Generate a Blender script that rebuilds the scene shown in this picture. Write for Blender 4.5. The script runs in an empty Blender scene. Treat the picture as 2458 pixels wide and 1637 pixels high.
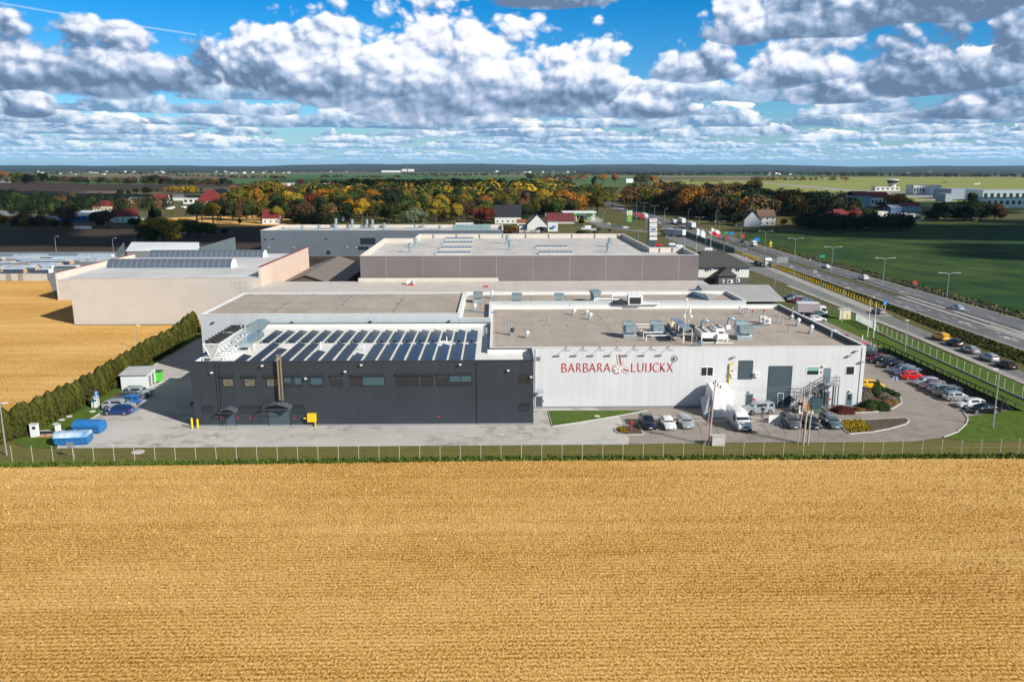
import bpy, math, random
from math import *
from mathutils import Vector, Matrix
# ---------------------------------------------------------------- camera, sun, sky, exposure
scene = bpy.context.scene
COL = scene.collection
FP = 1950.0; HC = 36.0
PITCH = atan(415.5/FP); YAW = atan(39*cos(PITCH)/FP)
cd = bpy.data.cameras.new("camera"); cam = bpy.data.objects.new("camera", cd); COL.objects.link(cam)
cam.location = (0, 0, HC); cam.rotation_euler = (pi/2-PITCH, 0, -YAW)
cd.sensor_width = 36; cd.lens = 36*FP/2458; cd.clip_start = 0.5; cd.clip_end = 60000
scene.camera = cam
SUN_EL = radians(30.8); SUN_H = Vector((0.78, -0.62, 0)).normalized()      # horizontal direction towards the sun
SUN_DIR = Vector((SUN_H.x*cos(SUN_EL), SUN_H.y*cos(SUN_EL), sin(SUN_EL)))
sl = bpy.data.lights.new("sun", 'SUN'); sl.energy = 5.0; sl.angle = radians(0.5); sl.color = (1.0, 0.95, 0.86)
so = bpy.data.objects.new("sun", sl); COL.objects.link(so); so.rotation_euler = SUN_DIR.to_track_quat('Z', 'Y').to_euler(); so.location = (300, -300, 300)
scene.view_settings.view_transform = 'Standard'; scene.view_settings.look = 'None'
scene.view_settings.exposure = 0.30; scene.view_settings.gamma = 1.0
try: scene.view_settings.use_curve_mapping = False
except Exception: pass
scene.cycles.max_bounces = 6; scene.cycles.diffuse_bounces = 2; scene.cycles.glossy_bounces = 2
scene.cycles.transparent_max_bounces = 8; scene.cycles.transmission_bounces = 2; scene.cycles.volume_bounces = 0
scene.cycles.caustics_reflective = False; scene.cycles.caustics_refractive = False

class NT:
    """small helper for writing node trees"""
    def __init__(s, tree): s.t = tree; s.n = tree.nodes; s.l = tree.links
    def link(s, a, b): s.l.new(a, b)
    def inp(s, sock, v):
        if isinstance(v, bpy.types.NodeSocket): s.l.new(v, sock)
        elif v is not None: sock.default_value = v
    def m(s, op, a, b=None, c=None, clamp=False):
        n = s.n.new('ShaderNodeMath'); n.operation = op; n.use_clamp = clamp
        for i, v in enumerate((a, b, c)):
            if v is not None: s.inp(n.inputs[i], v)
        return n.outputs[0]
    def mr(s, v, a, b, c=0.0, d=1.0, smooth=False):
        n = s.n.new('ShaderNodeMapRange'); n.interpolation_type = 'SMOOTHSTEP' if smooth else 'LINEAR'
        for i, x in enumerate((v, a, b, c, d)): s.inp(n.inputs[i], x)
        return n.outputs[0]
    def mix(s, f, a, b):
        n = s.n.new('ShaderNodeMix'); n.data_type = 'RGBA'; n.clamp_factor = True
        s.inp(n.inputs[0], f)
        for k, v in ((6, a), (7, b)):
            if isinstance(v, tuple) and len(v) == 3: v = v+(1,)
            s.inp(n.inputs[k], v)
        return n.outputs[2]
    def fmix(s, f, a, b):
        n = s.n.new('ShaderNodeMix'); n.data_type = 'FLOAT'; n.clamp_factor = True
        s.inp(n.inputs[0], f); s.inp(n.inputs[2], a); s.inp(n.inputs[3], b)
        return n.outputs[0]
    def xyz(s, x, y, z=0.0):
        n = s.n.new('ShaderNodeCombineXYZ')
        for i, v in enumerate((x, y, z)): s.inp(n.inputs[i], v)
        return n.outputs[0]
    def sep(s, v):
        n = s.n.new('ShaderNodeSeparateXYZ'); s.inp(n.inputs[0], v); return n.outputs
    def noise(s, v, scale, detail=4, rough=.5, dist=0.0, dim='3D'):
        n = s.n.new('ShaderNodeTexNoise'); n.noise_dimensions = dim; s.inp(n.inputs['Vector'], v)
        n.inputs['Scale'].default_value = scale; n.inputs['Detail'].default_value = detail
        n.inputs['Roughness'].default_value = rough; n.inputs['Distortion'].default_value = dist
        return n.outputs[0]
    def vor(s, v, scale, detail=0, feature='F1', out=0, rough=.5, dim='3D'):
        n = s.n.new('ShaderNodeTexVoronoi'); n.voronoi_dimensions = dim; n.feature = feature; s.inp(n.inputs['Vector'], v)
        n.inputs['Scale'].default_value = scale
        if 'Detail' in n.inputs: n.inputs['Detail'].default_value = detail; n.inputs['Roughness'].default_value = rough
        return n.outputs[out]
    def vm(s, op, a, b=None):
        n = s.n.new('ShaderNodeVectorMath'); n.operation = op; s.inp(n.inputs[0], a)
        if b is not None: s.inp(n.inputs[3 if op == 'SCALE' else 1], b)
        return n.outputs[1] if op in ('LENGTH', 'DOT_PRODUCT', 'DISTANCE') else n.outputs[0]

def build_world():
    w = bpy.data.worlds.new("World"); scene.world = w; w.use_nodes = True
    t = NT(w.node_tree); t.n.clear()
    out = t.n.new('ShaderNodeOutputWorld'); bg = t.n.new('ShaderNodeBackground'); bg.inputs[1].default_value = 1.0
    t.link(bg.outputs[0], out.inputs[0])
    sky = t.n.new('ShaderNodeTexSky'); sky.sky_type = 'NISHITA'; sky.sun_disc = False
    sky.sun_elevation = SUN_EL; sky.sun_rotation = atan2(SUN_H.x, SUN_H.y); sky.altitude = 50
    sky.air_density = 1.0; sky.dust_density = 0.6; sky.ozone_density = 2.5
    tc = t.n.new('ShaderNodeTexCoord'); D = tc.outputs['Generated']
    x, y, z = t.sep(D)[:3]
    hor = t.m('SQRT', t.m('ADD', t.m('MULTIPLY', x, x), t.m('MULTIPLY', y, y)))
    el = t.m('DIVIDE', z, t.m('MAXIMUM', hor, .05))                   # tan of the elevation
    az = t.m('ARCTAN2', x, y)
    # clear air: deeper, more saturated blue towards the zenith, cyan-white at the horizon
    hs = t.n.new('ShaderNodeHueSaturation'); hs.inputs['Saturation'].default_value = 1.35
    t.link(sky.outputs[0], hs.inputs['Color'])
    clear = t.mix(1.0, hs.outputs[0], hs.outputs[0])
    def scale(c, k):
        return t.vm('SCALE', c, k)
    skyc = scale(clear, 0.10)
    tint = t.mix(t.mr(el, 0.0, 0.2, 0, 1), (0.64, .84, 1.20), (0.03, 0.68, 1.02))
    skyc = t.vm('MULTIPLY', skyc, tint)
    # ---- middle and far cumulus: rows of flat-based clouds, farthest row first
    col = skyc
    rows = [.009, .0125, .017, .0225, .029, .037, .047, .060, .076]
    for j, e0 in enumerate(rows):
        k = 1.0/e0
        cx = t.m('MULTIPLY', az, k*.52); tt = t.m('MULTIPLY', t.m('SUBTRACT', el, e0), k*(1.9-.6*e0/.068))   # 0 base .. 1 top
        cy = t.m('MULTIPLY', tt, .62)
        n = t.noise(t.xyz(cx, t.m('ADD', cy, j*7.31)), 1.0, 6.0, .60, .2, '2D')
        m_ = t.noise(t.xyz(t.m('MULTIPLY', cx, .33), j*3.7), 1.0, 1.0, .5, 0, '2D')
        up = t.m('MAXIMUM', t.m('SUBTRACT', tt, .12), 0.0); dn = t.m('MAXIMUM', t.m('SUBTRACT', .0, tt), 0.0)
        shape = t.m('SUBTRACT', t.m('ADD', n, t.m('MULTIPLY', m_, .75)), t.m('ADD', t.m('MULTIPLY', up, .42), t.m('MULTIPLY', dn, 3.0)))
        a = t.mr(shape, .71, .76, 0, .95, True)
        nl = t.noise(t.xyz(t.m('ADD', cx, .07), t.m('ADD', cy, j*7.31+.10)), 1.0, 5.0, .60, .2, '2D')
        lit = t.m('ADD', t.mr(tt, -.05, .7, .10, .98), t.m('ADD', t.m('MULTIPLY', t.m('SUBTRACT', n, .5), 1.1), t.m('MULTIPLY', t.m('SUBTRACT', n, nl), 3.4)))
        rr = t.n.new('ShaderNodeValToRGB'); t.link(lit, rr.inputs[0]); e = rr.color_ramp.elements
        e[0].position = 0.05; e[0].color = (.15, .27, .44, 1); e[1].position = 1.0; e[1].color = (.88, .86, .85, 1)
        q = rr.color_ramp.elements.new(.45); q.color = (.42, .54, .70, 1)
        q = rr.color_ramp.elements.new(.75); q.color = (.70, .76, .84, 1)
        col = t.mix(a, col, rr.outputs[0])
    # distance haze towards the horizon
    col = t.mix(t.mr(el, 0.0, 0.045, 0.66, 0.0, True), col, (0.30, 0.57, 0.84))
    tr = t.m('ABSOLUTE', t.m('SUBTRACT', el, t.m('ADD', 0.1090, t.m('MULTIPLY', az, -0.0993))))          # old contrail
    col = t.mix(t.m('MULTIPLY', t.mr(tr, .0003, .0016, .28, 0, True), t.m('LESS_THAN', az, -0.333)), col, (.75, .82, .9))
    # ---- big near cumulus, placed one by one: (azimuth, base, half width, height, brightness)
    def A(p): return atan((p-1190)/1990.0)
    def E(q): return (403-q)/1950.0
    uv = t.xyz(az, el, 0.0)
    uv2 = t.xyz(az, t.m('MULTIPLY', el, 1.25), 0.0)
    n1 = t.m('SUBTRACT', t.noise(uv2, 7.0, 8.0, .60, .15, '2D'), .5)
    def puffs(da, de, det):
        wa = t.m('ADD', t.m('ADD', az, da), t.m('MULTIPLY', n1, .045)); we = t.m('ADD', t.m('MULTIPLY', t.m('ADD', el, de), 1.25), t.m('MULTIPLY', n1, -.02))
        return t.vor(t.xyz(wa, we), 19.0, det, 'F1', 0, .58, '2D')
    b1 = puffs(0, 0, 2.6); b2 = puffs(.0045, .0065, 2.6)
    sh = t.xyz(t.m('ADD', az, .012), t.m('ADD', t.m('MULTIPLY', el, 1.25), .018), 0.0)
    n2 = t.m('SUBTRACT', t.noise(sh, 7.0, 6.0, .60, .15, '2D'), .5)
    clouds = [  # x, base y, half width, top y, brightness
        (300, 240, 260, 60, .62), (60, 238, 200, 75, .55), (395, 235, 110, 90, .85),
        (640, 225, 120, 60, .85), (790, 245, 190, 15, .95), (1040, 265, 260, -70, 1.12), (1270, 265, 220, 15, 1.05), (1420, 252, 110, 40, 1.05), (480, 222, 110, 110, .6),
        (1745, 130, 110, 10, 1.0), (1660, 205, 130, 100, .8), (1920, 225, 170, 105, .95), (1990, 262, 130, 190, .7),
        (1940, 118, 190, -60, .50), (2290, 100, 230, -90, .40), (2200, 248, 230, 95, .52), (2440, 190, 110, 50, .60),
        (860, 18, 170, -60, .40), (1300, 45, 200, -60, .45),
        (90, 300, 70, 240, .85), (1560, 285, 150, 205, .72), (2330, 300, 200, 235, .5)]
    F = None; T = None; B = None
    for (cx, by, hw, ty, br) in clouds:
        a0 = A(cx); ra = hw/1990.0; eb = E(by); et = E(ty); he = et-eb
        dx = t.m('DIVIDE', t.m('SUBTRACT', az, a0), ra)
        tt = t.m('DIVIDE', t.m('SUBTRACT', el, eb), he)               # 0 base .. 1 top
        up = t.m('MAXIMUM', t.m('SUBTRACT', tt, .25), 0.0)
        dn = t.m('MULTIPLY', t.m('MAXIMUM', t.m('SUBTRACT', .12, tt), 0.0), 3.6)
        r2 = t.m('ADD', t.m('MULTIPLY', dx, dx), t.m('ADD', t.m('MULTIPLY', t.m('MULTIPLY', up, up), 1.75), t.m('MULTIPLY', dn, dn)))
        f = t.m('SUBTRACT', 1.0, r2)
        if F is None: F, T, B = f, tt, t.m('ADD', br, 0.0)
        else:
            win = t.mr(t.m('SUBTRACT', f, F), -.12, .12)
            T = t.fmix(win, T, tt); B = t.fmix(win, B, br); F = t.m('MAXIMUM', F, f)
    Tc = t.m('MINIMUM', t.m('MAXIMUM', T, 0), 1.0)
    edge = t.mr(Tc, 0.02, .30, .5, 1.0)
    dens = t.m('ADD', F, t.m('MULTIPLY', edge, t.m('ADD', t.m('MULTIPLY', n1, 1.5), t.m('MULTIPLY', t.m('SUBTRACT', .50, b1), .85))))
    alpha = t.mr(dens, 0.0, 0.34, 0, 1, True)
    relief = t.m('ADD', t.m('MULTIPLY', t.m('SUBTRACT', n1, n2), 1.6), t.m('MULTIPLY', t.m('SUBTRACT', b2, b1), .95))
    rim = t.mr(dens, .1, 1.0, .12, 0.0)
    lum = t.m('ADD', t.m('MULTIPLY', t.mr(Tc, -.05, .40, 0.26, .74, True), B), t.m('ADD', t.m('MULTIPLY', relief, t.mr(Tc, 0, .4, .45, 1.0)), t.m('MULTIPLY', rim, B)))
    lum = t.m('ADD', lum, t.m('ADD', t.m('MULTIPLY', n1, .30), t.m('MULTIPLY', t.m('SUBTRACT', .38, b1), .30)))
    ramp = t.n.new('ShaderNodeValToRGB'); t.link(lum, ramp.inputs[0])
    e = ramp.color_ramp.elements; e[0].position = 0.0; e[0].color = (.12, .19, .31, 1); e[1].position = 1.0; e[1].color = (.90, .90, .90, 1)
    for ps, c in ((.25, (.24, .34, .50)), (.45, (.42, .50, .66)), (.66, (.68, .73, .83))):
        q = ramp.color_ramp.elements.new(ps); q.color = c+(1,)
    col = t.mix(alpha, col, ramp.outputs[0])
    t.link(col, bg.inputs[0])
    # overhead: blue with broken cloud, simpler to evaluate; below the horizon: ground colour
    cov = t.noise(t.xyz(t.m('DIVIDE', x, t.m('MAXIMUM', z, .1)), t.m('DIVIDE', y, t.m('MAXIMUM', z, .1))), 1.4, 3.0, .55, 0, '2D')
    over = t.mix(t.mr(cov, .44, .60), t.vm('MULTIPLY', skyc, (1.0, .72, .50)), (.25, .24, .235))
    over = t.mix(t.mr(z, -.02, 0.0), (.16, .15, .10), over)
    bg2 = t.n.new('ShaderNodeBackground'); t.link(over, bg2.inputs[0])
    band = t.m('MULTIPLY', t.m('GREATER_THAN', z, -.004), t.m('LESS_THAN', el, .27))
    mixs = t.n.new('ShaderNodeMixShader'); t.link(band, mixs.inputs[0]); t.link(bg2.outputs[0], mixs.inputs[1]); t.link(bg.outputs[0], mixs.inputs[2])
    t.link(mixs.outputs[0], out.inputs[0])
    w.cycles.sampling_method = 'MANUAL'; w.cycles.sample_map_resolution = 256
build_world()

# ---------------------------------------------------------------- geometry helpers
_f = Vector((sin(YAW)*cos(PITCH), cos(YAW)*cos(PITCH), -sin(PITCH))); _r = Vector((cos(YAW), -sin(YAW), 0)); _u = _r.cross(_f)
def _ray(px, py): return _f + _r*((px-1229)/FP) + _u*((818.5-py)/FP)
def G(px, py, z=0.0):
    "photo point -> world point at height z"
    d = _ray(px, py); t = (z-HC)/d.z; return Vector((t*d.x, t*d.y, z))
def W(px, py, Y):
    "photo point -> world point on the vertical plane y = Y"
    d = _ray(px, py); t = Y/d.y; return Vector((t*d.x, Y, HC+t*d.z))
Z = {1: (0, 700, 3.563), 2: (440, 680, 3.919), 3: (900, 660, 3.733), 4: (1300, 660, 3.733), 5: (1620, 700, 3.92), 6: (1950, 680, 3.734),
     7: (2060, 780, 5.601), 8: (1850, 950, 9.8), 9: (440, 740, 8.411), 10: (1460, 730, 7.359), 11: (1450, 470, 7.85), 12: (1650, 840, 5.8875),
     'A': (0, 380, 3.798), 'B': (600, 380, 3.798), 'C': (1200, 380, 3.798), 'D': (1800, 380, 3.579), 'E': (0, 395, 5.744), 'F': (400, 395, 5.744),
     'G': (1200, 480, 7.85), 'H': (1900, 395, 4.2204), 'I': (1600, 600, 7.85), 'J': (0, 560, 7.136)}
def N(k, x, y): a = Z[k]; return (a[0]+x/a[2], a[1]+y/a[2])
def GZ(k, x, y, z=0.0): return G(*N(k, x, y), z)
def WZ(k, x, y, Y): return W(*N(k, x, y), Y)
rnd = random.Random(7)

class MB:
    def __init__(s): s.v = []; s.f = []; s.mi = []
    def add(s, vs, fs, m=0):
        b = len(s.v); s.v += [tuple(p) for p in vs]; s.f += [tuple(b+i for i in f) for f in fs]; s.mi += [m]*len(fs); return s
    def box(s, x0, x1, y0, y1, z0, z1, m=0):
        if x0 > x1: x0, x1 = x1, x0
        if y0 > y1: y0, y1 = y1, y0
        if z0 > z1: z0, z1 = z1, z0
        return s.add([(x0,y0,z0),(x1,y0,z0),(x1,y1,z0),(x0,y1,z0),(x0,y0,z1),(x1,y0,z1),(x1,y1,z1),(x0,y1,z1)],
                     [(0,3,2,1),(4,5,6,7),(0,1,5,4),(1,2,6,5),(2,3,7,6),(3,0,4,7)], m)
    def quad(s, a, b, c, d, m=0): return s.add([a, b, c, d], [(0,1,2,3)], m)
    def slab(s, pts, t, m=0):
        "thick plate: pts a planar loop, extruded by t along its normal"
        P = [Vector(p) for p in pts]; n = (P[1]-P[0]).cross(P[2]-P[0]).normalized()*t; k = len(P)
        return s.add(P+[p+n for p in P], [tuple(range(k))[::-1], tuple(range(k, 2*k))]+[(i, (i+1) % k, (i+1) % k+k, i+k) for i in range(k)], m)
    def prism(s, poly, z0, z1, m=0):
        k = len(poly)
        if sum(poly[i][0]*poly[(i+1) % k][1]-poly[(i+1) % k][0]*poly[i][1] for i in range(k)) < 0: poly = poly[::-1]
        return s.add([(p[0],p[1],z0) for p in poly]+[(p[0],p[1],z1) for p in poly],
                     [tuple(range(k))[::-1], tuple(range(k,2*k))]+[(i,(i+1)%k,(i+1)%k+k,i+k) for i in range(k)], m)
    def flat(s, poly, z=None, m=0):
        P = [(p[0], p[1], z if z is not None else p[2]) for p in poly]; k = len(P)
        if sum(P[i][0]*P[(i+1)%k][1]-P[(i+1)%k][0]*P[i][1] for i in range(k)) < 0: P = P[::-1]
        return s.add(P, [tuple(range(k))], m)
    def bar(s, a, b, r, n=6, r2=None, m=0, cap=True):
        a = Vector(a); b = Vector(b); d = (b-a)
        if d.length < 1e-6: return s
        d.normalize(); q = d.orthogonal().normalized(); w = d.cross(q); r2 = r if r2 is None else r2
        vs = []
        for c, R in ((a, r), (b, r2)):
            for i in range(n):
                t = 2*pi*(i+.5)/n; vs.append(c+q*(R*cos(t))+w*(R*sin(t)))
        fs = [(i,(i+1)%n,(i+1)%n+n,i+n) for i in range(n)]
        if cap: fs += [tuple(range(n))[::-1], tuple(range(n,2*n))]
        return s.add(vs, fs, m)
    def path(s, pts, r, n=6, m=0):
        for i in range(len(pts)-1): s.bar(pts[i], pts[i+1], r, n, m=m)
        return s
    def lathe(s, c, prof, n=12, m=0):
        "profile [(r, z)...] about the vertical through c"
        vs = []
        for (r, z) in prof:
            for i in range(n): t = 2*pi*i/n; vs.append((c[0]+r*cos(t), c[1]+r*sin(t), c[2]+z))
        fs = []
        for j in range(len(prof)-1):
            for i in range(n): fs.append((j*n+i, j*n+(i+1)%n, (j+1)*n+(i+1)%n, (j+1)*n+i))
        fs += [tuple(range(n))[::-1], tuple(range((len(prof)-1)*n, len(prof)*n))]
        return s.add(vs, fs, m)
    def loft(s, rings, m=0, caps=True):
        n = len(rings[0]); vs = [p for r in rings for p in r]; fs = []
        for j in range(len(rings)-1):
            for i in range(n): fs.append((j*n+i, j*n+(i+1)%n, (j+1)*n+(i+1)%n, (j+1)*n+i))
        if caps: fs += [tuple(range(n))[::-1], tuple(range((len(rings)-1)*n, len(rings)*n))]
        return s.add(vs, fs, m)
    def build(s, name, mats, parent=None, smooth=None, loc=None):
        me = bpy.data.meshes.new(name); me.from_pydata(s.v, [], s.f)
        mats = mats if isinstance(mats, (list, tuple)) else [mats]
        for m in mats: me.materials.append(m)
        if len(mats) > 1: me.polygons.foreach_set('material_index', s.mi)
        if smooth:
            me.polygons.foreach_set('use_smooth', [True]*len(s.f))
            try: me.set_sharp_from_angle(angle=radians(smooth))
            except Exception: pass
        me.update()
        o = bpy.data.objects.new(name, me); COL.objects.link(o)
        if loc is not None: o.location = loc
        if parent: o.parent = parent
        return o

def tag(o, label=None, cat=None, group=None, kind=None):
    if label: o['label'] = label
    if cat: o['category'] = cat
    if group: o['group'] = group
    if kind: o['kind'] = kind
    return o
def thing(name, label, cat, loc=(0,0,0), rz=0.0, group=None):
    o = bpy.data.objects.new(name, None); COL.objects.link(o); o.location = loc; o.rotation_euler = (0,0,rz)
    o.empty_display_size = .5
    return tag(o, label, cat, group)
KIDS = {}
def copy_tree(root, loc, rz=0.0, sc=None, label=None, group=None, mats=None):
    """copy of a thing with its parts and sub-parts; mats swaps materials on named children (own mesh copy per paint)"""
    def cp(o, parent):
        c = o.copy(); COL.objects.link(c); c.parent = parent
        for ch in KIDS.get(o.name) or list(o.children): cp(ch, c)
        return c
    r = cp(root, None); r.location = loc; r.rotation_euler = (0,0,rz)
    if sc is not None: r.scale = sc if hasattr(sc, '__len__') else (sc,sc,sc)
    if label: r['label'] = label
    if group: r['group'] = group
    return r

# ---------------------------------------------------------------- materials
MAT = {}
def mat(name, col, rough=.7, metal=0.0, var=0.0, vscale=1.0, col2=None, bump=0.0, bscale=20.0, spec=.5, ribs=None, detail=5, emit=None, stretch=None, clear=0.0, seam=.55):
    """procedural Principled material. var: light/dark mottling; col2: second colour mixed by noise;
    ribs: (axis, spacing, line width) thin seam lines in object space"""
    if name in MAT: return MAT[name]
    m = bpy.data.materials.new(name); m.use_nodes = True; t = NT(m.node_tree)
    b = t.n['Principled BSDF']; b.inputs['Roughness'].default_value = rough; b.inputs['Metallic'].default_value = metal
    b.inputs['Specular IOR Level'].default_value = spec
    if clear: b.inputs['Coat Weight'].default_value = clear; b.inputs['Coat Roughness'].default_value = .06
    tc = t.n.new('ShaderNodeTexCoord'); P = tc.outputs['Object']
    if stretch: P = t.vm('MULTIPLY', P, stretch)
    c = col+(1,) if len(col) == 3 else col
    if var or col2:
        n = t.noise(P, vscale, detail, .6)
        c2 = col2 or tuple(min(1, k*(1-var)) for k in col); c1 = col if col2 else tuple(min(1, k*(1+var)) for k in col)
        c = t.mix(t.mr(n, .35, .65), c1, c2)
        if var and col2:
            n3 = t.noise(P, vscale*7.3, 3, .6); c = t.mix(t.mr(n3, .3, .7, 0, var), c, tuple(k*.45 for k in col2))
    if ribs:
        for (ax, sp, wd) in (ribs if isinstance(ribs[0], tuple) else (ribs,)):
            comp = t.sep(tc.outputs['Object'])[ax]
            fr = t.m('FRACT', t.m('DIVIDE', comp, sp)); ln = t.m('LESS_THAN', fr, wd/sp)
            base = c if isinstance(c, bpy.types.NodeSocket) else None
            rgb = t.n.new('ShaderNodeRGB'); rgb.outputs[0].default_value = tuple(col)+(1,)
            src = base or rgb.outputs[0]
            dk = t.vm('SCALE', src, seam); c = t.mix(ln, src, dk)
            # slight tone change from panel to panel
            wn = t.n.new('ShaderNodeTexWhiteNoise'); wn.noise_dimensions = '1D'; t.link(t.m('FLOOR', t.m('DIVIDE', comp, sp)), wn.inputs['W'])
            c = t.vm('SCALE', c, t.mr(wn.outputs[0], 0, 1, .965, 1.02))
    t.inp(b.inputs['Base Color'], c)
    if bump:
        bn = t.n.new('ShaderNodeBump'); bn.inputs['Strength'].default_value = bump; bn.inputs['Distance'].default_value = .1
        t.link(t.noise(P, bscale, 4, .6), bn.inputs['Height']); t.link(bn.outputs[0], b.inputs['Normal'])
    if emit: b.inputs['Emission Color'].default_value = emit+(1,); b.inputs['Emission Strength'].default_value = 1
    MAT[name] = m; return m

M_white = mat('white_sheet', (.62,.62,.64), .5, var=.03, vscale=.2, ribs=(0,1.16,.045), seam=.80)
M_whiteplain = mat('white_paint', (.78,.78,.77), .5, var=.03, vscale=2)
M_pvc = mat('white_membrane', (.74,.73,.71), .7, var=.07, vscale=.35, ribs=(1,2.0,.06), seam=.93)
M_dark = mat('anthracite_sheet', (.034,.043,.054), .42, var=.06, vscale=.15, ribs=(0,1.16,.05), seam=.6)
M_darktrim = mat('anthracite_trim', (.022,.032,.040), .4)
M_teal = mat('slate_door_sheet', (.055,.085,.10), .5, var=.06, vscale=.6, ribs=(2,.5,.025), seam=.8)
M_glass = mat('window_glass', (.022,.030,.038), .12, spec=.6)
M_galv = mat('galvanised_metal', (.52,.58,.61), .35, .65, var=.12, vscale=3)
M_galvd = mat('galvanised_duct', (.42,.52,.56), .3, .6, var=.18, vscale=2)
M_steel = mat('dull_grey_steel', (.30,.31,.33), .5, .4)
M_blacksteel = mat('black_steel', (.03,.03,.033), .5)
M_bitumen = mat('bitumen_roofing', (.385,.325,.28), .9, var=.10, vscale=.22, ribs=(0,3.1,.10), seam=.84, bump=.15, bscale=6)
M_bitgrey = mat('pale_roof_membrane', (.52,.495,.48), .85, var=.13, vscale=.18, ribs=(0,2.4,.08), seam=.86)
M_cream = mat('cream_sheet', (.53,.48,.435), .7, var=.035, vscale=.25)
M_creaminner = mat('cream_parapet', (.62,.55,.48), .7, var=.05, vscale=.3)
M_pinkish = mat('salmon_render', (.66,.50,.41), .75, var=.05, vscale=.2)
M_mauve = mat('mauve_grey_sheet', (.180,.150,.152), .5, var=.07, vscale=.12, ribs=(0,8.9,.13), seam=1.7)
M_blugrey = mat('blue_grey_sheet', (.13,.155,.185), .55, var=.07, vscale=.1, ribs=((2,1.0,.05),(0,12.0,.15)), seam=.8)
M_concrete = mat('pale_concrete', (.50,.48,.45), .9, var=.12, vscale=.6)
M_yellow = mat('yellow_paint', (.80,.52,.02), .5)
M_orange = mat('orange_paint', (.75,.25,.02), .5)
M_red = mat('red_paint', (.60,.03,.03), .45)
M_green = mat('bright_green_plastic', (.10,.55,.05), .5)
M_blue = mat('blue_container_paint', (.02,.16,.42), .45, var=.12, vscale=1.5)
M_wood = mat('weathered_pole', (.40,.35,.31), .85, var=.15, vscale=4)
M_signblue = mat('sign_blue', (.02,.20,.62), .5)
M_rubber = mat('black_rubber', (.02,.02,.02), .8)
M_rim = mat('alloy_rim', (.45,.45,.46), .35, .7)
M_carglass = mat('car_glass', (.02,.03,.035), .06, spec=.9)
M_head = mat('headlamp_lens', (.75,.77,.80), .15, spec=.8)
M_tail = mat('tail_lamp_lens', (.45,.02,.02), .25)
M_plate = mat('number_plate_white', (.75,.75,.74), .5)
M_trim = mat('dark_plastic_trim', (.03,.03,.032), .6)

def ground_mat(name, cols, scales, rough=.95, bump=.5, bscale=8, rows=None, extra=None):
    """mix of three colours by noises of three scales, rows=(axis, spacing, strength) for drilled lines"""
    m = bpy.data.materials.new(name); m.use_nodes = True; t = NT(m.node_tree)
    b = t.n['Principled BSDF']; b.inputs['Roughness'].default_value = rough; b.inputs['Specular IOR Level'].default_value = .15
    g = t.n.new('ShaderNodeNewGeometry'); P = g.outputs['Position']
    n1 = t.noise(P, scales[0], 6, .62); n2 = t.noise(P, scales[1], 4, .65); n3 = t.noise(P, scales[2], 3, .6)
    c = t.mix(t.mr(n1, .36, .64), cols[0], cols[1])
    c = t.mix(t.mr(n2, .40, .66), c, cols[2])
    if len(cols) > 3: c = t.mix(t.mr(n3, .44, .62), c, cols[3])
    h = n3
    if rows:
        ax, sp, st = rows
        comp = t.sep(P)[ax]
        wob = t.m('MULTIPLY', t.m('SUBTRACT', n2, .5), sp*1.2)
        wv = t.m('MULTIPLY', t.m('ADD', t.m('SINE', t.m('MULTIPLY', t.m('ADD', comp, wob), 2*pi/sp)), 1), .5)
        dk = t.vm('SCALE', c, .55); c = t.mix(t.m('MULTIPLY', wv, st), c, dk); h = t.m('ADD', h, t.m('MULTIPLY', wv, -.5))
    if extra: c = extra(t, P, c)
    t.inp(b.inputs['Base Color'], c)
    if bump:
        bn = t.n.new('ShaderNodeBump'); bn.inputs['Strength'].default_value = bump; bn.inputs['Distance'].default_value = .12
        t.link(h, bn.inputs['Height']); t.link(bn.outputs[0], b.inputs['Normal'])
    MAT[name] = m; return m
M_stubble = None
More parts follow.
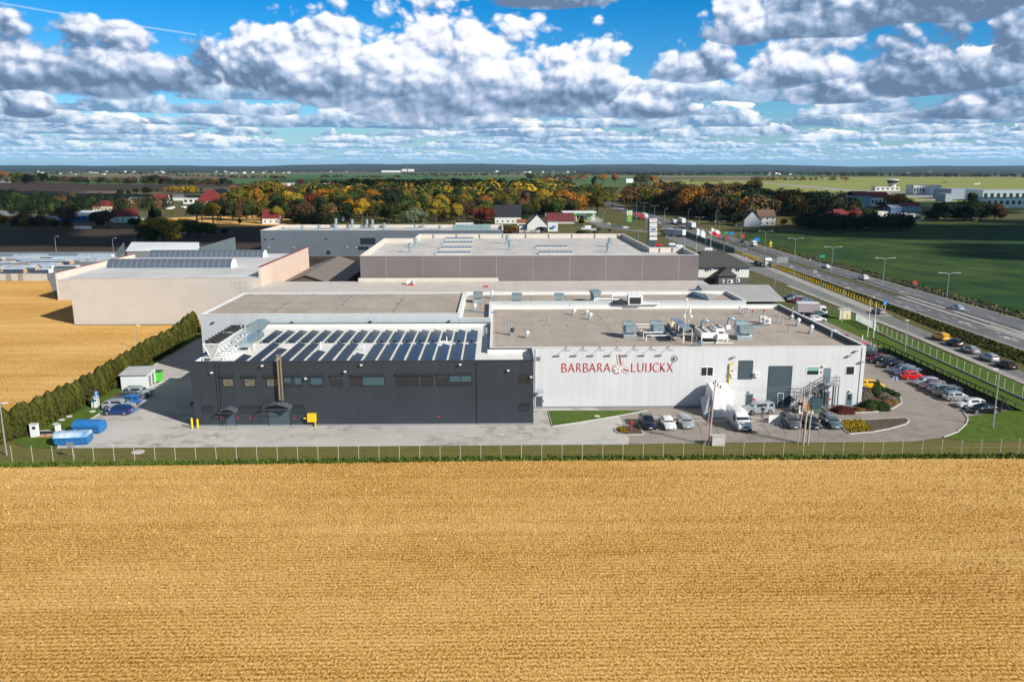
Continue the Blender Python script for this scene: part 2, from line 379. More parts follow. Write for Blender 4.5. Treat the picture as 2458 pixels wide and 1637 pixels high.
def _stubble():
    m = bpy.data.materials.new('stubble_straw'); m.use_nodes = True; t = NT(m.node_tree)
    b = t.n['Principled BSDF']; b.inputs['Roughness'].default_value = .95; b.inputs['Specular IOR Level'].default_value = .1
    g = t.n.new('ShaderNodeNewGeometry'); P = g.outputs['Position']
    big = t.noise(t.vm('MULTIPLY', P, (.35, 1, 1)), .06, 5, .6); mid = t.noise(t.vm('MULTIPLY', P, (.6, 1, 1)), .9, 5, .7)
    f1 = t.noise(t.vm('MULTIPLY', P, (1, .55, 1)), 5.6, 4, .75); f2 = t.noise(P, 13.0, 3, .8)
    rows = t.m('SINE', t.m('MULTIPLY', t.m('ADD', t.sep(P)[1], t.m('MULTIPLY', mid, .22)), 2*pi/.55)); strp = t.noise(t.xyz(t.m('MULTIPLY', t.sep(P)[0], .012), t.sep(P)[1]), .55, 3, .7)
    v = t.m('ADD', t.m('MULTIPLY', t.m('SUBTRACT', f1, .5), 2.6), t.m('MULTIPLY', t.m('SUBTRACT', f2, .5), 2.2))
    v = t.m('ADD', v, t.m('ADD', t.m('MULTIPLY', rows, .085), t.m('ADD', t.m('MULTIPLY', t.m('SUBTRACT', strp, .5), .38), t.m('MULTIPLY', t.m('SUBTRACT', mid, .5), .25))))
    v = t.m('ADD', v, t.m('MULTIPLY', t.m('SUBTRACT', big, .5), .6))
    r = t.n.new('ShaderNodeValToRGB'); t.link(t.m('ADD', v, .5), r.inputs[0]); e = r.color_ramp.elements
    e[0].position = .10; e[0].color = (.15,.050,.007,1); e[1].position = .92; e[1].color = (1.0,.74,.36,1)
    for p, c in ((.28,(.42,.18,.028)), (.43,(.70,.345,.062)), (.62,(.93,.53,.145))): q = e.new(p); q.color = c+(1,)
    t.link(r.outputs[0], b.inputs['Base Color'])
    bn = t.n.new('ShaderNodeBump'); bn.inputs['Strength'].default_value = .8; bn.inputs['Distance'].default_value = .12
    t.link(v, bn.inputs['Height']); t.link(bn.outputs[0], b.inputs['Normal'])
    return m
M_stubble = _stubble()
M_grass = ground_mat('lawn_grass', [(.075,.13,.018),(.11,.16,.025),(.055,.10,.015)], [.15, 1.1, 6], bump=.4)
M_grassdry = ground_mat('dry_verge_grass', [(.10,.13,.025),(.17,.15,.045),(.06,.085,.02),(.14,.10,.05)], [.07, .5, 3], bump=.4)
M_mulch = ground_mat('bark_mulch', [(.10,.075,.055),(.07,.05,.04),(.14,.11,.08)], [.4, 2, 9], bump=.5)
M_soil = ground_mat('ploughed_soil', [(.062,.040,.030),(.085,.055,.040),(.045,.030,.024)], [.012, .07, .6], bump=.6, rows=(1, 6.0, .35))
M_soilpale = ground_mat('harrowed_soil', [(.17,.125,.085),(.13,.095,.068),(.20,.15,.10)], [.008, .05, .5], bump=.3, rows=(1, 14.0, .15))
def _tram(t, P, c):
    x = t.m('ADD', t.sep(P)[0], t.m('MULTIPLY', t.sep(P)[1], .16)); f = t.m('FRACT', t.m('DIVIDE', x, 24.0))
    ln = t.m('MAXIMUM', t.m('LESS_THAN', f, .03), t.m('LESS_THAN', t.m('ABSOLUTE', t.m('SUBTRACT', f, .095)), .015)); return t.mix(t.m('MULTIPLY', ln, .6), c, (.012,.022,.010))
M_crop = ground_mat('green_winter_crop', [(.022,.070,.016),(.068,.104,.018),(.012,.046,.013)], [.008, .05, .9], bump=.6, rows=(0, 3.0, .22), extra=_tram)
M_meadow = ground_mat('airfield_meadow', [(.26,.29,.075),(.34,.32,.10),(.20,.23,.06)], [.004, .02, .2], bump=.2)
def _patch(t, P, c):
    q = t.vm('MULTIPLY', P, (.45, 1, 1)); wn = t.n.new('ShaderNodeValToRGB'); wn.color_ramp.interpolation = 'CONSTANT'
    t.link(t.sep(t.vor(q, .0021, 0, 'F1', 1, dim='2D'))[0], wn.inputs[0]); e = wn.color_ramp.elements
    e[0].position = 0; e[0].color = (.06,.14,.03,1); e[1].position = .2; e[1].color = (.15,.115,.08,1)
    for p, k in ((.36,(.09,.15,.045)),(.5,(.30,.23,.14)),(.62,(.07,.05,.04)),(.74,(.15,.20,.06)),(.88,(.22,.17,.11))): x = e.new(p); x.color = k+(1,)
    return t.mix(.8, c, wn.outputs[0])
M_farfield = ground_mat('far_farmland', [(.075,.10,.05),(.12,.11,.07),(.055,.075,.045)], [.0013, .006, .03], bump=.1, extra=_patch)
M_land = ground_mat('rough_grass_land', [(.095,.115,.03),(.14,.125,.045),(.06,.08,.022),(.13,.10,.05)], [.006, .05, .5], bump=.3)
def _paving(name, c1, c2, patch, joint=True, rec=False):
    m = bpy.data.materials.new(name); m.use_nodes = True; t = NT(m.node_tree); b = t.n['Principled BSDF']; b.inputs['Roughness'].default_value = .9
    b.inputs['Specular IOR Level'].default_value = .2
    g = t.n.new('ShaderNodeNewGeometry'); P = g.outputs['Position']
    n1 = t.noise(P, .09, 6, .65); n2 = t.noise(P, .5, 5, .7); n3 = t.noise(P, 5, 3, .7)
    c = t.mix(t.mr(n1, .38, .6), c1, c2)
    dm = t.m('MULTIPLY', t.mr(n2, .47, .60), t.mr(t.noise(P, .07, 3, .5), .44, .58)); c = t.mix(t.m('MULTIPLY', dm, .85), c, patch); tr = t.noise(t.vm('MULTIPLY', P, (.12, 1.6, 1)), .9, 4, .65); c = t.mix(t.mr(tr, .56, .68, 0, .35), c, patch)
    c = t.mix(t.mr(n3, .3, .7, 0, .22), c, tuple(k*.6 for k in c1))
    if joint:
        br = t.n.new('ShaderNodeTexBrick'); t.link(P, br.inputs['Vector']); br.inputs['Scale'].default_value = 2.2
        br.inputs['Mortar Size'].default_value = .03; br.inputs['Color1'].default_value = (1,1,1,1); br.inputs['Color2'].default_value = (.9,.9,.9,1); br.inputs['Mortar'].default_value = (.6,.6,.6,1)
        c = t.vm('MULTIPLY', c, br.outputs[0])
    t.inp(b.inputs['Base Color'], c); MAT[name] = m; return m
M_yard = _paving('pale_block_paving', (.64,.615,.58), (.55,.525,.50), (.34,.31,.28))
M_lot = _paving('brown_block_paving', (.40,.35,.31), (.34,.30,.27), (.26,.225,.20))
M_asphalt = _paving('road_asphalt', (.14,.145,.155), (.175,.175,.185), (.10,.10,.105), joint=False)
M_asphalt2 = _paving('side_road_asphalt', (.19,.20,.195), (.225,.225,.215), (.14,.14,.14), joint=False)
M_pavement = _paving('concrete_pavement', (.48,.455,.43), (.42,.395,.37), (.30,.27,.25))
M_kerb = mat('concrete_kerb', (.48,.46,.43), .9, var=.08, vscale=2)
M_marking = mat('road_marking_white', (.72,.72,.70), .7, var=.08, vscale=1)

# ---------------------------------------------------------------- terrain, fields, roads
def sheet(name, poly, m, z=0.0, kind='structure'):
    b = MB(); b.flat(poly, z); o = b.build(name, m); o['kind'] = kind; return o
def ngrid(poly, n): return poly
sheet('ground', [(-30000,-3000),(30000,-3000),(30000,34000),(-30000,34000)], M_farfield, -.6)
sheet('grass_land', [(-1500,-400),(1500,-400),(1500,1500),(-1500,1500)], M_land, -.04)
def gp(*pts, z=0.0): return [G(x, y)[:2] for x, y in pts]
def gz(k, *pts): return [GZ(k, x, y)[:2] for x, y in pts]
# stubble: foreground field and the field left of the hedge
sheet('stubble_field', [(-400,-60),(400,-60),(400,96.3),(110,96.6),(64,96.9),(0,97.3),(-56,95.8),(-66,96.5),(-70,120)] + gz(1,(130,1262),(330,1165),(620,1027),(900,868),(1150,690),(1300,585),(1440,515),(1560,430),(1700,330)) + [(-64,188),(-98.9,188.5),(-98.9,226.2),(-121.7,226.2),(-121.7,276),(-400,268)], M_stubble, -.01)
sheet('ploughed_field', gp((-900,549),(330,551),(560,547),(1000,547),(1300,556),(1300,640),(-900,640)), M_soil, .01)
sheet('stubble_strip', gp((395,524),(560,518),(735,515),(765,536),(640,543),(395,547)), M_stubble, .02)
sheet('pale_field', gp((-300,482),(130,480),(270,474),(290,456),(-300,461)), M_soilpale, .03)
sheet('dark_field', gp((-1200,461),(290,459),(430,462),(430,447),(60,438),(-1200,438)), M_soil, .05)
sheet('green_strip', gp((-900,500),(60,500),(400,486),(415,471),(270,476),(100,483),(-900,484)), M_crop, .04)
sheet('green_field', gp((640,443),(1000,443),(990,430),(760,430),(640,431)), M_crop, .1)
sheet('green_field', gp((690,424),(1050,424),(1040,418.5),(700,418.5)), mat('fresh_green', (.05,.12,.035), .95, var=.15, vscale=.004), .2)
sheet('tan_field', gp((-300,433),(640,427),(640,420),(-300,422)), M_soilpale, .15)
sheet('tan_field', gp((180,413),(700,413.5),(700,410),(180,410)), M_soilpale, .3)
sheet('tan_field', gp((1590,432),(1860,433),(1860,427.5),(1590,427.5)), M_soilpale, .15)
sheet('tan_field', gp((1320,432),(1410,432),(1400,424),(1300,424)), M_soilpale, .15)
sheet('airfield', gp((1560,475),(1700,462),(1860,470),(2330,505),(3300,560),(3300,426),(1880,426),(1570,434)), M_meadow, .05)
sheet('runway', gp((1810,437),(2000,452),(2060,457),(2180,461),(2180,463.5),(2050,460.5),(1980,455),(1810,438.5)), M_pavement, .12)
sheet('apron', gp((2100,463),(2300,466),(2320,473),(2290,482),(2180,482),(2250,478),(2100,469)), M_pavement, .1)
sheet('crop_field', [(131,60),(131,190),(128.5,332),(127,430)] + gp((1800,556),(1950,553),(2190,553),(2195,535),(2700,534)) + [(900,430),(900,60)], M_crop, .01)
# hills on the horizon
def hills(name, d, x0, x1, zmin, zmax, seed, step=180, m=None):
    r = random.Random(seed); b = MB(); xs = []; n = int((x1-x0)/step)
    ph = [r.uniform(0, 6.28) for _ in range(6)]
    V = []; rows = 5
    for i in range(n+1):
        x = x0+(x1-x0)*i/n
        h = sum(sin(x*k+ph[j])*a for j, (k, a) in enumerate(((.0004,.5),(.0011,.3),(.0023,.2),(.006,.07),(.013,.045),(.03,.03))))
        h = zmin+(zmax-zmin)*max(0, min(1, .5+h*.6))
        for j in range(rows+1):
            t = j/rows; V.append((x, d+t*2600, h*sin(t*pi/2)+(r.uniform(-1.6,1.6) if j == rows else 0)))
    F = [(i*(rows+1)+j, (i+1)*(rows+1)+j, (i+1)*(rows+1)+j+1, i*(rows+1)+j+1) for i in range(n) for j in range(rows)]
    b.add(V, F); o = b.build(name, m); o['kind'] = 'structure'; return o
M_hill = mat('wooded_hills', (.022,.040,.030), .95, var=.25, vscale=.004)
hills('hills', 12500, -16000, 16000, 55, 112, 3, m=M_hill)
hills('hills', 9000, -1500, 12000, 42, 62, 9, 140, M_hill)
M_fst = mat('distant_forest', (.018,.026,.016), .95, var=.45, vscale=.02)
hills('woodland_mass', 4400, 620, 6500, 10, 20, 5, 28, M_fst); hills('woodland_mass', 7300, -5200, 1500, 12, 30, 8, 50, M_fst)

ROADY = [40, 170, 260, 340, 480, 620, 850, 1300, 1900]
LN = {'farR': [128,128,126.5,125,124,123,123,124,126], 'farL': [117.5,117.5,118,117.5,116.5,116,116,117,119],
      'nearR': [114.2,113.4,114.3,114,113.5,113,112.5,112.5,114], 'nearL': [105.5,106.2,107,107.6,106.5,105,105,105,107]}
def lerp_tab(tab, Y, ys=ROADY):
    for i in range(len(ys)-1):
        if Y <= ys[i+1]: t = (Y-ys[i])/(ys[i+1]-ys[i]); return tab[i]+(tab[i+1]-tab[i])*t
    return tab[-1]
def LX(k, Y): return lerp_tab(LN[k], Y)
def strip(name, fl, fr, y0, y1, m, z, step=20, kind='structure'):
    b = MB(); n = max(2, int((y1-y0)/step)); L = []
    for i in range(n+1):
        Y = y0+(y1-y0)*i/n; L.append((fl(Y), fr(Y), Y))
    for i in range(n):
        a, c = L[i], L[i+1]; b.quad((a[0],a[2],z),(a[1],a[2],z),(c[1],c[2],z),(c[0],c[2],z))
    o = b.build(name, m); o['kind'] = kind; return o
strip('verge', lambda Y: LX('nearL',Y)-8, lambda Y: LX('farR',Y)+5.5, 40, 480, M_grassdry, .004)
strip('highway', lambda Y: LX('farL',Y), lambda Y: LX('farR',Y), 40, 1900, M_asphalt, .03)
strip('highway', lambda Y: LX('nearL',Y), lambda Y: LX('nearR',Y), 40, 1900, M_asphalt, .03)
strip('median', lambda Y: LX('nearR',Y), lambda Y: LX('farL',Y), 40, 228, M_pavement, .05)
FRY = [60, 134, 178, 240, 300, 425, 520]
FL_ = [88,91.2,92.4,92.0,91.0,88.5,104]; FR_ = [91.5,94.6,97.0,99.6,101.5,102.5,112]
def fl(Y): return lerp_tab(FL_, Y, FRY)
def fr(Y): return lerp_tab(FR_, Y, FRY)
strip('access_road', fl, fr, 60, 500, M_asphalt2, .016, 12)
strip('pavement', lambda Y: fr(Y)-3.0, lambda Y: fr(Y)+.6, 196, 420, M_pavement, .06, 10)
strip('pavement', lambda Y: fl(Y)-1.7, fl, 60, 250, M_pavement, .10, 10)
# side road by the petrol station
def ribbon(name, pts, w, m, z, kind='structure'):
    b = MB(); P = [Vector((p[0], p[1])) for p in pts]; L = []
    for i, p in enumerate(P):
        d = (P[min(i+1,len(P)-1)]-P[max(i-1,0)]).normalized(); n = Vector((-d.y, d.x))*w/2; L.append((p+n, p-n))
    for i in range(len(L)-1):
        a, c = L[i], L[i+1]; b.quad((a[1].x,a[1].y,z),(a[0].x,a[0].y,z),(c[0].x,c[0].y,z),(c[1].x,c[1].y,z))
    for k in range(len(b.f)):
        f = b.f[k]; p = [Vector(b.v[i]) for i in f]
        if (p[1]-p[0]).cross(p[2]-p[0]).z < 0: b.f[k] = f[::-1]
    o = b.build(name, m)
    if kind: o['kind'] = kind
    return o
ribbon('side_road', gz('C',(1560,705),(1330,670),(1130,650),(960,625),(880,590),(780,560),(700,560)), 7.5, M_asphalt2, .035)
sheet('station_forecourt', gz('G',(1640,330),(1850,325),(1960,395),(1900,425),(1580,420),(1400,400),(1400,345)), M_pavement, .045)
# road markings: each carriageway one sheet of dashes and lines
mk = MB()
def dashes(f, y0, y1, on, gap, w=.16, z=.036):
    Y = y0
    while Y < y1: mk.quad((f(Y)-w/2,Y,z),(f(Y)+w/2,Y,z),(f(Y+on)+w/2,Y+on,z),(f(Y+on)-w/2,Y+on,z)); Y += on+gap
mid = lambda a, b, t=.5: (lambda Y: LX(a,Y)*(1-t)+LX(b,Y)*t)
dashes(mid('farL','farR',.42), 60, 900, 4, 8); dashes(mid('nearL','nearR',.5), 60, 900, 4, 8)
dashes(mid('nearL','nearR',.74), 60, 215, 2, 4)
for a, o_ in (('farL',.35),('farR',-.4),('nearL',.4),('nearR',-.35)): dashes(lambda Y: LX(a,Y)+o_, 60, 900, 20, 0, .2)
for (Y, k, t) in ((150,'n',.25),(166,'n',.62),(184,'n',.62),(205,'n',.25),(232,'f',.25),(262,'f',.7)):
    x = (LX('nearL',Y)*(1-t)+LX('nearR',Y)*t) if k == 'n' else (LX('farL',Y)*(1-t)+LX('farR',Y)*t); z = .036
    mk.quad((x-.12,Y,z),(x+.12,Y,z),(x+.12,Y+4,z),(x-.12,Y+4,z)); mk.add([(x-.5,Y+4,z),(x+.5,Y+4,z),(x,Y+5.6,z)], [(0,1,2)])
o = mk.build('road_markings', M_marking); o['kind'] = 'structure'

# yard, parking lot, lawns and beds
YF = 102.6
yard = [(-57.6,102.5)] + gz(1,(560,1200),(770,1100),(880,1028),(925,1005),(905,960),(985,900),(1060,855),(1240,838),(1385,772),(1345,745),(1290,700),(1265,680),(1300,645),(1440,550),(1690,405)) + [(-60.5,175),(-50,185),(-30,185),(-30,102.5)]
sheet('yard_paving', yard, M_yard, .02)
sheet('yard_paving', [(-30.01,102.5),(-30.01,125),(13.2,125),(15.0,119.2)] + gz(4,(700,1265),(790,1480)) + [(17.5,102.6)], M_yard, .0201)
lot = [(17.6,102.7)] + gz(6,(-400,1425),(600,1425),(880,1420),(1180,1380),(1300,1335),(1380,1262),(1396,1215),(1390,1195)) + [(79,117.5),(79,205),(56.4,206),(30,205),(30,119.9),(14,119.9)] + gz(4,(700,1265),(790,1480))
sheet('parking_paving', lot, M_lot, .014)
sheet('front_verge', [(-68,96.8),(-58,96.4),(0,97.5),(64,97.2),(130,96.8),(130,104)] + [(84,102.9),(64,102.7),(45,102.7),(17.6,102.6),(-57.6,102.4),(-63,103),(-66,106)], ground_mat('dull_verge_grass', [(.16,.16,.032),(.125,.145,.028),(.19,.155,.05),(.11,.085,.04)], [.08,.5,4], bump=.4), .006)
sheet('lawn', [(-66,106),(-62,103),(-57.6,102.5)] + gz(1,(560,1200),(770,1100),(880,1028),(925,1005),(905,960),(985,900),(1060,855),(1240,838),(1385,772),(1345,745),(1290,700),(1265,680),(1300,645),(1440,550),(1690,405)) + gz(1,(1690,340),(1560,430),(1440,515),(1300,585),(1150,690),(900,868),(620,1027),(330,1165),(130,1262)), M_grass, .010)
sheet('lawn', gz(6,(1180,1381),(1300,1336),(1380,1263),(1397,1215),(1391,1196)) + [(79,117.5),(79,205),(88.5,205),(90,134),(87,104),(64,102.8)], M_grass, .009)
tri = gz(4,(62,1222),(940,1218),(700,1262),(350,1322),(98,1358))
sheet('lawn_island', tri, M_grass, .14)
bed1 = gz(6,(455,930),(560,935),(720,965),(785,1015),(802,1075),(720,1125),(560,1155),(430,1162),(360,1162),(345,1112),(455,1112))
sheet('planting_bed', bed1, M_mulch, .12)
bed2 = gz(6,(258,1240),(470,1228),(720,1214),(830,1210),(868,1232),(845,1262),(700,1305),(540,1335),(330,1352),(275,1310))
sheet('planting_bed', bed2, M_mulch, .12)
bed3 = gz(4,(650,1392),(665,1372),(700,1362),(870,1348),(915,1432),(770,1434),(690,1422))
sheet('planting_bed', bed3, M_mulch, .12)
kb = MB()
def kerb(pts, w=.18, h=.14, closed=False):
    P = [Vector((p[0], p[1])) for p in pts]
    if closed: P = P+[P[0]]
    for i in range(len(P)-1):
        d = (P[i+1]-P[i])
        if d.length < .05: continue
        n = Vector((-d.y, d.x)).normalized()*w/2; a, b2 = P[i], P[i+1]; e = d.normalized()*.04
        q = [a-n-e, b2-n+e, b2+n+e, a+n-e]; kb.prism([(v.x, v.y) for v in q], 0, h)
kerb(tri, closed=True); kerb(bed1[:9]); kerb(bed2, closed=True); kerb(bed3, closed=True)
kerb(yard[:15])
kerb(gz(6,(1180,1380),(1300,1335),(1380,1262),(1396,1215),(1340,1140)))
o = kb.build('kerb', M_kerb); o['kind'] = 'structure'
# bay lines and road edge lines in the lots
bl = MB()
M_bay = mat('bay_line', (.12,.11,.10), .9)
for i in range(26):
    Y = 119.5+i*2.55; bl.quad((70.2,Y,.0165),(75.2,Y,.0165),(75.2,Y+.1,.0165),(70.2,Y+.1,.0165))
bl.quad((69.9,117,.0165),(70.05,117,.0165),(70.05,190,.0165),(69.9,190,.0165))
for k in range(11):
    a = GZ(4, 905+k*150, 1250); c = GZ(4, 985+k*150, 1430); bl.quad((a.x,a.y,.0165),(a.x+.1,a.y,.0165),(c.x+.1,c.y,.0165),(c.x,c.y,.0165))
o = bl.build('bay_markings', M_bay); o['kind'] = 'structure'
wl = MB()
for (y1_, y2_) in ((1272,1276),(1302,1306)):
    a = GZ(4,980,y1_+3); c = GZ(4,2300,y1_+3); wl.quad((a.x,a.y-.09,.017),(c.x,c.y-.09,.017),(c.x,c.y+.09,.017),(a.x,a.y+.09,.017))
o = wl.build('white_lines', M_marking); o['kind'] = 'structure'
def manhole(pt, r=.55):
    b = MB(); b.lathe((pt.x, pt.y, .0), [(r,0),(r,.10),(r*.8,.13),(r*.5,.13)], 14); o = b.build('manhole_cover', M_concrete); return o
for i, (q, lab) in enumerate((((1,1180,1373),'large round concrete manhole in the grass by the front fence'),((1,590,1068),'upper round manhole cover in lawn by blue cars'),((1,527,1098),'middle round manhole cover of three beside the hedge'),((1,475,1133),'lowest round manhole cover beside the hedge'),((1,790,1026),'round manhole cover beside the parking sign post'),((4,497,1272),'pale manhole cover in the triangular lawn'))):
    o = manhole(GZ(*q), .8 if i == 0 else .45); tag(o, lab, 'manhole cover', 'manhole covers in the grass')
    if i == 5: o.location.z = .06
mc = MB()
for q in ((2,245,1400),(2,272,1452),(3,205,1448),(3,1125,1430)): p = GZ(*q); mc.lathe((p.x,p.y,0.0), [(.5,.02),(.5,.035),(.35,.036)], 12)
o = mc.build('drain_covers', M_concrete); o['kind'] = 'structure'

# ---------------------------------------------------------------- main buildings
def shell(name, root, poly, zr, zp, mo, mi, mroof, th=.35, cop=None, z0=0.0, roofname='roof'):
    "ring of thick walls round poly (counter-clockwise), roof deck at zr, parapet to zp"
    k = len(poly); P = [Vector(p) for p in poly]; inn = []
    for i in range(k):
        a, b_, c = P[i-1], P[i], P[(i+1) % k]; d1 = (b_-a).normalized(); d2 = (c-b_).normalized()
        n1 = Vector((-d1.y, d1.x)); n2 = Vector((-d2.y, d2.x)); m_ = (n1+n2); m_ = m_/max(.3, m_.dot(n1)); inn.append(b_+m_*th)
    w = MB()
    for i in range(k):
        j = (i+1) % k
        w.quad((P[i].x,P[i].y,z0),(P[j].x,P[j].y,z0),(P[j].x,P[j].y,zp),(P[i].x,P[i].y,zp), 0)
        w.quad((inn[j].x,inn[j].y,zr-.3),(inn[i].x,inn[i].y,zr-.3),(inn[i].x,inn[i].y,zp),(inn[j].x,inn[j].y,zp), 1)
        w.quad((P[i].x,P[i].y,zp),(P[j].x,P[j].y,zp),(inn[j].x,inn[j].y,zp),(inn[i].x,inn[i].y,zp), 1)
    wo = w.build('wall', [mo, mi], root)
    r = MB(); r.flat([(p.x, p.y) for p in inn], zr); ro = r.build(roofname, mroof, root)
    if cop:
        c = MB(); o2 = .06
        for i in range(k):
            j = (i+1) % k; d = (P[j]-P[i]).normalized(); n = Vector((-d.y, d.x))
            q = [P[i]-n*o2-d*o2, P[j]-n*o2+d*o2, inn[j]+n*o2, inn[i]+n*o2]
            c.prism([(v.x, v.y) for v in q], zp+.003, zp+.06)
        c.build('coping', cop, root)
    return wo, ro
def opening(root, x0, x1, z0, z1, y, name='window', fm=None, pm=None, fw=.09, mull=0, depth=.12, blind=None, sill=False):
    "window or door set on a wall facing -y at plane y; frame stands proud of the wall"
    b = MB(); fm = fm or M_darktrim; pm = pm or M_glass; yo = y-.05
    b.box(x0-fw, x0, yo, y+.02, z0-fw, z1+fw); b.box(x1, x1+fw, yo, y+.02, z0-fw, z1+fw)
    b.box(x0, x1, yo+.002, y+.02, z1, z1+fw); b.box(x0, x1, yo+.002, y+.02, z0-fw, z0)
    for k in range(mull): xm = x0+(x1-x0)*(k+1)/(mull+1); b.box(xm-.05, xm+.05, yo+.004, y+.02, z0, z1)
    if name == 'window':
        f = b.build('window', fm, root)
        p = MB(); p.quad((x0,y-.008,z0),(x1,y-.008,z0),(x1,y-.008,z1),(x0,y-.008,z1)); p.build('pane', pm, f)
        if blind:
            q = MB(); zb = z1-(z1-z0)*blind[0]; q.box(x0, x1, y-.035, y-.012, zb, z1); q.build('blind', blind[1], f)
        return f
    p = MB(); p.box(x0, x1, y-.03, y+.02, z0, z1); 
    f = p.build(name, pm, root); b.build('frame', fm, f); return f
def lampbox(root, p, y, m=None, name='wall_lamp', s=.16):
    b = MB(); b.box(p.x-s, p.x+s, y-.45, y-.12, p.z-.06, p.z+.1); b.box(p.x-.04, p.x+.04, y-.14, y+.01, p.z-.05, p.z+.05)
    return b.build(name, m or M_trim, root)

# --- anthracite building with the solar roof
YD = 111.4; YW = 119.4
DX0, DX1, DXM = -42.9, 5.25, -0.95
YB = 140.2
dark = thing('factory_building', 'long anthracite two-storey factory block with solar panels on its white roof', 'factory', (-19, YD, 0))
for o_ in (): pass
def local(root):     # children are built in world space and then re-based to the thing's own origin
    inv = Matrix.Translation(-Vector(root.location))
    for c in root.children: c.matrix_parent_inverse = inv
polyD = [(DX0,YD),(DX1,YD),(DX1,YW-.05),(DXM,YW-.05),(DXM,YB),(DX0,YB)]
shell('d', dark, polyD, 8.75, 9.4, M_dark, M_pvc, M_pvc, .4, M_darktrim)
M_blind = mat('slate_roller_blind', (.045,.09,.11), .6)
def dwin(x0, x1, y0, y1, k, bl=None, mull=0, cass=True):
    a = WZ(k, x0, y1, YD); c = WZ(k, x1, y0, YD)
    w = opening(dark, a.x, c.x, a.z, c.z, YD, mull=mull, blind=(bl, M_blind) if bl else None)
    if cass:
        b = MB(); b.box(a.x-.15, c.x+.15, YD-.22, YD+.01, c.z+.12, c.z+.34); b.build('shutter_box', M_darktrim, w)
M_litpane = mat('pale_blind_pane', (.13,.125,.10), .3, var=.3, vscale=3)
for (a, b_) in ((378,468),(582,672),(790,880)):
    p = WZ(2, a, 968, YD); q = WZ(2, b_, 900, YD)
    w = opening(dark, p.x, q.x, p.z, q.z, YD, pm=M_litpane, fw=.14)
    c = MB(); c.box(p.x-.4, q.x+.2, YD-.22, YD+.01, q.z+.30, q.z+.56); c.build('shutter_box', M_darktrim, w)
dwin(950,1010,885,970,2,.6); dwin(1050,1110,885,970,2,.75); dwin(1202,1304,885,970,2,.8); dwin(1393,1492,885,966,2,.15)
dwin(1585,1890,880,966,2,.0,2)
p0 = WZ(2,1690,960,YD); p1_ = WZ(2,1888,880,YD); q = MB(); q.box(p0.x,p1_.x,YD-.06,YD-.012,p0.z,p1_.z); q.build('roller_shutter', M_blind, dark)
dwin(195,383,905,990,3,.0,1); dwin(428,515,903,990,3,.0); dwin(560,650,903,990,3,.1); dwin(672,863,900,990,3,.6,1)
dwin(1293,1376,898,966,3,.0,cass=False); dwin(1293,1376,1152,1215,3,.0,cass=False)
dwin(190,272,1155,1218,2,.0,cass=False); dwin(540,730,1152,1216,2,.0,1,False); dwin(1043,1136,1147,1216,2,.0,cass=False)
a = WZ(2,410,1350,YD); c = WZ(2,487,1225,YD); opening(dark, a.x, c.x, 0.02, c.z, YD, 'door', pm=M_teal)
a = WZ(2,810,1345,YD); c = WZ(2,1000,1178,YD); opening(dark, a.x, c.x, 0.02, c.z, YD, 'loading_door', pm=M_teal, fw=.12)
def arch(x0, x1, zb, rise, depth, root, y=YD):
    b = MB(); n = 14; ri = []
    for i in range(n+1):
        t = i/n; x = x0+(x1-x0)*t; z = zb+rise*(1-(2*t-1)**2); ri.append((x, z))
    for i in range(n):
        (xa, za), (xb, zb2) = ri[i], ri[i+1]
        b.slab([(xa,y-depth,za-.1),(xb,y-depth,zb2-.1),(xb,y-.01,zb2),(xa,y-.01,za)], .06)
    for s_ in (x0+.25, x1-.25): b.bar((s_,y-.02,zb+.5),(s_,y-depth*.9,zb+.18),.035)
    b.bar((x0,y-depth,zb-.1),(x1,y-depth,zb-.1),.04)
    return b.build('canopy', mat('tinted_canopy', (.10,.105,.12), .2, spec=.7), root)
a = WZ(2,325,1240,YD-.8); c = WZ(2,500,1205,YD-.8); arch(a.x+.2, c.x, c.z, .5, 1.3, dark)
a = WZ(2,745,1185,YD-.8); c = WZ(2,1015,1165,YD-.8); arch(a.x, c.x, c.z-.05, .7, 1.5, dark)
b = MB(); n = 8                                                      # blue canopy on the far left wall
for i in range(n):
    t0 = pi/2*i/n; t1 = pi/2*(i+1)/n; x_ = DX0-.01
    b.slab([(x_-1.2*sin(t0),113,2.4+1.1*cos(t0)),(x_-1.2*sin(t0),116.5,2.4+1.1*cos(t0)),(x_-1.2*sin(t1),116.5,2.4+1.1*cos(t1)),(x_-1.2*sin(t1),113,2.4+1.1*cos(t1))], .05)
b.build('side_canopy', mat('blue_canopy', (.16,.34,.45), .15, spec=.8), dark)
for (kk, x, y) in ((2,272,838),(2,747,773),(2,1525,828),(2,1677,766),(3,765,800),(3,1195,853),(3,1399,911),(2,1155,893)):
    lampbox(dark, WZ(kk, x, y, YD), YD, M_whiteplain)
for (kk, x, y) in ((2,360,1270),(2,512,1268),(2,628,1267),(2,1045,1266),(3,571,1269)):
    p = WZ(kk, x, y, YD); b = MB(); b.box(p.x-.11, p.x+.11, YD-.08, YD+.01, p.z-.11, p.z+.11); b.build('fire_bell', M_red, dark)
for xx in (320, 350):
    p = WZ(2, xx, 1000, YD); b = MB(); b.bar((p.x,YD-.06,.1),(p.x,YD-.06,9.2),.045); b.build('downpipe', M_darktrim, dark)
p = WZ(3, 912, 1000, YD); b = MB(); b.bar((p.x,YD-.06,.1),(p.x,YD-.06,9.2),.05); b.build('downpipe', M_darktrim, dark)
for px_ in (1100,):
    b = MB(); b.box(DX0+.1, DX1-.1, YD-.04, YD+.0, 0, .25); b.build('plinth', M_steel, dark)
M_flue = mat('stainless_flue', (.52,.46,.38), .25, .8, var=.1, vscale=3)
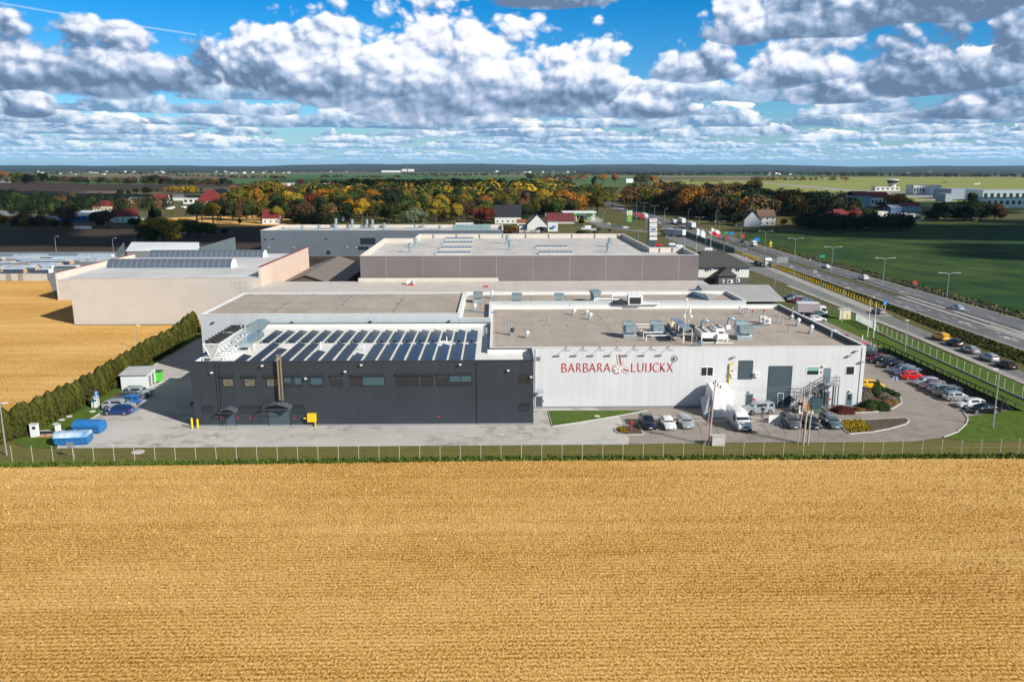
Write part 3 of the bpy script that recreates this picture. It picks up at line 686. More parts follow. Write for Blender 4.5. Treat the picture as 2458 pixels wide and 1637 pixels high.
for i, xx in enumerate((908, 936)):
    p = WZ(2, xx, 1100, YD-.5); b = MB(); pt = WZ(2, xx-24, 690, YD-.5)
    b.bar((p.x,YD-.5,p.z),(p.x,YD-.5,pt.z),.15,12); b.bar((p.x,YD-.5,pt.z+.0),(p.x,YD-.5,pt.z+.3),.19,12); 
    for zz in range(8): z_ = p.z+.5+zz*1.0; b.bar((p.x,YD-.5,z_),(p.x,YD-.5,z_+.07),.175,12)
    for zz in (1, 4, 7): z_ = p.z+.3+zz; b.box(p.x-.03,p.x+.03,YD-.32,YD+.01,z_,z_+.06)
    b.build('flue', M_flue, dark, smooth=40)
local(dark)

# --- white building with the sign
WX0, WX1, YWB = DXM+.0, 56.15, 158.0
whb = thing('factory_building', 'large white sheet-clad factory hall with red lettering on its front wall', 'factory', (27, YW, 0))
shell('w', whb, [(WX0,YW),(WX1,YW),(WX1,YWB),(WX0,YWB)], 8.75, 9.5, M_white, M_pvc, M_bitumen, .25, M_whiteplain)
b = MB(); b.box(WX1-.31, WX1-.26, YW+.27, YWB-.27, 8.76, 9.49); b.build('parapet_inner_sheet', mat('dark_slate_grey', (.07,.09,.12), .4), whb)  # thin dark blue-grey sheet over the inner face of the right parapet
def ww(k, x0, x1, y0, y1, mull=0, fm=None, pm=None, blind=None, name='window', fw=.12):
    a = WZ(k, x0, y1, YW); c = WZ(k, x1, y0, YW)
    return opening(whb, a.x, c.x, max(a.z,.02), c.z, YW, name, fm=fm or M_whiteplain, pm=pm, mull=mull, blind=blind, fw=fw)
ww(4,1428,1536,828,902,1)
ww(5,1240,1355,708,782, blind=(.5, mat('pale_green_blind', (.22,.42,.34), .6))); ww(5,1608,1688,705,780)
ww(5,593,735,650,822, name='shutter_door', pm=M_teal, fm=M_darktrim, fw=.04)
r_ = ww(5,862,1104,702,1078, name='loading_door', pm=M_teal, fm=M_darktrim, fw=.06)
a = WZ(5,963,1080,YW-.05); c = WZ(5,1020,952,YW-.05); b = MB()
b.box(a.x-.08,a.x,YW-.08,YW-.03,.03,c.z); b.box(c.x,c.x+.08,YW-.08,YW-.03,.03,c.z); b.box(a.x,c.x,YW-.08,YW-.03,c.z-.08,c.z); b.build('wicket_frame', M_whiteplain, r_)
ww(5,668,730,968,1075, name='door', pm=M_teal, fm=M_steel); ww(5,1402,1462,725,850, name='door', pm=mat('blue_grey_door',(.14,.20,.26),.5), fm=M_steel)
ww(5,1368,1450,945,1080, name='door', pm=M_teal, fm=M_steel); w_ = ww(5,1612,1665,962,1078, name='door', pm=mat('glazed_door',(.10,.16,.19),.3), fm=M_galv)
a = WZ(5,1617,1018,YW); c = WZ(5,1660,970,YW); b = MB(); b.box(a.x,c.x,YW-.045,YW-.02,a.z,c.z); b.build('door_pane', M_glass, w_)
ww(3,1440,1498,1090,1203, name='door', pm=M_teal, fm=M_galv)
a = WZ(3,1422,1130,YW-1); b = MB(); b.slab([(a.x,YW-1.1,2.75),(a.x+1.5,YW-1.1,2.75),(a.x+1.5,YW-.01,2.95),(a.x,YW-.01,2.95)], .08); b.build('door_canopy', M_galv, whb)
a = WZ(5,1290,1000,YW); b = MB(); b.box(a.x,a.x+1.6,YW-.05,YW+.01,.9,2.7); b.build('store_opening', M_glass, whb)
for (kk,x,y) in ((5,548,616),(5,1635,602),(5,1700,557),(5,1750,660)): lampbox(whb, WZ(kk,x,y,YW), YW, M_steel, s=.25)
M_lampcream = mat('cream_lamp_glass', (.7,.62,.42), .4)
for (kk,x,y) in ((5,702,941),(5,1390,703),(5,1418,914),(5,1643,936)):
    p = WZ(kk,x,y,YW); b = MB(); b.lathe((p.x,YW-.14,p.z-.12), [(.12,0),(.2,.08),(.2,.2),(.1,.28)], 10); b.build('door_lamp', M_lampcream, whb, smooth=40)
for (kk,x,y) in ((5,540,768),(5,770,768)):
    p = WZ(kk,x,y,YW); b = MB(); b.box(p.x-.45,p.x+.45,YW-.5,YW+.0,p.z-.04,p.z+.08); b.box(p.x-.3,p.x+.3,YW-.35,YW,p.z-.5,p.z-.05); b.build('wall_vent', M_whiteplain, whb)
for (kk,x,y) in ((5,738,1008),(5,752,1016),(5,1378,758),(5,1463,1010),(5,538,747),(3,1509,1128)):
    p = WZ(kk,x,y,YW); b = MB(); b.box(p.x-.11,p.x+.11,YW-.08,YW+.0,p.z-.11,p.z+.11); b.build('fire_bell', M_red, whb)
p = WZ(3,1462,751,YW); b = MB(); b.box(p.x-.35,p.x+.35,YW-.05,YW,p.z-.3,p.z+.3)
for i in range(5): b.box(p.x-.33,p.x+.33,YW-.09,YW-.05,p.z-.26+i*.11,p.z-.21+i*.11)
b.build('louvre', M_steel, whb)
a = WZ(5,517,682,YW-.15); c = WZ(5,500,950,YW-.15); b = MB(); b.bar((a.x,YW-.15,1.2),(a.x,YW-.15,a.z),.11,8); b.bar((a.x,YW-.15,a.z),(a.x+.55,YW-.15,a.z+.15),.11,8)
tag(b.build('gas_pipe', M_yellow, whb))
b = MB(); b.box(WX0+.1, WX1-.05, YW-.04, YW, 0, .3); b.build('plinth', M_steel, whb)
for px_ in (5.9, 55.6): b = MB(); b.bar((px_,YW-.07,.2),(px_,YW-.07,9.3),.05); b.build('downpipe', M_whiteplain, whb)
# dotted welds and dark joints on the roof
def seams(root, segs, z, m=M_trim, w=.10):
    b = MB()
    for (p, q) in segs:
        p = Vector(p); q = Vector(q); d = q-p; n_ = max(2, int(d.length/1.5)); r = random.Random(int(p.x*10))
        for i in range(n_):
            if r.random() < .35: continue
            c = p+d*((i+r.uniform(.2,.8))/n_); s_ = r.uniform(.08,.22); b.box(c.x-s_, c.x+s_, c.y-w, c.y+w, z, z+.03)
    return b.build('roof_joint', m, root)
def g2(k, pts, z): return [tuple(GZ(k, x, y, z)[:2]) for x, y in pts]
sg = []
A_ = g2(3,[(1080,330),(1085,655)],8.76); sg.append((A_[0],A_[1])); A_ = g2(3,[(1150,455),(1935,452)],8.76); sg.append((A_[0],A_[1]))
A_ = g2(4,[(0,452),(700,450)],8.76); sg.append((A_[0],A_[1])); A_ = g2(4,[(480,325),(600,480)],8.76); sg.append((A_[0],A_[1])); A_ = g2(4,[(600,480),(705,645)],8.76); sg.append((A_[0],A_[1]))
A_ = g2(5,[(440,180),(660,300)],8.76); sg.append((A_[0],A_[1])); A_ = g2(5,[(660,300),(980,512)],8.76); sg.append((A_[0],A_[1])); A_ = g2(5,[(0,305),(1250,305)],8.76); sg.append((A_[0],A_[1]))
A_ = g2(4,[(1050,325),(1180,410)],8.76); sg.append((A_[0],A_[1]))
seams(whb, sg, 8.753)
# sign lettering, emblem and lamps over it
def text_mesh(s, size, m, root, x, y, z, wd=None, name='lettering', depth=.03, offset=0.0, spacing=1.0, h=None):
    c = bpy.data.curves.new('t', 'FONT'); c.body = s; c.size = size; c.extrude = depth; c.offset = offset; c.space_character = spacing
    o = bpy.data.objects.new('t', c); COL.objects.link(o); bpy.context.view_layer.update()
    me = bpy.data.meshes.new_from_object(o.evaluated_get(bpy.context.evaluated_depsgraph_get())); bpy.data.objects.remove(o)
    xs = [v.co.x for v in me.vertices]; ys = [v.co.y for v in me.vertices]
    sx = wd/(max(xs)-min(xs)) if wd else 1.0; sy = h/(max(ys)-min(ys)) if h else sx; x0, y0 = min(xs), min(ys)
    for v in me.vertices: v.co = Vector(((v.co.x-x0)*sx+x, y-v.co.z, (v.co.y-y0)*sy+z))
    me.materials.clear(); me.materials.append(m); me.name = name
    ob = bpy.data.objects.new(name, me); COL.objects.link(ob); ob.parent = root; return ob
sign = thing('wall_sign', 'red BARBARA LUIJCKX lettering with round clover emblem on the white wall', 'sign', (26, YW-.1, 6))
M_sred = mat('sign_red', (.60,.010,.014), .45); M_sbrown = mat('sign_brown', (.30,.16,.16), .5); M_swhite = mat('sign_white', (.85,.85,.85), .5); M_sdark = mat('sign_dark_brown', (.07,.03,.02), .5)
Z['T'] = (1330, 840, 7.5968)
for ch, xa_, xb_ in (('B',143,238),('A',258,380),('R',412,503),('B',535,628),('A',640,762),('R',797,890),('A',908,1032),('L',1412,1497),('U',1525,1635),('I',1671,1688),('J',1710,1778),('C',1800,1915),('K',1940,2037),('X',2055,2170)):
    lo = 402-(xa_-143)*.005; a = WZ('T',xa_,lo,YW); c = WZ('T',xb_,lo-160,YW); text_mesh(ch, 3, M_sred, sign, a.x, YW-.06, a.z, c.x-a.x, h=c.z-a.z, offset=0 if ch == 'I' else -.068, name='letter')
a = WZ('T',2166,188,YW); c = WZ('T',2212,135,YW); text_mesh('R', 1, M_sdark, sign, a.x, YW-.06, a.z, c.x-a.x, h=c.z-a.z, offset=.015)
def disc(cx, cz, r, y, m, root, name, r0=0.0, n=32, t=.02):
    b = MB(); vo = [(cx+r*cos(2*pi*i/n), cz+r*sin(2*pi*i/n)) for i in range(n)]
    if r0:
        vi = [(cx+r0*cos(2*pi*i/n), cz+r0*sin(2*pi*i/n)) for i in range(n)]
        b.add([(p[0],y,p[1]) for p in vo]+[(p[0],y,p[1]) for p in vi], [(i,(i+1)%n,(i+1)%n+n,i+n) for i in range(n)])
    else: b.slab([(p[0],y,p[1]) for p in vo], -t)
    return b.build(name, m, root)
a = WZ('T',2190,162,YW); e = WZ('T',2249,162,YW); R_ = e.x-a.x; disc(a.x, a.z, R_, YW-.06, M_sdark, sign, 'ring', R_*.84)
a = WZ('T',1163,345,YW); e = WZ('T',1262,345,YW); R_ = e.x-a.x
disc(a.x, a.z, R_, YW-.07, M_sbrown, sign, 'emblem_rim'); disc(a.x, a.z, R_*.93, YW-.10, M_swhite, sign, 'emblem_ground'); disc(a.x, a.z, R_*.80, YW-.13, mat('emblem_red',(.62,.02,.05),.4), sign, 'emblem_disc')
b = MB()
for k in range(5):
    t = 2*pi*k/5+pi/2+.05; cx, cz = a.x+R_*.42*cos(t), a.z+R_*.42*sin(t)
    b.slab([(cx+R_*.32*cos(u)+R_*.05*cos(t)*cos(2*(u-t)),YW-.16,cz+R_*.30*sin(u)) for u in [2*pi*i/14 for i in range(14)]], -.02)
    b.slab([(a.x+.1*cos(t+1.5),YW-.162,a.z+.1*sin(t+1.5)),(a.x-.1*cos(t+1.5),YW-.162,a.z-.1*sin(t+1.5)),(cx,YW-.162,cz)], -.02)
b.build('emblem_clover', M_swhite, sign)
def swoosh(ptsL, ptsR, m, y, name):
    b = MB(); L = [WZ('T',x,q,YW) for x,q in ptsL]; R = [WZ('T',x,q,YW) for x,q in ptsR]
    for i in range(len(L)-1): b.quad((L[i].x,y,L[i].z),(R[i].x,y,R[i].z),(R[i+1].x,y,R[i+1].z),(L[i+1].x,y,L[i+1].z))
    b.build(name, m, sign)
def band(cx, w):
    "offset curve pieces of the two arms of the emblem"
    return cx
arm1 = [(1190,80),(1192,120),(1196,165),(1205,210),(1218,255),(1235,300)]
for (w, m, yy, nm) in ((50,M_sbrown,.045,'arm_edge'),(41,M_swhite,.05,'arm_gap'),(25,M_sbrown,.055,'arm_core')):
    swoosh([(x-w,y) for x,y in arm1],[(x+w*.95,y) for x,y in arm1], m, YW-yy, nm)
arm2 = [(1235,325),(1262,345),(1295,362),(1330,374),(1367,382)]
for (w, m, yy, nm) in ((48,M_sbrown,.045,'arm_edge'),(38,M_swhite,.05,'arm_gap'),(21,M_sbrown,.055,'arm_core')):
    swoosh([(x-w*.25,y+w) for x,y in arm2],[(x+w*.25,y-w) for x,y in arm2], m, YW-yy, nm)
local(sign)
for i in range(7):
    p = W(1359+i*40.9, 837, YW-.2); t_ = thing('sign_lamp', ['leftmost','second','third','middle','fifth','sixth','rightmost'][i]+' thin-armed floodlight above the red lettering', 'lamp', (p.x, YW, 9.45), group='floodlights over the wall sign')
    b = MB(); b.bar((0,-.02,.05),(0,-1.2,-.1),.035,6); b.box(-.12,.12,-.12,.1,.02,.14); b.build('arm', M_steel, t_)
    b = MB(); b.box(-.5,.5,-1.32,-1.12,-.2,-.08); b.build('lamp_head', M_galv, t_)
local(whb)

# --- grey-white hall behind (left), brown roof
YG, GX0, GX1, ZG = 140.4, -51.6, -6.5, 11.0
hall = thing('factory_hall', 'pale grey sheet-clad hall with flat brown roof behind the solar roof', 'hall', (-29, YG, 0))
shell('g', hall, [(GX0,YG),(GX1,YG),(GX1,165.5),(GX0,165.5)], 10.75, 11.0, mat('pale_grey_sheet', (.47,.495,.52), .5, var=.03, vscale=.2, ribs=(0,1.16,.05), seam=.82), M_white, M_bitumen, .3, M_whiteplain)
A1 = [g2(2,[(1095,115),(810,295)],10.76), g2(2,[(1590,112),(1400,292)],10.76), g2(2,[(2030,185),(1960,290)],10.76), g2(2,[(430,195),(2030,193)],10.76), g2(3,[(275,175),(150,345)],10.76), g2(3,[(20,257),(760,257)],10.76), g2(2,[(540,105),(2030,103)],10.76)]
seams(hall, [(q[0],q[1]) for q in A1], 10.753, w=.12)
for (x,y) in ((285,368),(1025,366),(1765,358)): lampbox(hall, WZ(2,x,y,YG), YG, M_trim, s=.22)
lampbox(hall, WZ(3,667,412,YG), YG, M_trim, s=.22)
p = WZ(2,1757,410,YG); b = MB(); b.bar((p.x,YG-.06,9),(p.x,YG-.06,10.5),.05); b.build('downpipe', M_whiteplain, hall)
b = MB()                                                             # light railing at the back-left corner
q0 = GZ(2,520,100,11)
for dx, h in ((-1.6,2.2),(-.9,2.9),(-.2,3.0),(.5,3.0),(1.2,2.6),(.1,2.0)): b.bar((q0.x+dx,165.2,11),(q0.x+dx,165.2,11+h),.03,4)
for h in (1.0,2.0): b.bar((q0.x-1.6,165.2,11+h),(q0.x+1.2,165.2,11+h),.025,4)
b.build('roof_ladder', M_steel, hall)
local(hall)
# --- middle hall behind the white building
midh = thing('factory_hall', 'lower brown-roofed hall strip behind the white parapet carrying blue-grey hoods', 'hall', (20, YWB+.3, 0))
shell('m', midh, [(GX1+.05,YG+.0),(WX0-.05,YG+.0),(WX0-.05,YWB+.05),(49.5,YWB+.05),(49.5,171.5),(GX1+.05,171.5)], 9.55, 10.2, mat('pale_grey_sheet', (.5,.5,.5)), M_pvc, M_bitumen, .3, M_whiteplain)
A1 = [g2(3,[(1068,190),(1062,280)],9.56), g2(3,[(1385,190),(1418,275)],9.56), g2(3,[(1700,188),(1750,278)],9.56), g2(4,[(205,190),(255,275)],9.56), g2(4,[(990,190),(1095,272)],9.56)]
seams(midh, [(q[0],q[1]) for q in A1], 9.553, w=.14)
local(midh)
# --- low white-roofed hall behind, spanning the width
lowh = thing('factory_hall', 'long low hall with cream sheet roof in front of the mauve hall', 'hall', (0, 172, 0))
b = MB(); LX0, LX1, LY0, LY1 = -57.0, 50.5, 171.6, 196.6
b.box(LX0, LX1, LY0, LY1-.02, 0, 8.2); b.build('wall', M_cream, lowh)
b = MB(); b.slab([(LX0,LY0,8.45),(LX1,LY0,8.45),(LX1,LY1,8.9),(LX0,LY1,8.9)], .12); b.build('roof', mat('cream_roof_sheet', (.56,.51,.475), .6, var=.06, vscale=.3, ribs=(0,1.0,.06), seam=.85), lowh)
b = MB(); b.box(LX0,LX1,LY0-.14,LY0-.02,7.2,8.75); b.build('fascia', M_white, lowh)
b = MB(); b.box(-33.3,.5,LY1-.9,LY1-.3,9.03,9.9); b.build('upstand', M_creaminner, lowh)
# roof clutter: red hatch, small duct stubs
p = GZ(3,320,90,8.9); b = MB(); b.box(p.x-.9,p.x+.8,p.y+.6,p.y+.75,8.85,10.1); b.box(p.x-.9,p.x-.7,p.y-.45,p.y+.6,8.9,10.1); b.box(p.x+.6,p.x+.8,p.y-.45,p.y+.6,8.9,10.1); b.build('hatch_surround', M_whiteplain, lowh)
b = MB(); b.slab([(p.x-.6,p.y-1.2,8.95),(p.x+.9,p.y-1.2,8.95),(p.x+.9,p.y-.6,9.15),(p.x-.6,p.y-.6,9.15)], .1); b.build('hatch_lid', M_red, lowh)
p = GZ(3,995,104,9.0); b = MB(); b.box(p.x-.6,p.x+.6,p.y-.2,p.y+.2,8.95,9.2); b.build('red_box', M_red, lowh)
local(lowh)
# --- mauve hall
YM = 196.8; MX0, MX1 = -32.9, 49.4
mauve = thing('factory_hall', 'big mauve-grey sheet hall with pale skylit roof, behind the low cream roof', 'hall', (8, YM, 0))
zm = 15.2
polyM = [(MX0,YM),(MX1,YM),(50.1,216.2),(41.2,216.2),(40.8,246),(-10.0,246.02),(-10.0,262),(-24.6,262),(-33.7,245.3)]
shell('m', mauve, [(MX0,YM),(MX1,YM),(50.0,216.2),(41.1,216.2),(40.8,262.0),(-24.6,262),(-24.6,246),(-33.6,246)][:], 13.9, zm, M_mauve, M_creaminner, M_bitgrey, .3, M_whiteplain)
MUL = MB()
for i in range(9): x = -20+i*7.4; MUL.box(x-.12,x+.12,261.5,261.7,13.9,15.2)
for i in range(5): x = 40.75; MUL.box(x-.3,x-.26,220+i*8,220.3+i*8,13.9,15.2)
for i in range(2): MUL.box(43.5+i*3.4,43.7+i*3.4,215.7,215.9,13.9,15.2)
MUL.build('parapet_posts', M_steel, mauve)
for i in range(10):
    x = MX0+.05+8.9*i+4
    if i in (2,5,8):
        pass
def skylight(root, x0, x1, y, z, w=2.0, m=None):
    b = MB(); b.box(x0,x1,y,y+w,z,z+.35); f = b.build('skylight', M_creaminner, root)
    c = MB(); c.slab([(x0+.1,y+.1,z+.36),(x1-.1,y+.1,z+.36),(x1-.1,y+w/2,z+.8),(x0+.1,y+w/2,z+.8)], .04); c.slab([(x0+.1,y+w/2,z+.8),(x1-.1,y+w/2,z+.8),(x1-.1,y+w-.1,z+.36),(x0+.1,y+w-.1,z+.36)], .04)
    c.build('glazing', mat('skylight_glass', (.16,.22,.30), .12, spec=.8, ribs=(0,1.1,.08), seam=2.2), f)
for (k,xa,xb,yb) in (('B',1780,2040,742),('B',1755,2030,788),('B',1728,2022,835),('B',1695,2012,882),('C',325,620,825),('C',355,670,880)):
    a = GZ(k,xa,yb-2,13.9); c = GZ(k,xb,yb-2,13.9); skylight(mauve, a.x, c.x, min(max(a.y, YM+1),255), 13.92)
local(mauve)
def rooftop_vent(p, label, h=2.6, r=.55, grp='turret vents on the mauve hall'):
    t_ = thing('roof_vent', label, 'roof vent', p, group=grp)
    b = MB(); b.box(-r,r,-r,r,0,.35); b.build('base', M_galv, t_)
    b = MB(); b.lathe((0,0,.35), [(r*.7,0),(r*.7,h*.35),(r*1.05,h*.37),(r*1.05,h*.8),(r*.6,h*.86)], 12); b.build('turret', M_galvd, t_, smooth=40)
    return t_
for i,(k,x,y,lb) in enumerate((('B',1510,812,'left turret vent, farther of the pair on mauve hall roof'),('B',1462,862,'left turret vent, nearer of the pair on mauve hall roof'),('C',68,780,'middle turret vent on the mauve hall roof, farther one'),('C',92,838,'middle turret vent on the mauve hall roof, nearer one'),('C',1000,808,'right turret vent on the mauve hall roof, farther one'),('C',985,858,'right turret vent on the mauve hall roof, nearer one'))):
    p = GZ(k,x,y,13.9); p.z = 13.92; rooftop_vent(p, lb)
# --- far blue-grey hall
far = thing('factory_hall', 'long blue-grey hall farthest back, with white loading yard before it', 'hall', (-47, 338.6, 0))
shell('f', far, [(-97,338.6),(3,338.6),(3,371),(-97,371)], 9.6, 10.8, M_blugrey, M_creaminner, M_bitgrey, .4, M_whiteplain)
for i in range(9):
    x = -88+i*9.5; skylight(far, x, x+7, 346+(i%2)*9, 9.62)
opening(far, -56, -50, 5, 7.5, 338.55, 'loading_door', pm=M_glass)
for (x,y) in ((144,738),(211,736),(697,734),(172,815),(399,815),(886,813),(969,813)): lampbox(far, WZ('B',x,y,338.6), 338.6, M_whiteplain if y > 800 else M_trim, s=.5)
p0 = WZ('B',992,832,338.5); p1_ = WZ('B',1080,805,338.5); b = MB(); b.box(p0.x,p1_.x,338.3,338.6,p0.z,p1_.z); b.build('ribbon_window', M_glass, far)
p0 = WZ('B',705,872,338.5); p1_ = WZ('B',732,842,338.5); b = MB(); b.box(p0.x,p1_.x,338.3,338.6,p0.z,p1_.z); b.build('ribbon_window', M_glass, far)
local(far)
for i,(x,y,h) in enumerate(((805,620,5.5),(955,618,5),(1087,618,5),(1136,618,5),(632,655,3.5),(775,655,4),(1237,620,2.5),(905,635,2.2),(480,650,2.2),(303,655,1.8),(1015,640,1.8),(1505,632,2.2),(1600,610,2.0),(1730,650,2.5),(1220,655,2.6),(1945,655,2))):
    p = GZ('B'==0 or 'B',x,y+6,9.7); p.z = 9.65; p.y = min(max(p.y,340.5),369)
    rooftop_vent(p, 'grey vent stack on far blue-grey hall roof, number %d from its left end' % (i+1) if 0 else ['tall mushroom vent at far-left edge of the blue-grey hall','second tall mushroom vent on the blue-grey hall','third tall mushroom vent on the blue-grey hall','fourth tall mushroom vent on the blue-grey hall','square blue vent block at left on the far hall','second blue vent block on the far hall','squat vent in the middle of the far hall','vent between the long skylights on the far hall','vent over the third wall bay of the far hall','leftmost small vent on the far hall roof','small vent right of the long skylight, far hall','vent above the right skylight of the far hall','small vent on the back edge of the far hall','vent right of centre on the far hall roof','round cowl at the front edge of the far hall','vent beside the big green cooler on the far hall'][i], h*.8, .6, 'vents on the far hall roof')
t_ = thing('roof_cooler', 'long green-grey cooling unit on the right end of the far hall roof', 'cooler', (GZ('B',2030,650,9.7).x, 345, 9.65))
b = MB(); b.box(-8,8,-1.5,1.5,.5,2.8); b.build('casing', mat('green_grey_casing',(.22,.32,.32),.5,var=.1,vscale=.5,ribs=(0,2,.1)), t_)
b = MB(); [b.box(x,x+.3,-1.4,1.4,0,.5) for x in (-7,-2.5,2.5,6.7)]; b.build('feet', M_steel, t_)
# --- beige hall with barrel skylights
YH = 189.3
beige = thing('warehouse', 'big windowless beige hall with two long barrel skylights beside the stubble', 'warehouse', (-77, YH, 0))
b = MB(); b.box(-99,-55.3,YH,241,0,10.9); b.build('wall', M_cream, beige)
b = MB(); b.slab([(-99.1,YH-.1,10.92),(-55.3,YH-.1,10.92),(-55.3,241,11.15),(-99.1,241,11.15)], .1)
b.build('roof', mat('pale_metal_roof', (.60,.585,.58), .55, var=.12, vscale=.12, ribs=(0,1.5,.09), seam=.80), beige)
b = MB(); b.box(-55.29,-54.7,YH-.02,238,0,13.4); w_ = b.build('gable_wall', M_pinkish, beige)
b = MB(); b.box(-55.35,-54.64,YH-.06,238.1,13.403,13.5); b.build('coping', mat('dark_red_coping',(.28,.03,.03),.5), w_)
b = MB(); b.box(-121.5,-99.02,226,275,0,5.6); b.build('wing', M_cream, beige)
b = MB(); b.slab([(-121.5,225.9,5.62),(-99.1,225.9,5.62),(-99.1,275,6.3),(-121.5,275,6.3)], .1); b.build('wing_roof', MAT['pale_metal_roof'], beige)
b = MB(); b.box(-121.9,-121.51,225.9,276,0,7.6); w_ = b.build('parapet_wall', M_creaminner, beige)
b = MB(); b.box(-121.95,-121.46,225.8,276.1,7.603,7.7); b.build('coping', MAT['dark_red_coping'], w_)
def barrel(x0, x1, y, z, r, root):
    b = MB(); n = 10; prof = [(y+r-r*cos(pi*i/n), z+r*.85*sin(pi*i/n)) for i in range(n+1)]; k = int((x1-x0)/1.45)
    for i in range(n): b.quad((x0,prof[i][0],prof[i][1]),(x1,prof[i][0],prof[i][1]),(x1,prof[i+1][0],prof[i+1][1]),(x0,prof[i+1][0],prof[i+1][1]))
    for x in (x0, x1): b.add([(x,p[0],p[1]) for p in prof], [tuple(range(n+1))], 2)
    f = b.build('barrel_skylight', [mat('barrel_glazing', (.10,.125,.155), .18, spec=.9), M_steel, M_whiteplain], root)
    c = MB()
    for j in range(k+1):
        x = x0+(x1-x0)*j/k
        for i in range(n):
            (a0,a1),(b0,b1) = prof[i], prof[i+1]; e_ = .05
            c.add([(x-e_,a0,a1+.02),(x+e_,a0,a1+.02),(x+e_,b0,b1+.02),(x-e_,b0,b1+.02)], [(0,1,2,3)])
    c.box(x0-.1,x1+.1,y-.2,y,z-.05,z+.25); c.box(x0-.1,x1+.1,y+2*r,y+2*r+.2,z-.05,z+.25)
    c.build('ribs', mat('skylight_ribs',(.40,.42,.45),.4,.4), f)
barrel(-98.4,-67.2,206.5,11.05,2.6,beige); barrel(-97.8,-65.8,230.5,11.12,2.4,beige)
p = MB(); p.bar((-56.5,191.5,11),(-55.6,191.5,13),.05); p.build('stay', M_steel, beige)
local(beige)
# --- white roofed hall behind it, with grey gable
w2 = thing('warehouse', 'white low-pitched roof of a hall behind the barrel skylights', 'warehouse', (-115, 300, 0))
a0 = GZ('A',1145,850,6); a1 = GZ('A',1820,840,6); b0 = GZ('A',1200,768,8); b1 = GZ('A',1815,770,8)
b = MB(); b.slab([a0,a1,b1,b0], .15); b.build('roof', mat('white_roof_sheet', (.66,.68,.70), .5, var=.05, vscale=.1, ribs=(0,1.2,.06), seam=.9), w2)
b = MB(); b.box(a0.x+.3,a1.x,a0.y+.4,a0.y+22,0,5.8); b.build('wall', M_steel, w2)
c0 = GZ('A',1920,755,8.4); b = MB(); b.slab([(a1.x+.05,a1.y,0),(a1.x+6,a1.y+22,0),(a1.x+6,a1.y+22,9.0),(a1.x+.05,a1.y,7.2)], .5); b.build('gable_wall', mat('dull_slate_sheet',(.12,.145,.16),.6,ribs=(1,1.2,.06)), w2)
local(w2)
# --- brown gable shed
sh_ = thing('shed', 'brown gable-roofed shed between the salmon wall and the mauve hall', 'shed', (-47, 198, 0))
ey, ry, x_l, x_r, x_m, y0_, y1_ = 7.3, 9.9, -55.0, -39.5, -47.6, 203.0, 247
M_brown = mat('brown_roof_sheet', (.20,.165,.145), .6, var=.05, vscale=.3, ribs=(1,1.2,.06), seam=.85)
b = MB(); b.slab([(x_l-.4,y0_-.5,ey-.2),(x_m,y0_-.5,ry),(x_m,y1_,ry),(x_l-.4,y1_,ey-.2)], -.15); b.slab([(x_m+.01,y0_-.5,ry),(x_r+.4,y0_-.5,ey-.2),(x_r+.4,y1_,ey-.2),(x_m+.01,y1_,ry)], -.15); b.build('roof', M_brown, sh_)
b = MB(); b.add([(x_l,y0_,0),(x_r,y0_,0),(x_r,y0_,ey-.2),(x_m,y0_,ry-.25),(x_l,y0_,ey-.2),(x_l,y1_-.2,0),(x_r,y1_-.2,0),(x_r,y1_-.2,ey-.2),(x_m,y1_-.2,ry-.25),(x_l,y1_-.2,ey-.2)], [(0,1,2,3,4),(9,8,7,6,5),(0,4,9,5),(1,6,7,2)]); b.build('wall', mat('brown_wall_sheet',(.11,.09,.08),.7,ribs=(0,.9,.06)), sh_)
for x in (-52.3,-48.8,-45.6): b = MB(); b.box(x-.22,x+.22,y0_-.06,y0_,7.2,7.9); b.build('window', M_whiteplain, sh_)
local(sh_)
# --- canopy building with pitched light roof at the right
rb = thing('office_annex', 'pale sheet roof annex sloping to the right of the brown roofs', 'annex', (57, 172, 0))
q = [GZ(5,290,96,9.3),GZ(5,1035,92,9.3),GZ('I',1925,668,9.9),GZ('I',600,668,9.9)]
q[0] = Vector((48.2,158.6,9.4)); q[1] = GZ(5,1035,92,8.3); q[2] = GZ('I',1925,668,8.9); q[3] = GZ('I',590,665,10.0)
q[0] = GZ(5,330,96,9.4)
b = MB(); b.slab(q, .15); b.build('roof', mat('pale_annex_roof', (.40,.39,.375), .55, var=.05, vscale=.3, ribs=(0,1.6,.07), seam=.82), rb)
b = MB(); b.box(q[0].x+.8,q[1].x-1.0,q[0].y+.6,q[3].y-.6,0,7.6); b.build('wall', M_cream, rb)
hp = [GZ(5,120,35,10.2), GZ(5,200,5,10.3)]
b = MB(); k0 = GZ('I',385,860,9.8); k1 = GZ('I',480,805,10.2); k2 = GZ(5,340,96,9.45); k3 = GZ(5,270,125,9.0)
b.add([k0,k1,k2,k3],[(0,3,2,1)]); b.add([(k1.x,k1.y,k1.z),(q[3].x,q[3].y,q[3].z),(k2.x,k2.y,k2.z)],[(0,2,1)]); b.build('valley_flashing', mat('dark_flashing',(.07,.10,.13),.35,.5), rb)
local(rb)

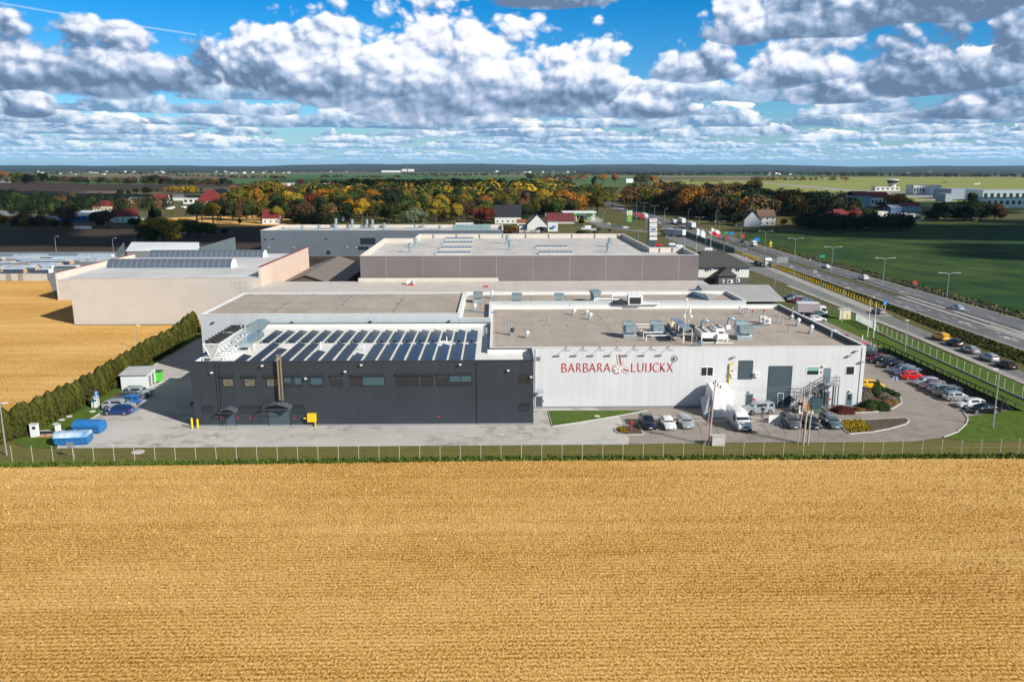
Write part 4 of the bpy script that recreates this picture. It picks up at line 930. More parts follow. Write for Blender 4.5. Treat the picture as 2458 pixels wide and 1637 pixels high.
# ---------------------------------------------------------------- solar arrays and roof machinery
ZR = 8.75
M_pv = mat('solar_cells', (.007,.011,.022), .2, spec=.8, ribs=((1,1.02,.035),(0,.825,.03)), seam=2.6, var=.25, vscale=.7)
def ydepth(ny, z=9.1): return G(900, ny, z).y
def solar(x, y0, y1, z, label, grp, wd=1.22, tilt=.24):
    t_ = thing('solar_array', label, 'solar panels', (x, y0, z), group=grp)
    L = y1-y0; hi = .14+wd*sin(tilt); lo = .14; xw = wd*cos(tilt)
    b = MB(); b.slab([(0,0,hi),(0,L,hi),(xw,L,lo),(xw,0,lo)], -.04); b.build('panel', M_pv, t_)
    b = MB(); n = max(2, int(L/2)+1)
    for i in range(n):
        y = .1+(L-.2)*i/(n-1); b.bar((.05,y,0),(.05,y,hi-.06),.03,4); b.bar((0.02,y,.04),(xw,y,.04),.03,4)
    b.box(-.03,.0,.02,L-.02,.02,hi-.05); b.build('mount', M_galv, t_)
    return t_
cols = [-37.2+2.055*i for i in range(17)]
yn, yf = 112.7, ydepth(823); fshort = {0: 850, 2: 835, 5: 841, 8: 848, 14: 827}
def ordi(i): return ['first','second','third','fourth','fifth','sixth','seventh','eighth','ninth','tenth','eleventh','twelfth','thirteenth','fourteenth','fifteenth','sixteenth','seventeenth'][i]
for i, x in enumerate(cols):
    y1 = ydepth(fshort[i]) if i in fshort else yf
    solar(x, yn, y1, ZR+.01, '%s solar array from the left in the front row%s' % (ordi(i), ', a short one' if i in fshort else ''), 'front row of solar arrays')
    yb0 = ydepth(819.5) if i != 14 else ydepth(815.5); solar(x, yb0+.3, ydepth(793), ZR+.01, '%s solar array from the left in the back row' % ordi(i), 'back row of solar arrays')
for (x,y,lb) in ((668,630,'left short white vent stub between the solar arrays'),(1293,615,'middle short white vent stub between the solar arrays'),(1700,632,'right short white vent stub between the solar arrays')):
    p = GZ(2,x,y,ZR); t_ = thing('vent_pipe', lb, 'vent', p, group='vent stubs on the solar roof'); b = MB(); b.lathe((0,0,0),[(.09,0),(.09,.9),(.14,.92),(.14,1.05)],8); b.build('pipe', M_whiteplain, t_)
p = GZ(3,643,605,ZR); t_ = thing('vent_pipe', 'white vent pipe beside the short arrays at the right end', 'vent', p, group='vent stubs on the solar roof'); b = MB(); b.lathe((0,0,0),[(.09,0),(.09,.9),(.14,.92)],8); b.box(-1.3,0,-.1,.1,.05,.2); b.build('pipe', M_whiteplain, t_)
# ladder hoop at the step between the roofs
p = GZ(3,985,552,ZR); t_ = thing('roof_ladder', 'white tube ladder against the parapet between the two front roofs', 'ladder', p); b = MB()
for dx in (-.3,.3): b.bar((dx,0,0),(dx,0,1.5),.04,5)
for k in range(4): b.bar((-.3,0,.3+.35*k),(.3,0,.3+.35*k),.03,4)
b.build('rails', M_whiteplain, t_)
# V-shaped dry cooler with two rows of fans
vc = thing('dry_cooler', 'long white V-shaped cooler with a double row of black fans', 'cooler', (-41.9, 114.2, ZR))
Lc, wt = 12.6, 2.35
b = MB(); b.add([(0,0,2.65),(wt,0,2.65),(wt/2+.25,0,.85),(wt/2-.25,0,.85),(0,Lc,2.65),(wt,Lc,2.65),(wt/2+.25,Lc,.85),(wt/2-.25,Lc,.85)], [(0,3,2,1),(4,5,6,7),(0,4,7,3),(1,2,6,5),(0,1,5,4),(3,7,6,2)])
b.build('casing', mat('cooler_casing', (.72,.72,.72), .4, ribs=(1,.42,.07), seam=.62), vc)
b = MB()
for x in (0, wt-.08): b.box(x,x+.1,-.03,Lc+.03,2.6,2.74)
for (xa,xb) in ((0,wt/2-.3),(wt,wt/2+.3)): b.bar((xa,-.05,2.65),(xb,-.05,.8),.06,4)
b.box(0,wt,-.06,.0,2.58,2.7); b.build('rim', M_whiteplain, vc)
p0 = (wt/2,-.09,2.1); b = MB(); b.slab([(p0[0]+.16*cos(u),-.02,2.2+.075*sin(u)) for u in [2*pi*i/16 for i in range(16)]], .02); b.build('badge', mat('badge_blue',(.03,.08,.4),.4), vc)
for i in range(9):
    for j in range(2):
        x = .62+j*1.12; y = .7+i*1.4; b = MB(); b.lathe((x,y,2.68), [(.50,0),(.52,.28),(.56,.30),(.56,.36),(.46,.36),(.44,.1),(.1,.12)], 14); b.build('fan', M_trim, vc, smooth=40)
b = MB()
for i in range(9):
    y = .05+i*1.56
    for x in (-.15, wt+.35): b.box(x-.05,x+.05,y-.05,y+.05,0,.62)
    b.box(-.2,wt+.4,y-.06,y+.06,.6,.72)
    b.bar((wt+.3,y,.7),(wt*.72,y+.6,1.9),.03,4); b.bar((wt+.3,y+1.0,.7),(wt*.72,y+.6,1.9),.03,4)
for x in (-.15, wt+.35): b.box(x-.06,x+.06,0,Lc,.52,.64)
b.build('stand', M_whiteplain, vc)
# galvanised elbow intake hood, ducts
t_ = thing('intake_hood', 'big rounded galvanised intake hood behind the fans', 'hood', (-41.0, 132.5, ZR)); t_.scale = (.68,.8,.72)
b = MB(); n = 12; r1, r0 = 3.1, .8; w_ = 2.4; c0 = (2.6, 0.0)
O = []; I = []
for i in range(n+1):
    t = pi-(pi*.72)*i/n; O.append((c0[0]+r1*cos(t)*1.05, .5+r1*sin(t))); I.append((c0[0]+r0*cos(t), .5+r0*sin(t)))
V = [(p[0],0,p[1]) for p in O]+[(p[0],0,p[1]) for p in I]+[(p[0],w_,p[1]) for p in O]+[(p[0],w_,p[1]) for p in I]; k = n+1
Fc = [(i,i+1,k+i+1,k+i) for i in range(n)]+[(2*k+i,3*k+i,3*k+i+1,2*k+i+1) for i in range(n)]+[(i,2*k+i,2*k+i+1,i+1) for i in range(n)]+[(k+i,k+i+1,3*k+i+1,3*k+i) for i in range(n)]
b.add(V,Fc); b.build('elbow', M_galvd, t_, smooth=35)
b = MB(); b.box(-1.4,2.6,-.3,w_+.3,0,.75); b.build('base', M_galv, t_)
t_ = thing('air_duct', 'blue-grey box duct with upright round pipes beside the fans', 'duct', (-38.6, 121.5, ZR))
b = MB(); b.box(-.9,.9,0,8.5,.5,1.2); b.build('duct', M_galvd, t_)
b = MB(); b.bar((-1.2,-.6,.2),(-1.2,-.6,2.9),.28,12); b.bar((-1.2,-.6,2.8),(-2.6,-.6,2.8),.28,12); b.bar((-1.2,3.5,.2),(-1.2,3.5,3.6),.16,8); b.bar((-.6,3.5,.2),(-.6,3.5,3.2),.16,8); b.bar((-1.2,-.6,.5),(-2.9,-.6,.5),.28,10); b.build('pipes', M_galv, t_, smooth=40)
b = MB(); [b.box(x,x+.12,y,y+.12,0,.5) for x in (-.8,.7) for y in (.5,4,8)]; b.build('feet', M_whiteplain, t_)
# lightning wire holders etc. omitted below a pixel; hoods on the bitumen roofs
def hood(p, label, kind='tunnel', s=1.0, rz=0.0, grp='air hoods on the bitumen roofs'):
    t_ = thing('air_hood', label, 'air hood', p, rz, grp)
    b = MB(); b.prism([(-1.05*s,-1.0*s),(1.05*s,-1.0*s),(1.05*s,1.0*s),(-1.05*s,1.0*s)],0,.55*s); b.add([(-1.05*s,-1*s,.55*s),(1.05*s,-1*s,.55*s),(1.05*s,1*s,.55*s),(-1.05*s,1*s,.55*s),(-.8*s,-.7*s,1.0*s),(.8*s,-.7*s,1.0*s),(.8*s,.7*s,1.0*s),(-.8*s,.7*s,1.0*s)],[(0,1,5,4),(1,2,6,5),(2,3,7,6),(3,0,4,7),(4,5,6,7)]); b.build('base', M_galv, t_)
    b = MB()
    if kind == 'tunnel':
        for (x0,x1,y0,yt,zt) in ((-.95*s,.75*s,.1*s,1.5*s,2.6*s),(-.75*s,1.0*s,-1.3*s,.6*s,2.1*s)):
            pr = [(y0,1.0*s)]+[(y0+(yt-y0)*t, 1.25*s+(zt-1.25*s)*sin(pi*min(1,t*.5+.5) if 0 else pi*(.15+.6*t))) for t in [i/7 for i in range(8)]]+[(yt,1.0*s)]
            m_ = len(pr); b.add([(x0,a,c) for a,c in pr]+[(x1,a,c) for a,c in pr], [tuple(range(m_)),tuple(range(2*m_-1,m_-1,-1))]+[(i,m_+i,m_+(i+1)%m_,(i+1)%m_) for i in range(m_)])
        b.build('cowl', M_galvd, t_); c = MB(); c.box(-.68*s,.93*s,-1.22*s,-1.1*s,1.15*s,1.6*s); c.build('mouth', M_blacksteel, t_)
    elif kind == 'box':
        b.slab([(-1.0*s,-1.1*s,1.0*s),(-1.0*s,-1.3*s,1.9*s),(-1.0*s,.8*s,2.2*s),(-1.0*s,.9*s,1.0*s)], -2.0*s); b.build('cowl', M_galvd, t_)
        c = MB(); c.box(-.95*s,.95*s,-1.18*s,-1.14*s,1.05*s,1.5*s); c.build('mouth', M_steel, t_)
    else:
        b.add([(-.7*s,-.7*s,1*s),(.7*s,-.7*s,1*s),(.7*s,.7*s,1*s),(-.7*s,.7*s,1*s),(-1.5*s,-1.0*s,2.7*s),(1.3*s,-1.1*s,2.5*s),(1.5*s,.9*s,3.0*s),(-1.3*s,.9*s,3.1*s)],[(0,3,2,1),(4,5,6,7),(0,1,5,4),(1,2,6,5),(2,3,7,6),(3,0,4,7)]); b.build('cowl', M_galvd, t_)
    return t_
def gr(k,x,y,z): p = GZ(k,x,y,z); return p
hood(gr(4,785,558,8.76),'left double-curved air hood above the emblem on the white hall'); hood(gr(4,1030,552,8.76),'double-curved air hood in the middle of the white pipes')
hood(gr(5,640,445,8.76),'large double-curved air hood right of the white coolers', s=1.15)
hood(gr(3,925,244,9.56),'small box hood at the left end of the middle roof','box',.95); hood(gr(3,1272,262,9.56),'box hood second from left on the middle roof','box',1.0)
hood(gr(3,1648,258,9.56),'faceted flared hood third on the middle roof','flare',.68); hood(gr(4,478,240,9.56),'tall flared hood with mast beside white pipes, middle roof','flare',.8,.5)
def mush(p, label, h=.9, r=.32, m=None):
    t_ = thing('roof_vent', label, 'roof vent', p, group='small vents on the brown roofs')
    b = MB(); b.box(-r,r,-r,r,0,h*.45); b.build('base', M_galv, t_); b = MB(); b.lathe((0,0,h*.45),[(r*.5,0),(r*.5,h*.25),(r*1.1,h*.3),(r*1.15,h*.5),(r*.6,h*.68),(.05,h*.72)],10); b.build('cap', m or M_whiteplain, t_, smooth=50)
for i,(k,x,y,z,lb,h) in enumerate(((3,1785,360,8.76,'mushroom vent left of centre at back of white hall roof',1.1),(3,1898,358,8.76,'small vent beside the mushroom vent, white hall roof back',.8),(3,1930,400,8.76,'pointed vent nearer than its two neighbours on the roof',1.1),
    (3,1048,208,9.56,'white round vent beside the first box hood, middle roof',1.3),(3,896,325,9.56,'white round vent at the front edge of middle roof',1.3),(3,1233,540,8.76,'dark-topped vent beside the triple pipes',1.1),(3,1365,562,8.76,'lone white mushroom vent on the left of white hall roof',1.0),
    (5,1160,322,8.76,'wide square vent right side of white hall roof',1.2),(5,1282,395,8.76,'cone-capped vent nearest the right parapet',1.3),(5,1100,262,8.76,'tiny vent near the right back of white roof',.7))):
    p = GZ(k,x,y,z); mush(p, lb, h, .34, M_blacksteel if 'dark' in lb else None)
def stack(p, label, h=1.4, r=.11, top=None, n=1):
    t_ = thing('vent_pipe', label, 'vent pipe', p, group='pipe stubs on the white hall roof')
    b = MB()
    for k in range(n): b.lathe((k*.45,k*.1,0),[(r,0),(r,h*.8),(r*1.4,h*.82),(r*1.4,h)],8)
    b.build('pipe', M_galv, t_, smooth=40)
    if top: b = MB(); b.lathe((0,0,h),[(r*1.5,0.001),(r*1.5,.3)],8); b.build('cap', top, t_)
for (k,x,y,h,n,lb) in ((3,1197,537,2.0,2,'pair of tall grey pipes at the left of white hall roof'),(3,1208,652,1.4,1,'lone grey pipe near the step of the front roofs'),(4,55,420,1.0,1,'thin white pipe stub mid-left on white hall roof'),(5,637,215,1.2,3,'cluster of three grey pipes at the back right of roof'),(5,978,240,1.0,1,'short pipe, back one of three right of the fan units'),(5,968,288,1.2,1,'short pipe, left one of three right of the fan units'),(5,1005,305,1.2,1,'short pipe, right one of three right of fan units'),(5,1072,385,1.1,1,'solitary pipe nearer the front on the right of roof'),(5,1472,435,1.3,1,'pipe stub beside the right parapet, front one'),(5,1250,245,2.0,1,'left tall white post beyond the right parapet'),(5,608,188,1.0,1,'small pipe at back edge left of the pipe cluster')):
    p = GZ(k,x,y,8.76)
    if x == 1250: p.x = 55.0
    stack(p, lb, h, .13, None, n)
stack(GZ(5,730,250,8.76), 'grey pipe with a red cap, left one', 1.2, .13, M_red); stack(GZ(5,835,245,8.76), 'grey pipe with a red cap, right one by the fan units', 1.2, .13, M_red)
def goose(p, label, s=1.0):
    t_ = thing('gooseneck_vent', label, 'gooseneck vent', p, group='gooseneck vents'); b = MB(); b.box(-.4,.4,-.4,.4,0,.7); b.build('base', M_whiteplain, t_)
    b = MB(); pts = [(0,0,.7),(0,0,1.3)]+[(.55-.55*cos(t),0,1.3+.6*sin(t)) for t in (.5,1.0,1.5,2.1,2.6)]
    b.path([Vector(q)*s for q in pts], .26*s, 10); b.build('neck', M_galvd, t_, smooth=50)
goose(GZ(5,250,372,8.76),'gooseneck vent on a white box beside the white cooler'); goose(GZ(5,497,350,8.76),'gooseneck vent standing alone right of the coolers')
for (k,x,y,lb) in ((5,640,330,'flat grey roof hatch left of the fan units'),(5,785,332,'flat grey roof hatch in front of the fan units')):
    p = GZ(k,x,y,8.76); t_ = thing('roof_hatch', lb, 'hatch', p); b = MB(); b.box(-1.2,1.2,-.5,.5,0,.25); b.build('curb', M_galv, t_); b = MB(); b.box(-1.25,1.25,-.55,.55,.252,.33); b.build('lid', M_steel, t_)
for (k,x,y,lb) in ((5,865,315,'right small air conditioner with round grille on the white hall roof'),(5,828,296,'left small air conditioner half behind its neighbour on the roof')):
    p = GZ(k,x,y,8.76); t_ = thing('air_conditioner', lb, 'air conditioner', p); b = MB(); b.box(-.6,.6,-.3,.3,.25,1.25); b.build('casing', M_whiteplain, t_)
    b = MB(); b.lathe((0,0,0),[(.38,0),(.38,.03)],16); g_ = b.build('grille', M_steel, t_); g_.rotation_euler = (pi/2,0,0); g_.location = (-.1,-.3,.75)
    b = MB(); b.box(-.5,-.4,-.3,.3,0,.25); b.box(.4,.5,-.3,.3,0,.25); b.build('feet', M_steel, t_)
# rails, plate roof and chillers in the middle of the white roof
t_ = thing('pipe_rack', 'five white horizontal pipe rails on posts between the hoods', 'pipe rack', (GZ(10,900,560,8.76)))
ox, oy = t_.location.x, t_.location.y
b = MB()
for (xl, yl, xr) in ((485,410,760),(530,460,765),(575,512,790),(620,558,1180),(668,612,1335)):
    p = GZ(10, xl, yl+45, 8.76); q = GZ(10, xr, yl+45, 8.76); z = .95
    b.box(p.x-ox-.06,q.x-ox,p.y-oy-.06,p.y-oy+.06,z-.06,z+.1); b.box(p.x-ox-.06,p.x-ox+.06,p.y-oy-.06,p.y-oy+.06,0,z); b.box(q.x-ox-.06,q.x-ox+.06,q.y-oy-.06,q.y-oy+.06,0,z)
b.build('rails', M_whiteplain, t_)
t_ = thing('cable_tray', 'black inclined cable tray crossing the white rails', 'cable tray', GZ(10,1150,560,8.76)); o_ = t_.location
p = GZ(10,1240,580,9.6); q = GZ(10,1020,390,9.6); b = MB(); d = 1.1
b.slab([(p.x-o_.x-d,p.y-o_.y,.9),(p.x-o_.x+d,p.y-o_.y,.9),(q.x-o_.x+d*.6,q.y-o_.y,.9),(q.x-o_.x-d*.6,q.y-o_.y,.9)], .12); b.build('tray', M_blacksteel, t_)
b = MB(); b.box(p.x-o_.x-d,p.x-o_.x-d+.1,p.y-o_.y,p.y-o_.y+.1,0,.9); b.box(q.x-o_.x,q.x-o_.x+.1,q.y-o_.y-.2,q.y-o_.y-.1,0,.9); b.build('legs', M_steel, t_)
t_ = thing('shade_roof', 'narrow pale metal plate roof on posts above roof machinery', 'shade roof', GZ(10,1330,600,8.76)); o_ = t_.location
q4 = [GZ(10,1325,447,11.2),GZ(10,1485,445,11.2),GZ(10,1250,250,11.4),GZ(10,1110,247,11.4)]
q4 = [Vector((v.x-o_.x,v.y-o_.y,v.z-o_.z)) for v in q4]; b = MB(); b.slab(q4, .08); b.build('plate', M_galv, t_)
b = MB(); [b.bar((v.x*.97,v.y,0),(v.x*.97,v.y,v.z),.06,5) for v in q4]; b.build('posts', M_whiteplain, t_)
t_ = thing('compressor', 'jumble of cream and black compressor units under the plate roof', 'compressor', GZ(10,1240,500,8.76))
b = MB(); b.lathe((-1.0,1.5,.3),[(.2,0),(.7,.1),(.7,1.1),(.2,1.3)],10); b.lathe((.3,.8,.3),[(.2,0),(.6,.1),(.6,1.2),(.2,1.4)],10); b.build('tank', M_lampcream, t_, smooth=40)
b = MB(); b.box(.9,2.6,-.8,.6,.1,1.3); b.box(-2,-1.2,-.5,.5,.1,.8); b.build('motor', M_blacksteel, t_); b = MB(); b.box(-2.2,2.8,-1,2.2,0,.1); b.build('base', M_steel, t_)
t_ = thing('antenna_mast', 'thin white antenna mast with dishes rising over the roof machinery', 'antenna', GZ(10,1345,620,8.76)); b = MB(); b.bar((0,0,0),(0,0,6.3),.06,6); b.bar((.55,0,1.4),(.75,0,5.5),.04,6); b.bar((0,0,1.5),(.55,0,1.4),.03,4); b.build('mast', M_whiteplain, t_)
b = MB(); b.lathe((.05,0,6.3),[(.2,0),(.28,.15),(.2,.32)],10); b.build('dome', M_whiteplain, t_); b = MB(); b.box(.62,.88,-.15,.15,4.3,5.4); b.box(.8,1.15,-.2,.2,3.6,4.0); b.box(-.3,0,-.2,.2,3.7,4.1); b.build('antenna_panel', M_whiteplain, t_)
def chiller(p, label, L, Wd, H, nf, hb=.8):
    t_ = thing('chiller', label, 'chiller', p, group='white coolers on the white hall roof')
    b = MB(); b.box(0,L,0,Wd,hb,hb+H); b.build('casing', M_whiteplain, t_)
    for i in range(nf[0]):
        for j in range(nf[1]):
            b = MB(); b.lathe((L*(i+.5)/nf[0],Wd*(j+.5)/nf[1],hb+H),[(.42,.0),(.42,.12),(.34,.12),(.3,.04),(.05,.05)],12); b.build('fan', M_blacksteel, t_, smooth=40)
    b = MB(); [b.box(x,x+.14,y,y+.14,0,hb) for x in (0,L-.14) for y in (0,Wd-.14)]; b.box(-.3,L+.8,-.12,.0,.05,.2); b.build('feet', M_whiteplain, t_)
p = GZ(10,1640,690,8.76); chiller(p,'large white cooler with four black fans near the roof edge', 2.7, 4.6, .9, (2,3)); 
p = GZ(10,1925,700,8.76); chiller(p,'smaller white cooler at the right of the large one', 1.7, 2.4, .7, (1,1)); p = GZ(10,1900,625,8.76); chiller(p,'white cooler with two fans behind the smaller one', 1.4, 3.2, 1.0, (1,2))
p = GZ(10,1500,745,8.76); t_ = thing('vent_pipe','pair of brown metal flues before the large white cooler','vent pipe', p); b = MB(); b.bar((0,0,0),(0,0,1.9),.1,8); b.bar((.45,0,0),(.45,0,1.6),.1,8); b.build('pipe', M_flue, t_)
p = GZ(10,1635,745,8.76); t_ = thing('filter_drum','blue-grey drum under the front of the large white cooler','drum', p); b = MB(); b.lathe((0,0,.2),[(.3,0),(.42,.1),(.42,.55),(.3,.65)],12); b.build('drum', M_galvd, t_, smooth=40); b = MB(); b.bar((0,0,0),(0,0,.25),.1,6); b.build('stub', M_whiteplain, t_)
# white pipework on the middle roof
t_ = thing('pipework', 'bundle of white pipes and tanks on the middle roof', 'pipework', GZ(4,760,268,9.56))
b = MB(); 
for (x0,x1,y,z) in ((-6,-2.5,1,1.0),(-2.5,3.4,2.5,1.6),(-2.6,2.9,3.4,1.2),(3,6.2,-.6,.3),(-2.8,-.5,1.6,.8)): b.bar((x0,y,z),(x1,y,z),.16,8)
b.bar((6.2,-.6,.3),(6.2,.6,.3),.16,6); b.bar((-6,1,0),(-6,1,1),.1,5); b.bar((-2.5,2.5,0),(-2.5,2.5,1.6),.14,6); b.bar((2.6,2.5,0),(2.6,2.5,2.2),.14,6); b.build('pipes', M_whiteplain, t_, smooth=40)
b = MB(); b.box(.2,3.1,-.9,1.1,.1,2.0); b.build('casing', M_whiteplain, t_); b = MB(); b.box(.5,2.7,-.96,-.9,.3,1.6); b.build('coil', M_blacksteel, t_); b = MB(); b.box(-2.6,-.2,-.6,.8,.1,.8); b.build('pump', M_blacksteel, t_)
for (k,x,y,w_,lb) in ((3,848,330,1.6,'left rainwater puddle on the middle roof'),(3,1010,335,2.0,'right rainwater puddle on the middle roof')):
    p = GZ(k,x,y,9.565); b = MB(); b.flat([(p.x+w_*cos(u)*(1+.2*sin(3*u)),p.y+.7*sin(u)*(1+.2*cos(2*u))) for u in [2*pi*i/18 for i in range(18)]],9.562); tag(b.build('puddle', mat('puddle_water',(.03,.05,.08),.03,spec=1.0)), lb, 'puddle', 'puddles on the middle roof')
# --- steel stair
st = thing('steel_stair', 'grey steel outdoor stair with landings up to the first-floor door', 'stair', (WZ(5,1300,1100,YW).x, YW-2.2, 0))
M_st = mat('stair_steel', (.10,.105,.115), .5, .3); M_tread = mat('stair_landing', (.36,.33,.30), .8)
u0 = WZ(5,1395,850,YW); u1 = WZ(5,1515,850,YW); zt = u0.z-.05; xm = WZ(5,1225,980,YW-1).x; zm_ = WZ(5,1170,985,YW-1).z; xl = WZ(5,1100,985,YW-1).x; xg = WZ(5,1425,1140,YW-2.6).x
b = MB(); b.box(u0.x-.1,u1.x,YW-1.3,YW-.02,zt-.12,zt); b.box(xl,xm,YW-2.9,YW-.2,zm_-.12,zm_); b.build('landing', M_tread, st)
def flight(x0,z0,x1,z1,y0,y1,n):
    b = MB()
    for i in range(n): t=(i+.5)/n; x=x0+(x1-x0)*t; z=z0+(z1-z0)*t; b.box(x-.14,x+.14,y0,y1,z-.03,z+.02)
    for y in (y0,y1): b.slab([(x0,y,z0-.12),(x1,y,z1-.12),(x1,y,z1+.08),(x0,y,z0+.08)], .04)
    return b.build('steps', M_st, st)
flight(xm,zm_,u0.x-.1,zt,YW-1.3,YW-.3,12); flight(xm,zm_,xg,.05,YW-2.9,YW-1.8,9)
b = MB()
def rail(pts, h=1.05):
    for z in (h, h*.5): b.path([(p[0],p[1],p[2]+z) for p in pts], .035, 5)
    for i in range(len(pts)-1):
        p, q = Vector(pts[i]), Vector(pts[i+1]); n_ = max(1, int((q-p).length/.9))
        for k in range(n_+1): c = p+(q-p)*k/n_; b.bar(c, c+Vector((0,0,h)), .03, 4)
rail([(u0.x,YW-1.3,zt),(u1.x,YW-1.3,zt),(u1.x,YW-.1,zt)]); rail([(xm,YW-1.3,zm_),(u0.x,YW-1.3,zt)]); rail([(xm,YW-.25,zm_),(u0.x,YW-.25,zt)])
rail([(xm,YW-.2,zm_),(xl,YW-.2,zm_),(xl,YW-2.9,zm_),(xm,YW-2.9,zm_)]); rail([(xm,YW-2.9,zm_),(xg,YW-2.9,.05)]); rail([(xm,YW-1.8,zm_),(xg,YW-1.8,.05)])
b.build('railing', M_st, st)
b = MB()
for (x,y,z) in ((u1.x-.05,YW-1.25,zt),(u1.x-.05,YW-.2,zt),(u0.x+.3,YW-1.25,zt),(xl+.05,YW-2.85,zm_),(xl+.05,YW-.3,zm_),(xm-.1,YW-2.85,zm_),(xm-.1,YW-.3,zm_)): b.box(x-.06,x+.06,y-.06,y+.06,0,z-.12)
b.build('columns', M_st, st); local(st)
# clutter under the stair: white crates, orange machine
def clutter(k,x,y,w_,d_,h_,m,lb,cat='crate',name='crate',dx=0):
    p = GZ(k,x,y); t_ = thing(name, lb, cat, (p.x,p.y,0)); b = MB(); b.box(-w_/2,w_/2,-d_/2,d_/2,0,h_*.85); b.build('body', m, t_); b = MB(); b.box(-w_/2-.04,w_/2+.04,-d_/2-.04,d_/2+.04,h_*.852,h_); b.build('lid', M_trim if m is not M_trim else M_steel, t_)
clutter(8,715,400,1.0,.8,1.5,M_whiteplain,'white crate left of the concrete pole under the stair'); clutter(8,950,400,1.2,.8,1.5,M_whiteplain,'white crate right of the orange barrow under the stair')
clutter(8,610,400,.9,.8,.9,M_trim,'black crate at the foot of the stair landing'); clutter(8,1100,400,1.3,.9,.7,mat('mossy_green',(.06,.12,.07),.8),'low dark green box beneath the lower stair flight')
p = GZ(8,830,420); t_ = thing('wheelbarrow','upended orange barrow leaning under the stair','wheelbarrow',(p.x,p.y,0)); b = MB(); b.slab([(-.5,0,.5),(.5,0,.4),(.65,.1,1.7),(-.65,.1,1.9)],.25); b.build('tray', M_orange, t_); b = MB(); b.bar((-.3,.1,0),(-.4,.1,1.2),.04,5); b.bar((.3,.1,0),(.4,.1,1.2),.04,5); b.lathe((0,-.1,0.02),[(.12,0),(.2,.1),(.2,.3),(.12,.4)],10); b.build('frame', M_steel, t_)
# tent
t_ = thing('tent', 'bright white tarpaulin tent against the white wall behind the van', 'tent', (WZ(5,440,1000,116).x, 116.4, 0))
x0 = GZ(5,330,1180).x-t_.location.x; x1 = GZ(5,590,1180).x-t_.location.x-.3; 
pr = [(-2.3,0),(-2.1,1.6),(-1.2,3.7),(1.9,4.2),(2.6,3.9),(2.6,0)]
b = MB(); nx = 9; r = random.Random(3); V = []
for i in range(nx+1):
    x = x0-1.2*0+(x1-x0)*i/nx
    for (y,z) in pr: V.append((x+(.35*z/4 if i == nx else 0)*-1-(.5*z/4 if i == 0 else 0)*-1, y+r.uniform(-.09,.09)*(z<3), z))
k = len(pr); Fc = [(i*k+j,(i+1)*k+j,(i+1)*k+j+1,i*k+j+1) for i in range(nx) for j in range(k-1)]+[tuple(range(k-1,-1,-1)),tuple(nx*k+j for j in range(k))]
b.add(V,Fc); b.build('tarpaulin', mat('tarpaulin_white',(.82,.82,.82),.6,var=.03,vscale=1.5,bump=.3,bscale=2), t_)
b = MB(); b.slab([(x0-.02,-2.3,0),(x0-1.0,-2.0,0),(x0-.9,1.0,2.2),(x0-.02,-1.0,3.2)],.05); b.bar((x0-.9,-1.9,0),(x0-.9,1,2.4),.05,5); b.build('flap', mat('tent_flap',(.42,.44,.50),.6), t_)
clutter(12,700,790,.9,.7,2.0,M_yellow,'yellow plastic tank beside the white tent','tank','tank')
clutter(12,985,740,.9,.5,.9,M_whiteplain,'small outdoor condenser beside the grey door','condenser','condenser')
# motorcycle by the tent
p = GZ(12,235,900); t_ = thing('motorcycle','black motorcycle with a lime green cover beside the tent','motorcycle',(p.x,p.y,0),1.2)
for x in (-.7,.7): 
    b = MB(); b.lathe((0,0,-.06),[(.31,0),(.33,.06),(.31,.12)],14); w_ = b.build('wheel', M_rubber, t_); w_.rotation_euler=(pi/2,0,0); w_.location=(x,0,.33)
b = MB(); b.loft([[(x,y*w_,z0+dz) for y,dz in ((-1,0),(1,0),(1,h),(-1,h))] for x,w_,z0,h in ((-.8,.12,.75,.15),(-.3,.16,.6,.25),(.2,.2,.55,.5),(.6,.14,.7,.35))]); b.build('body', M_trim, t_)
b = MB(); b.loft([[(x,y*w_,z0+dz) for y,dz in ((-1,0),(1,0),(1,h),(-1,h))] for x,w_,z0,h in ((-.1,.2,.95,.25),(.3,.28,.9,.45),(.7,.15,.85,.3))]); b.build('cover', mat('lime_cover',(.35,.60,.06),.5), t_)
b = MB(); b.bar((.45,-.35,1.1),(.45,.35,1.1),.03,5); b.build('handlebar', M_steel, t_)
# concrete block, bike stand, white board, planters
p = GZ(4,1578,1522); t_ = thing('concrete_block','grey concrete block standing beside the left wooden pole','concrete block',(p.x,p.y,0)); b = MB(); b.box(-.85,.85,-.4,.4,0,1.25); b.build('block', M_concrete, t_); b = MB(); b.box(-.95,.95,-.48,.48,1.252,1.36); b.build('cap', M_kerb, t_)
p = GZ(5,940,1235); t_ = thing('low_screen','low white concrete screen at the head of the bicycle stand','screen',(p.x,p.y,0)); b = MB(); b.slab([(-.95,0,0),(.9,0,0),(.9,0,1.2),(-.95,0,1.2)],.18); b.build('panel', M_whiteplain, t_); b = MB(); b.box(-1.1,1.05,-.05,.3,0,.08); b.build('foot', M_concrete, t_)
p = GZ(5,965,1280); t_ = thing('bicycle_stand','low galvanised bicycle rack on the paving before the white screen','bicycle rack',(p.x,p.y,0)); b = MB(); b.box(-1.8,1.8,-.05,.05,.02,.1); b.box(-1.8,1.8,1.0,1.1,.02,.1); b.build('frame', M_galv, t_); b = MB()
for i in range(7): x=-1.6+i*.53; b.path([(x,0,.05),(x,.15,.55),(x,.8,.6),(x,1.0,.1)],.03,5)
b.build('hoops', M_galv, t_)
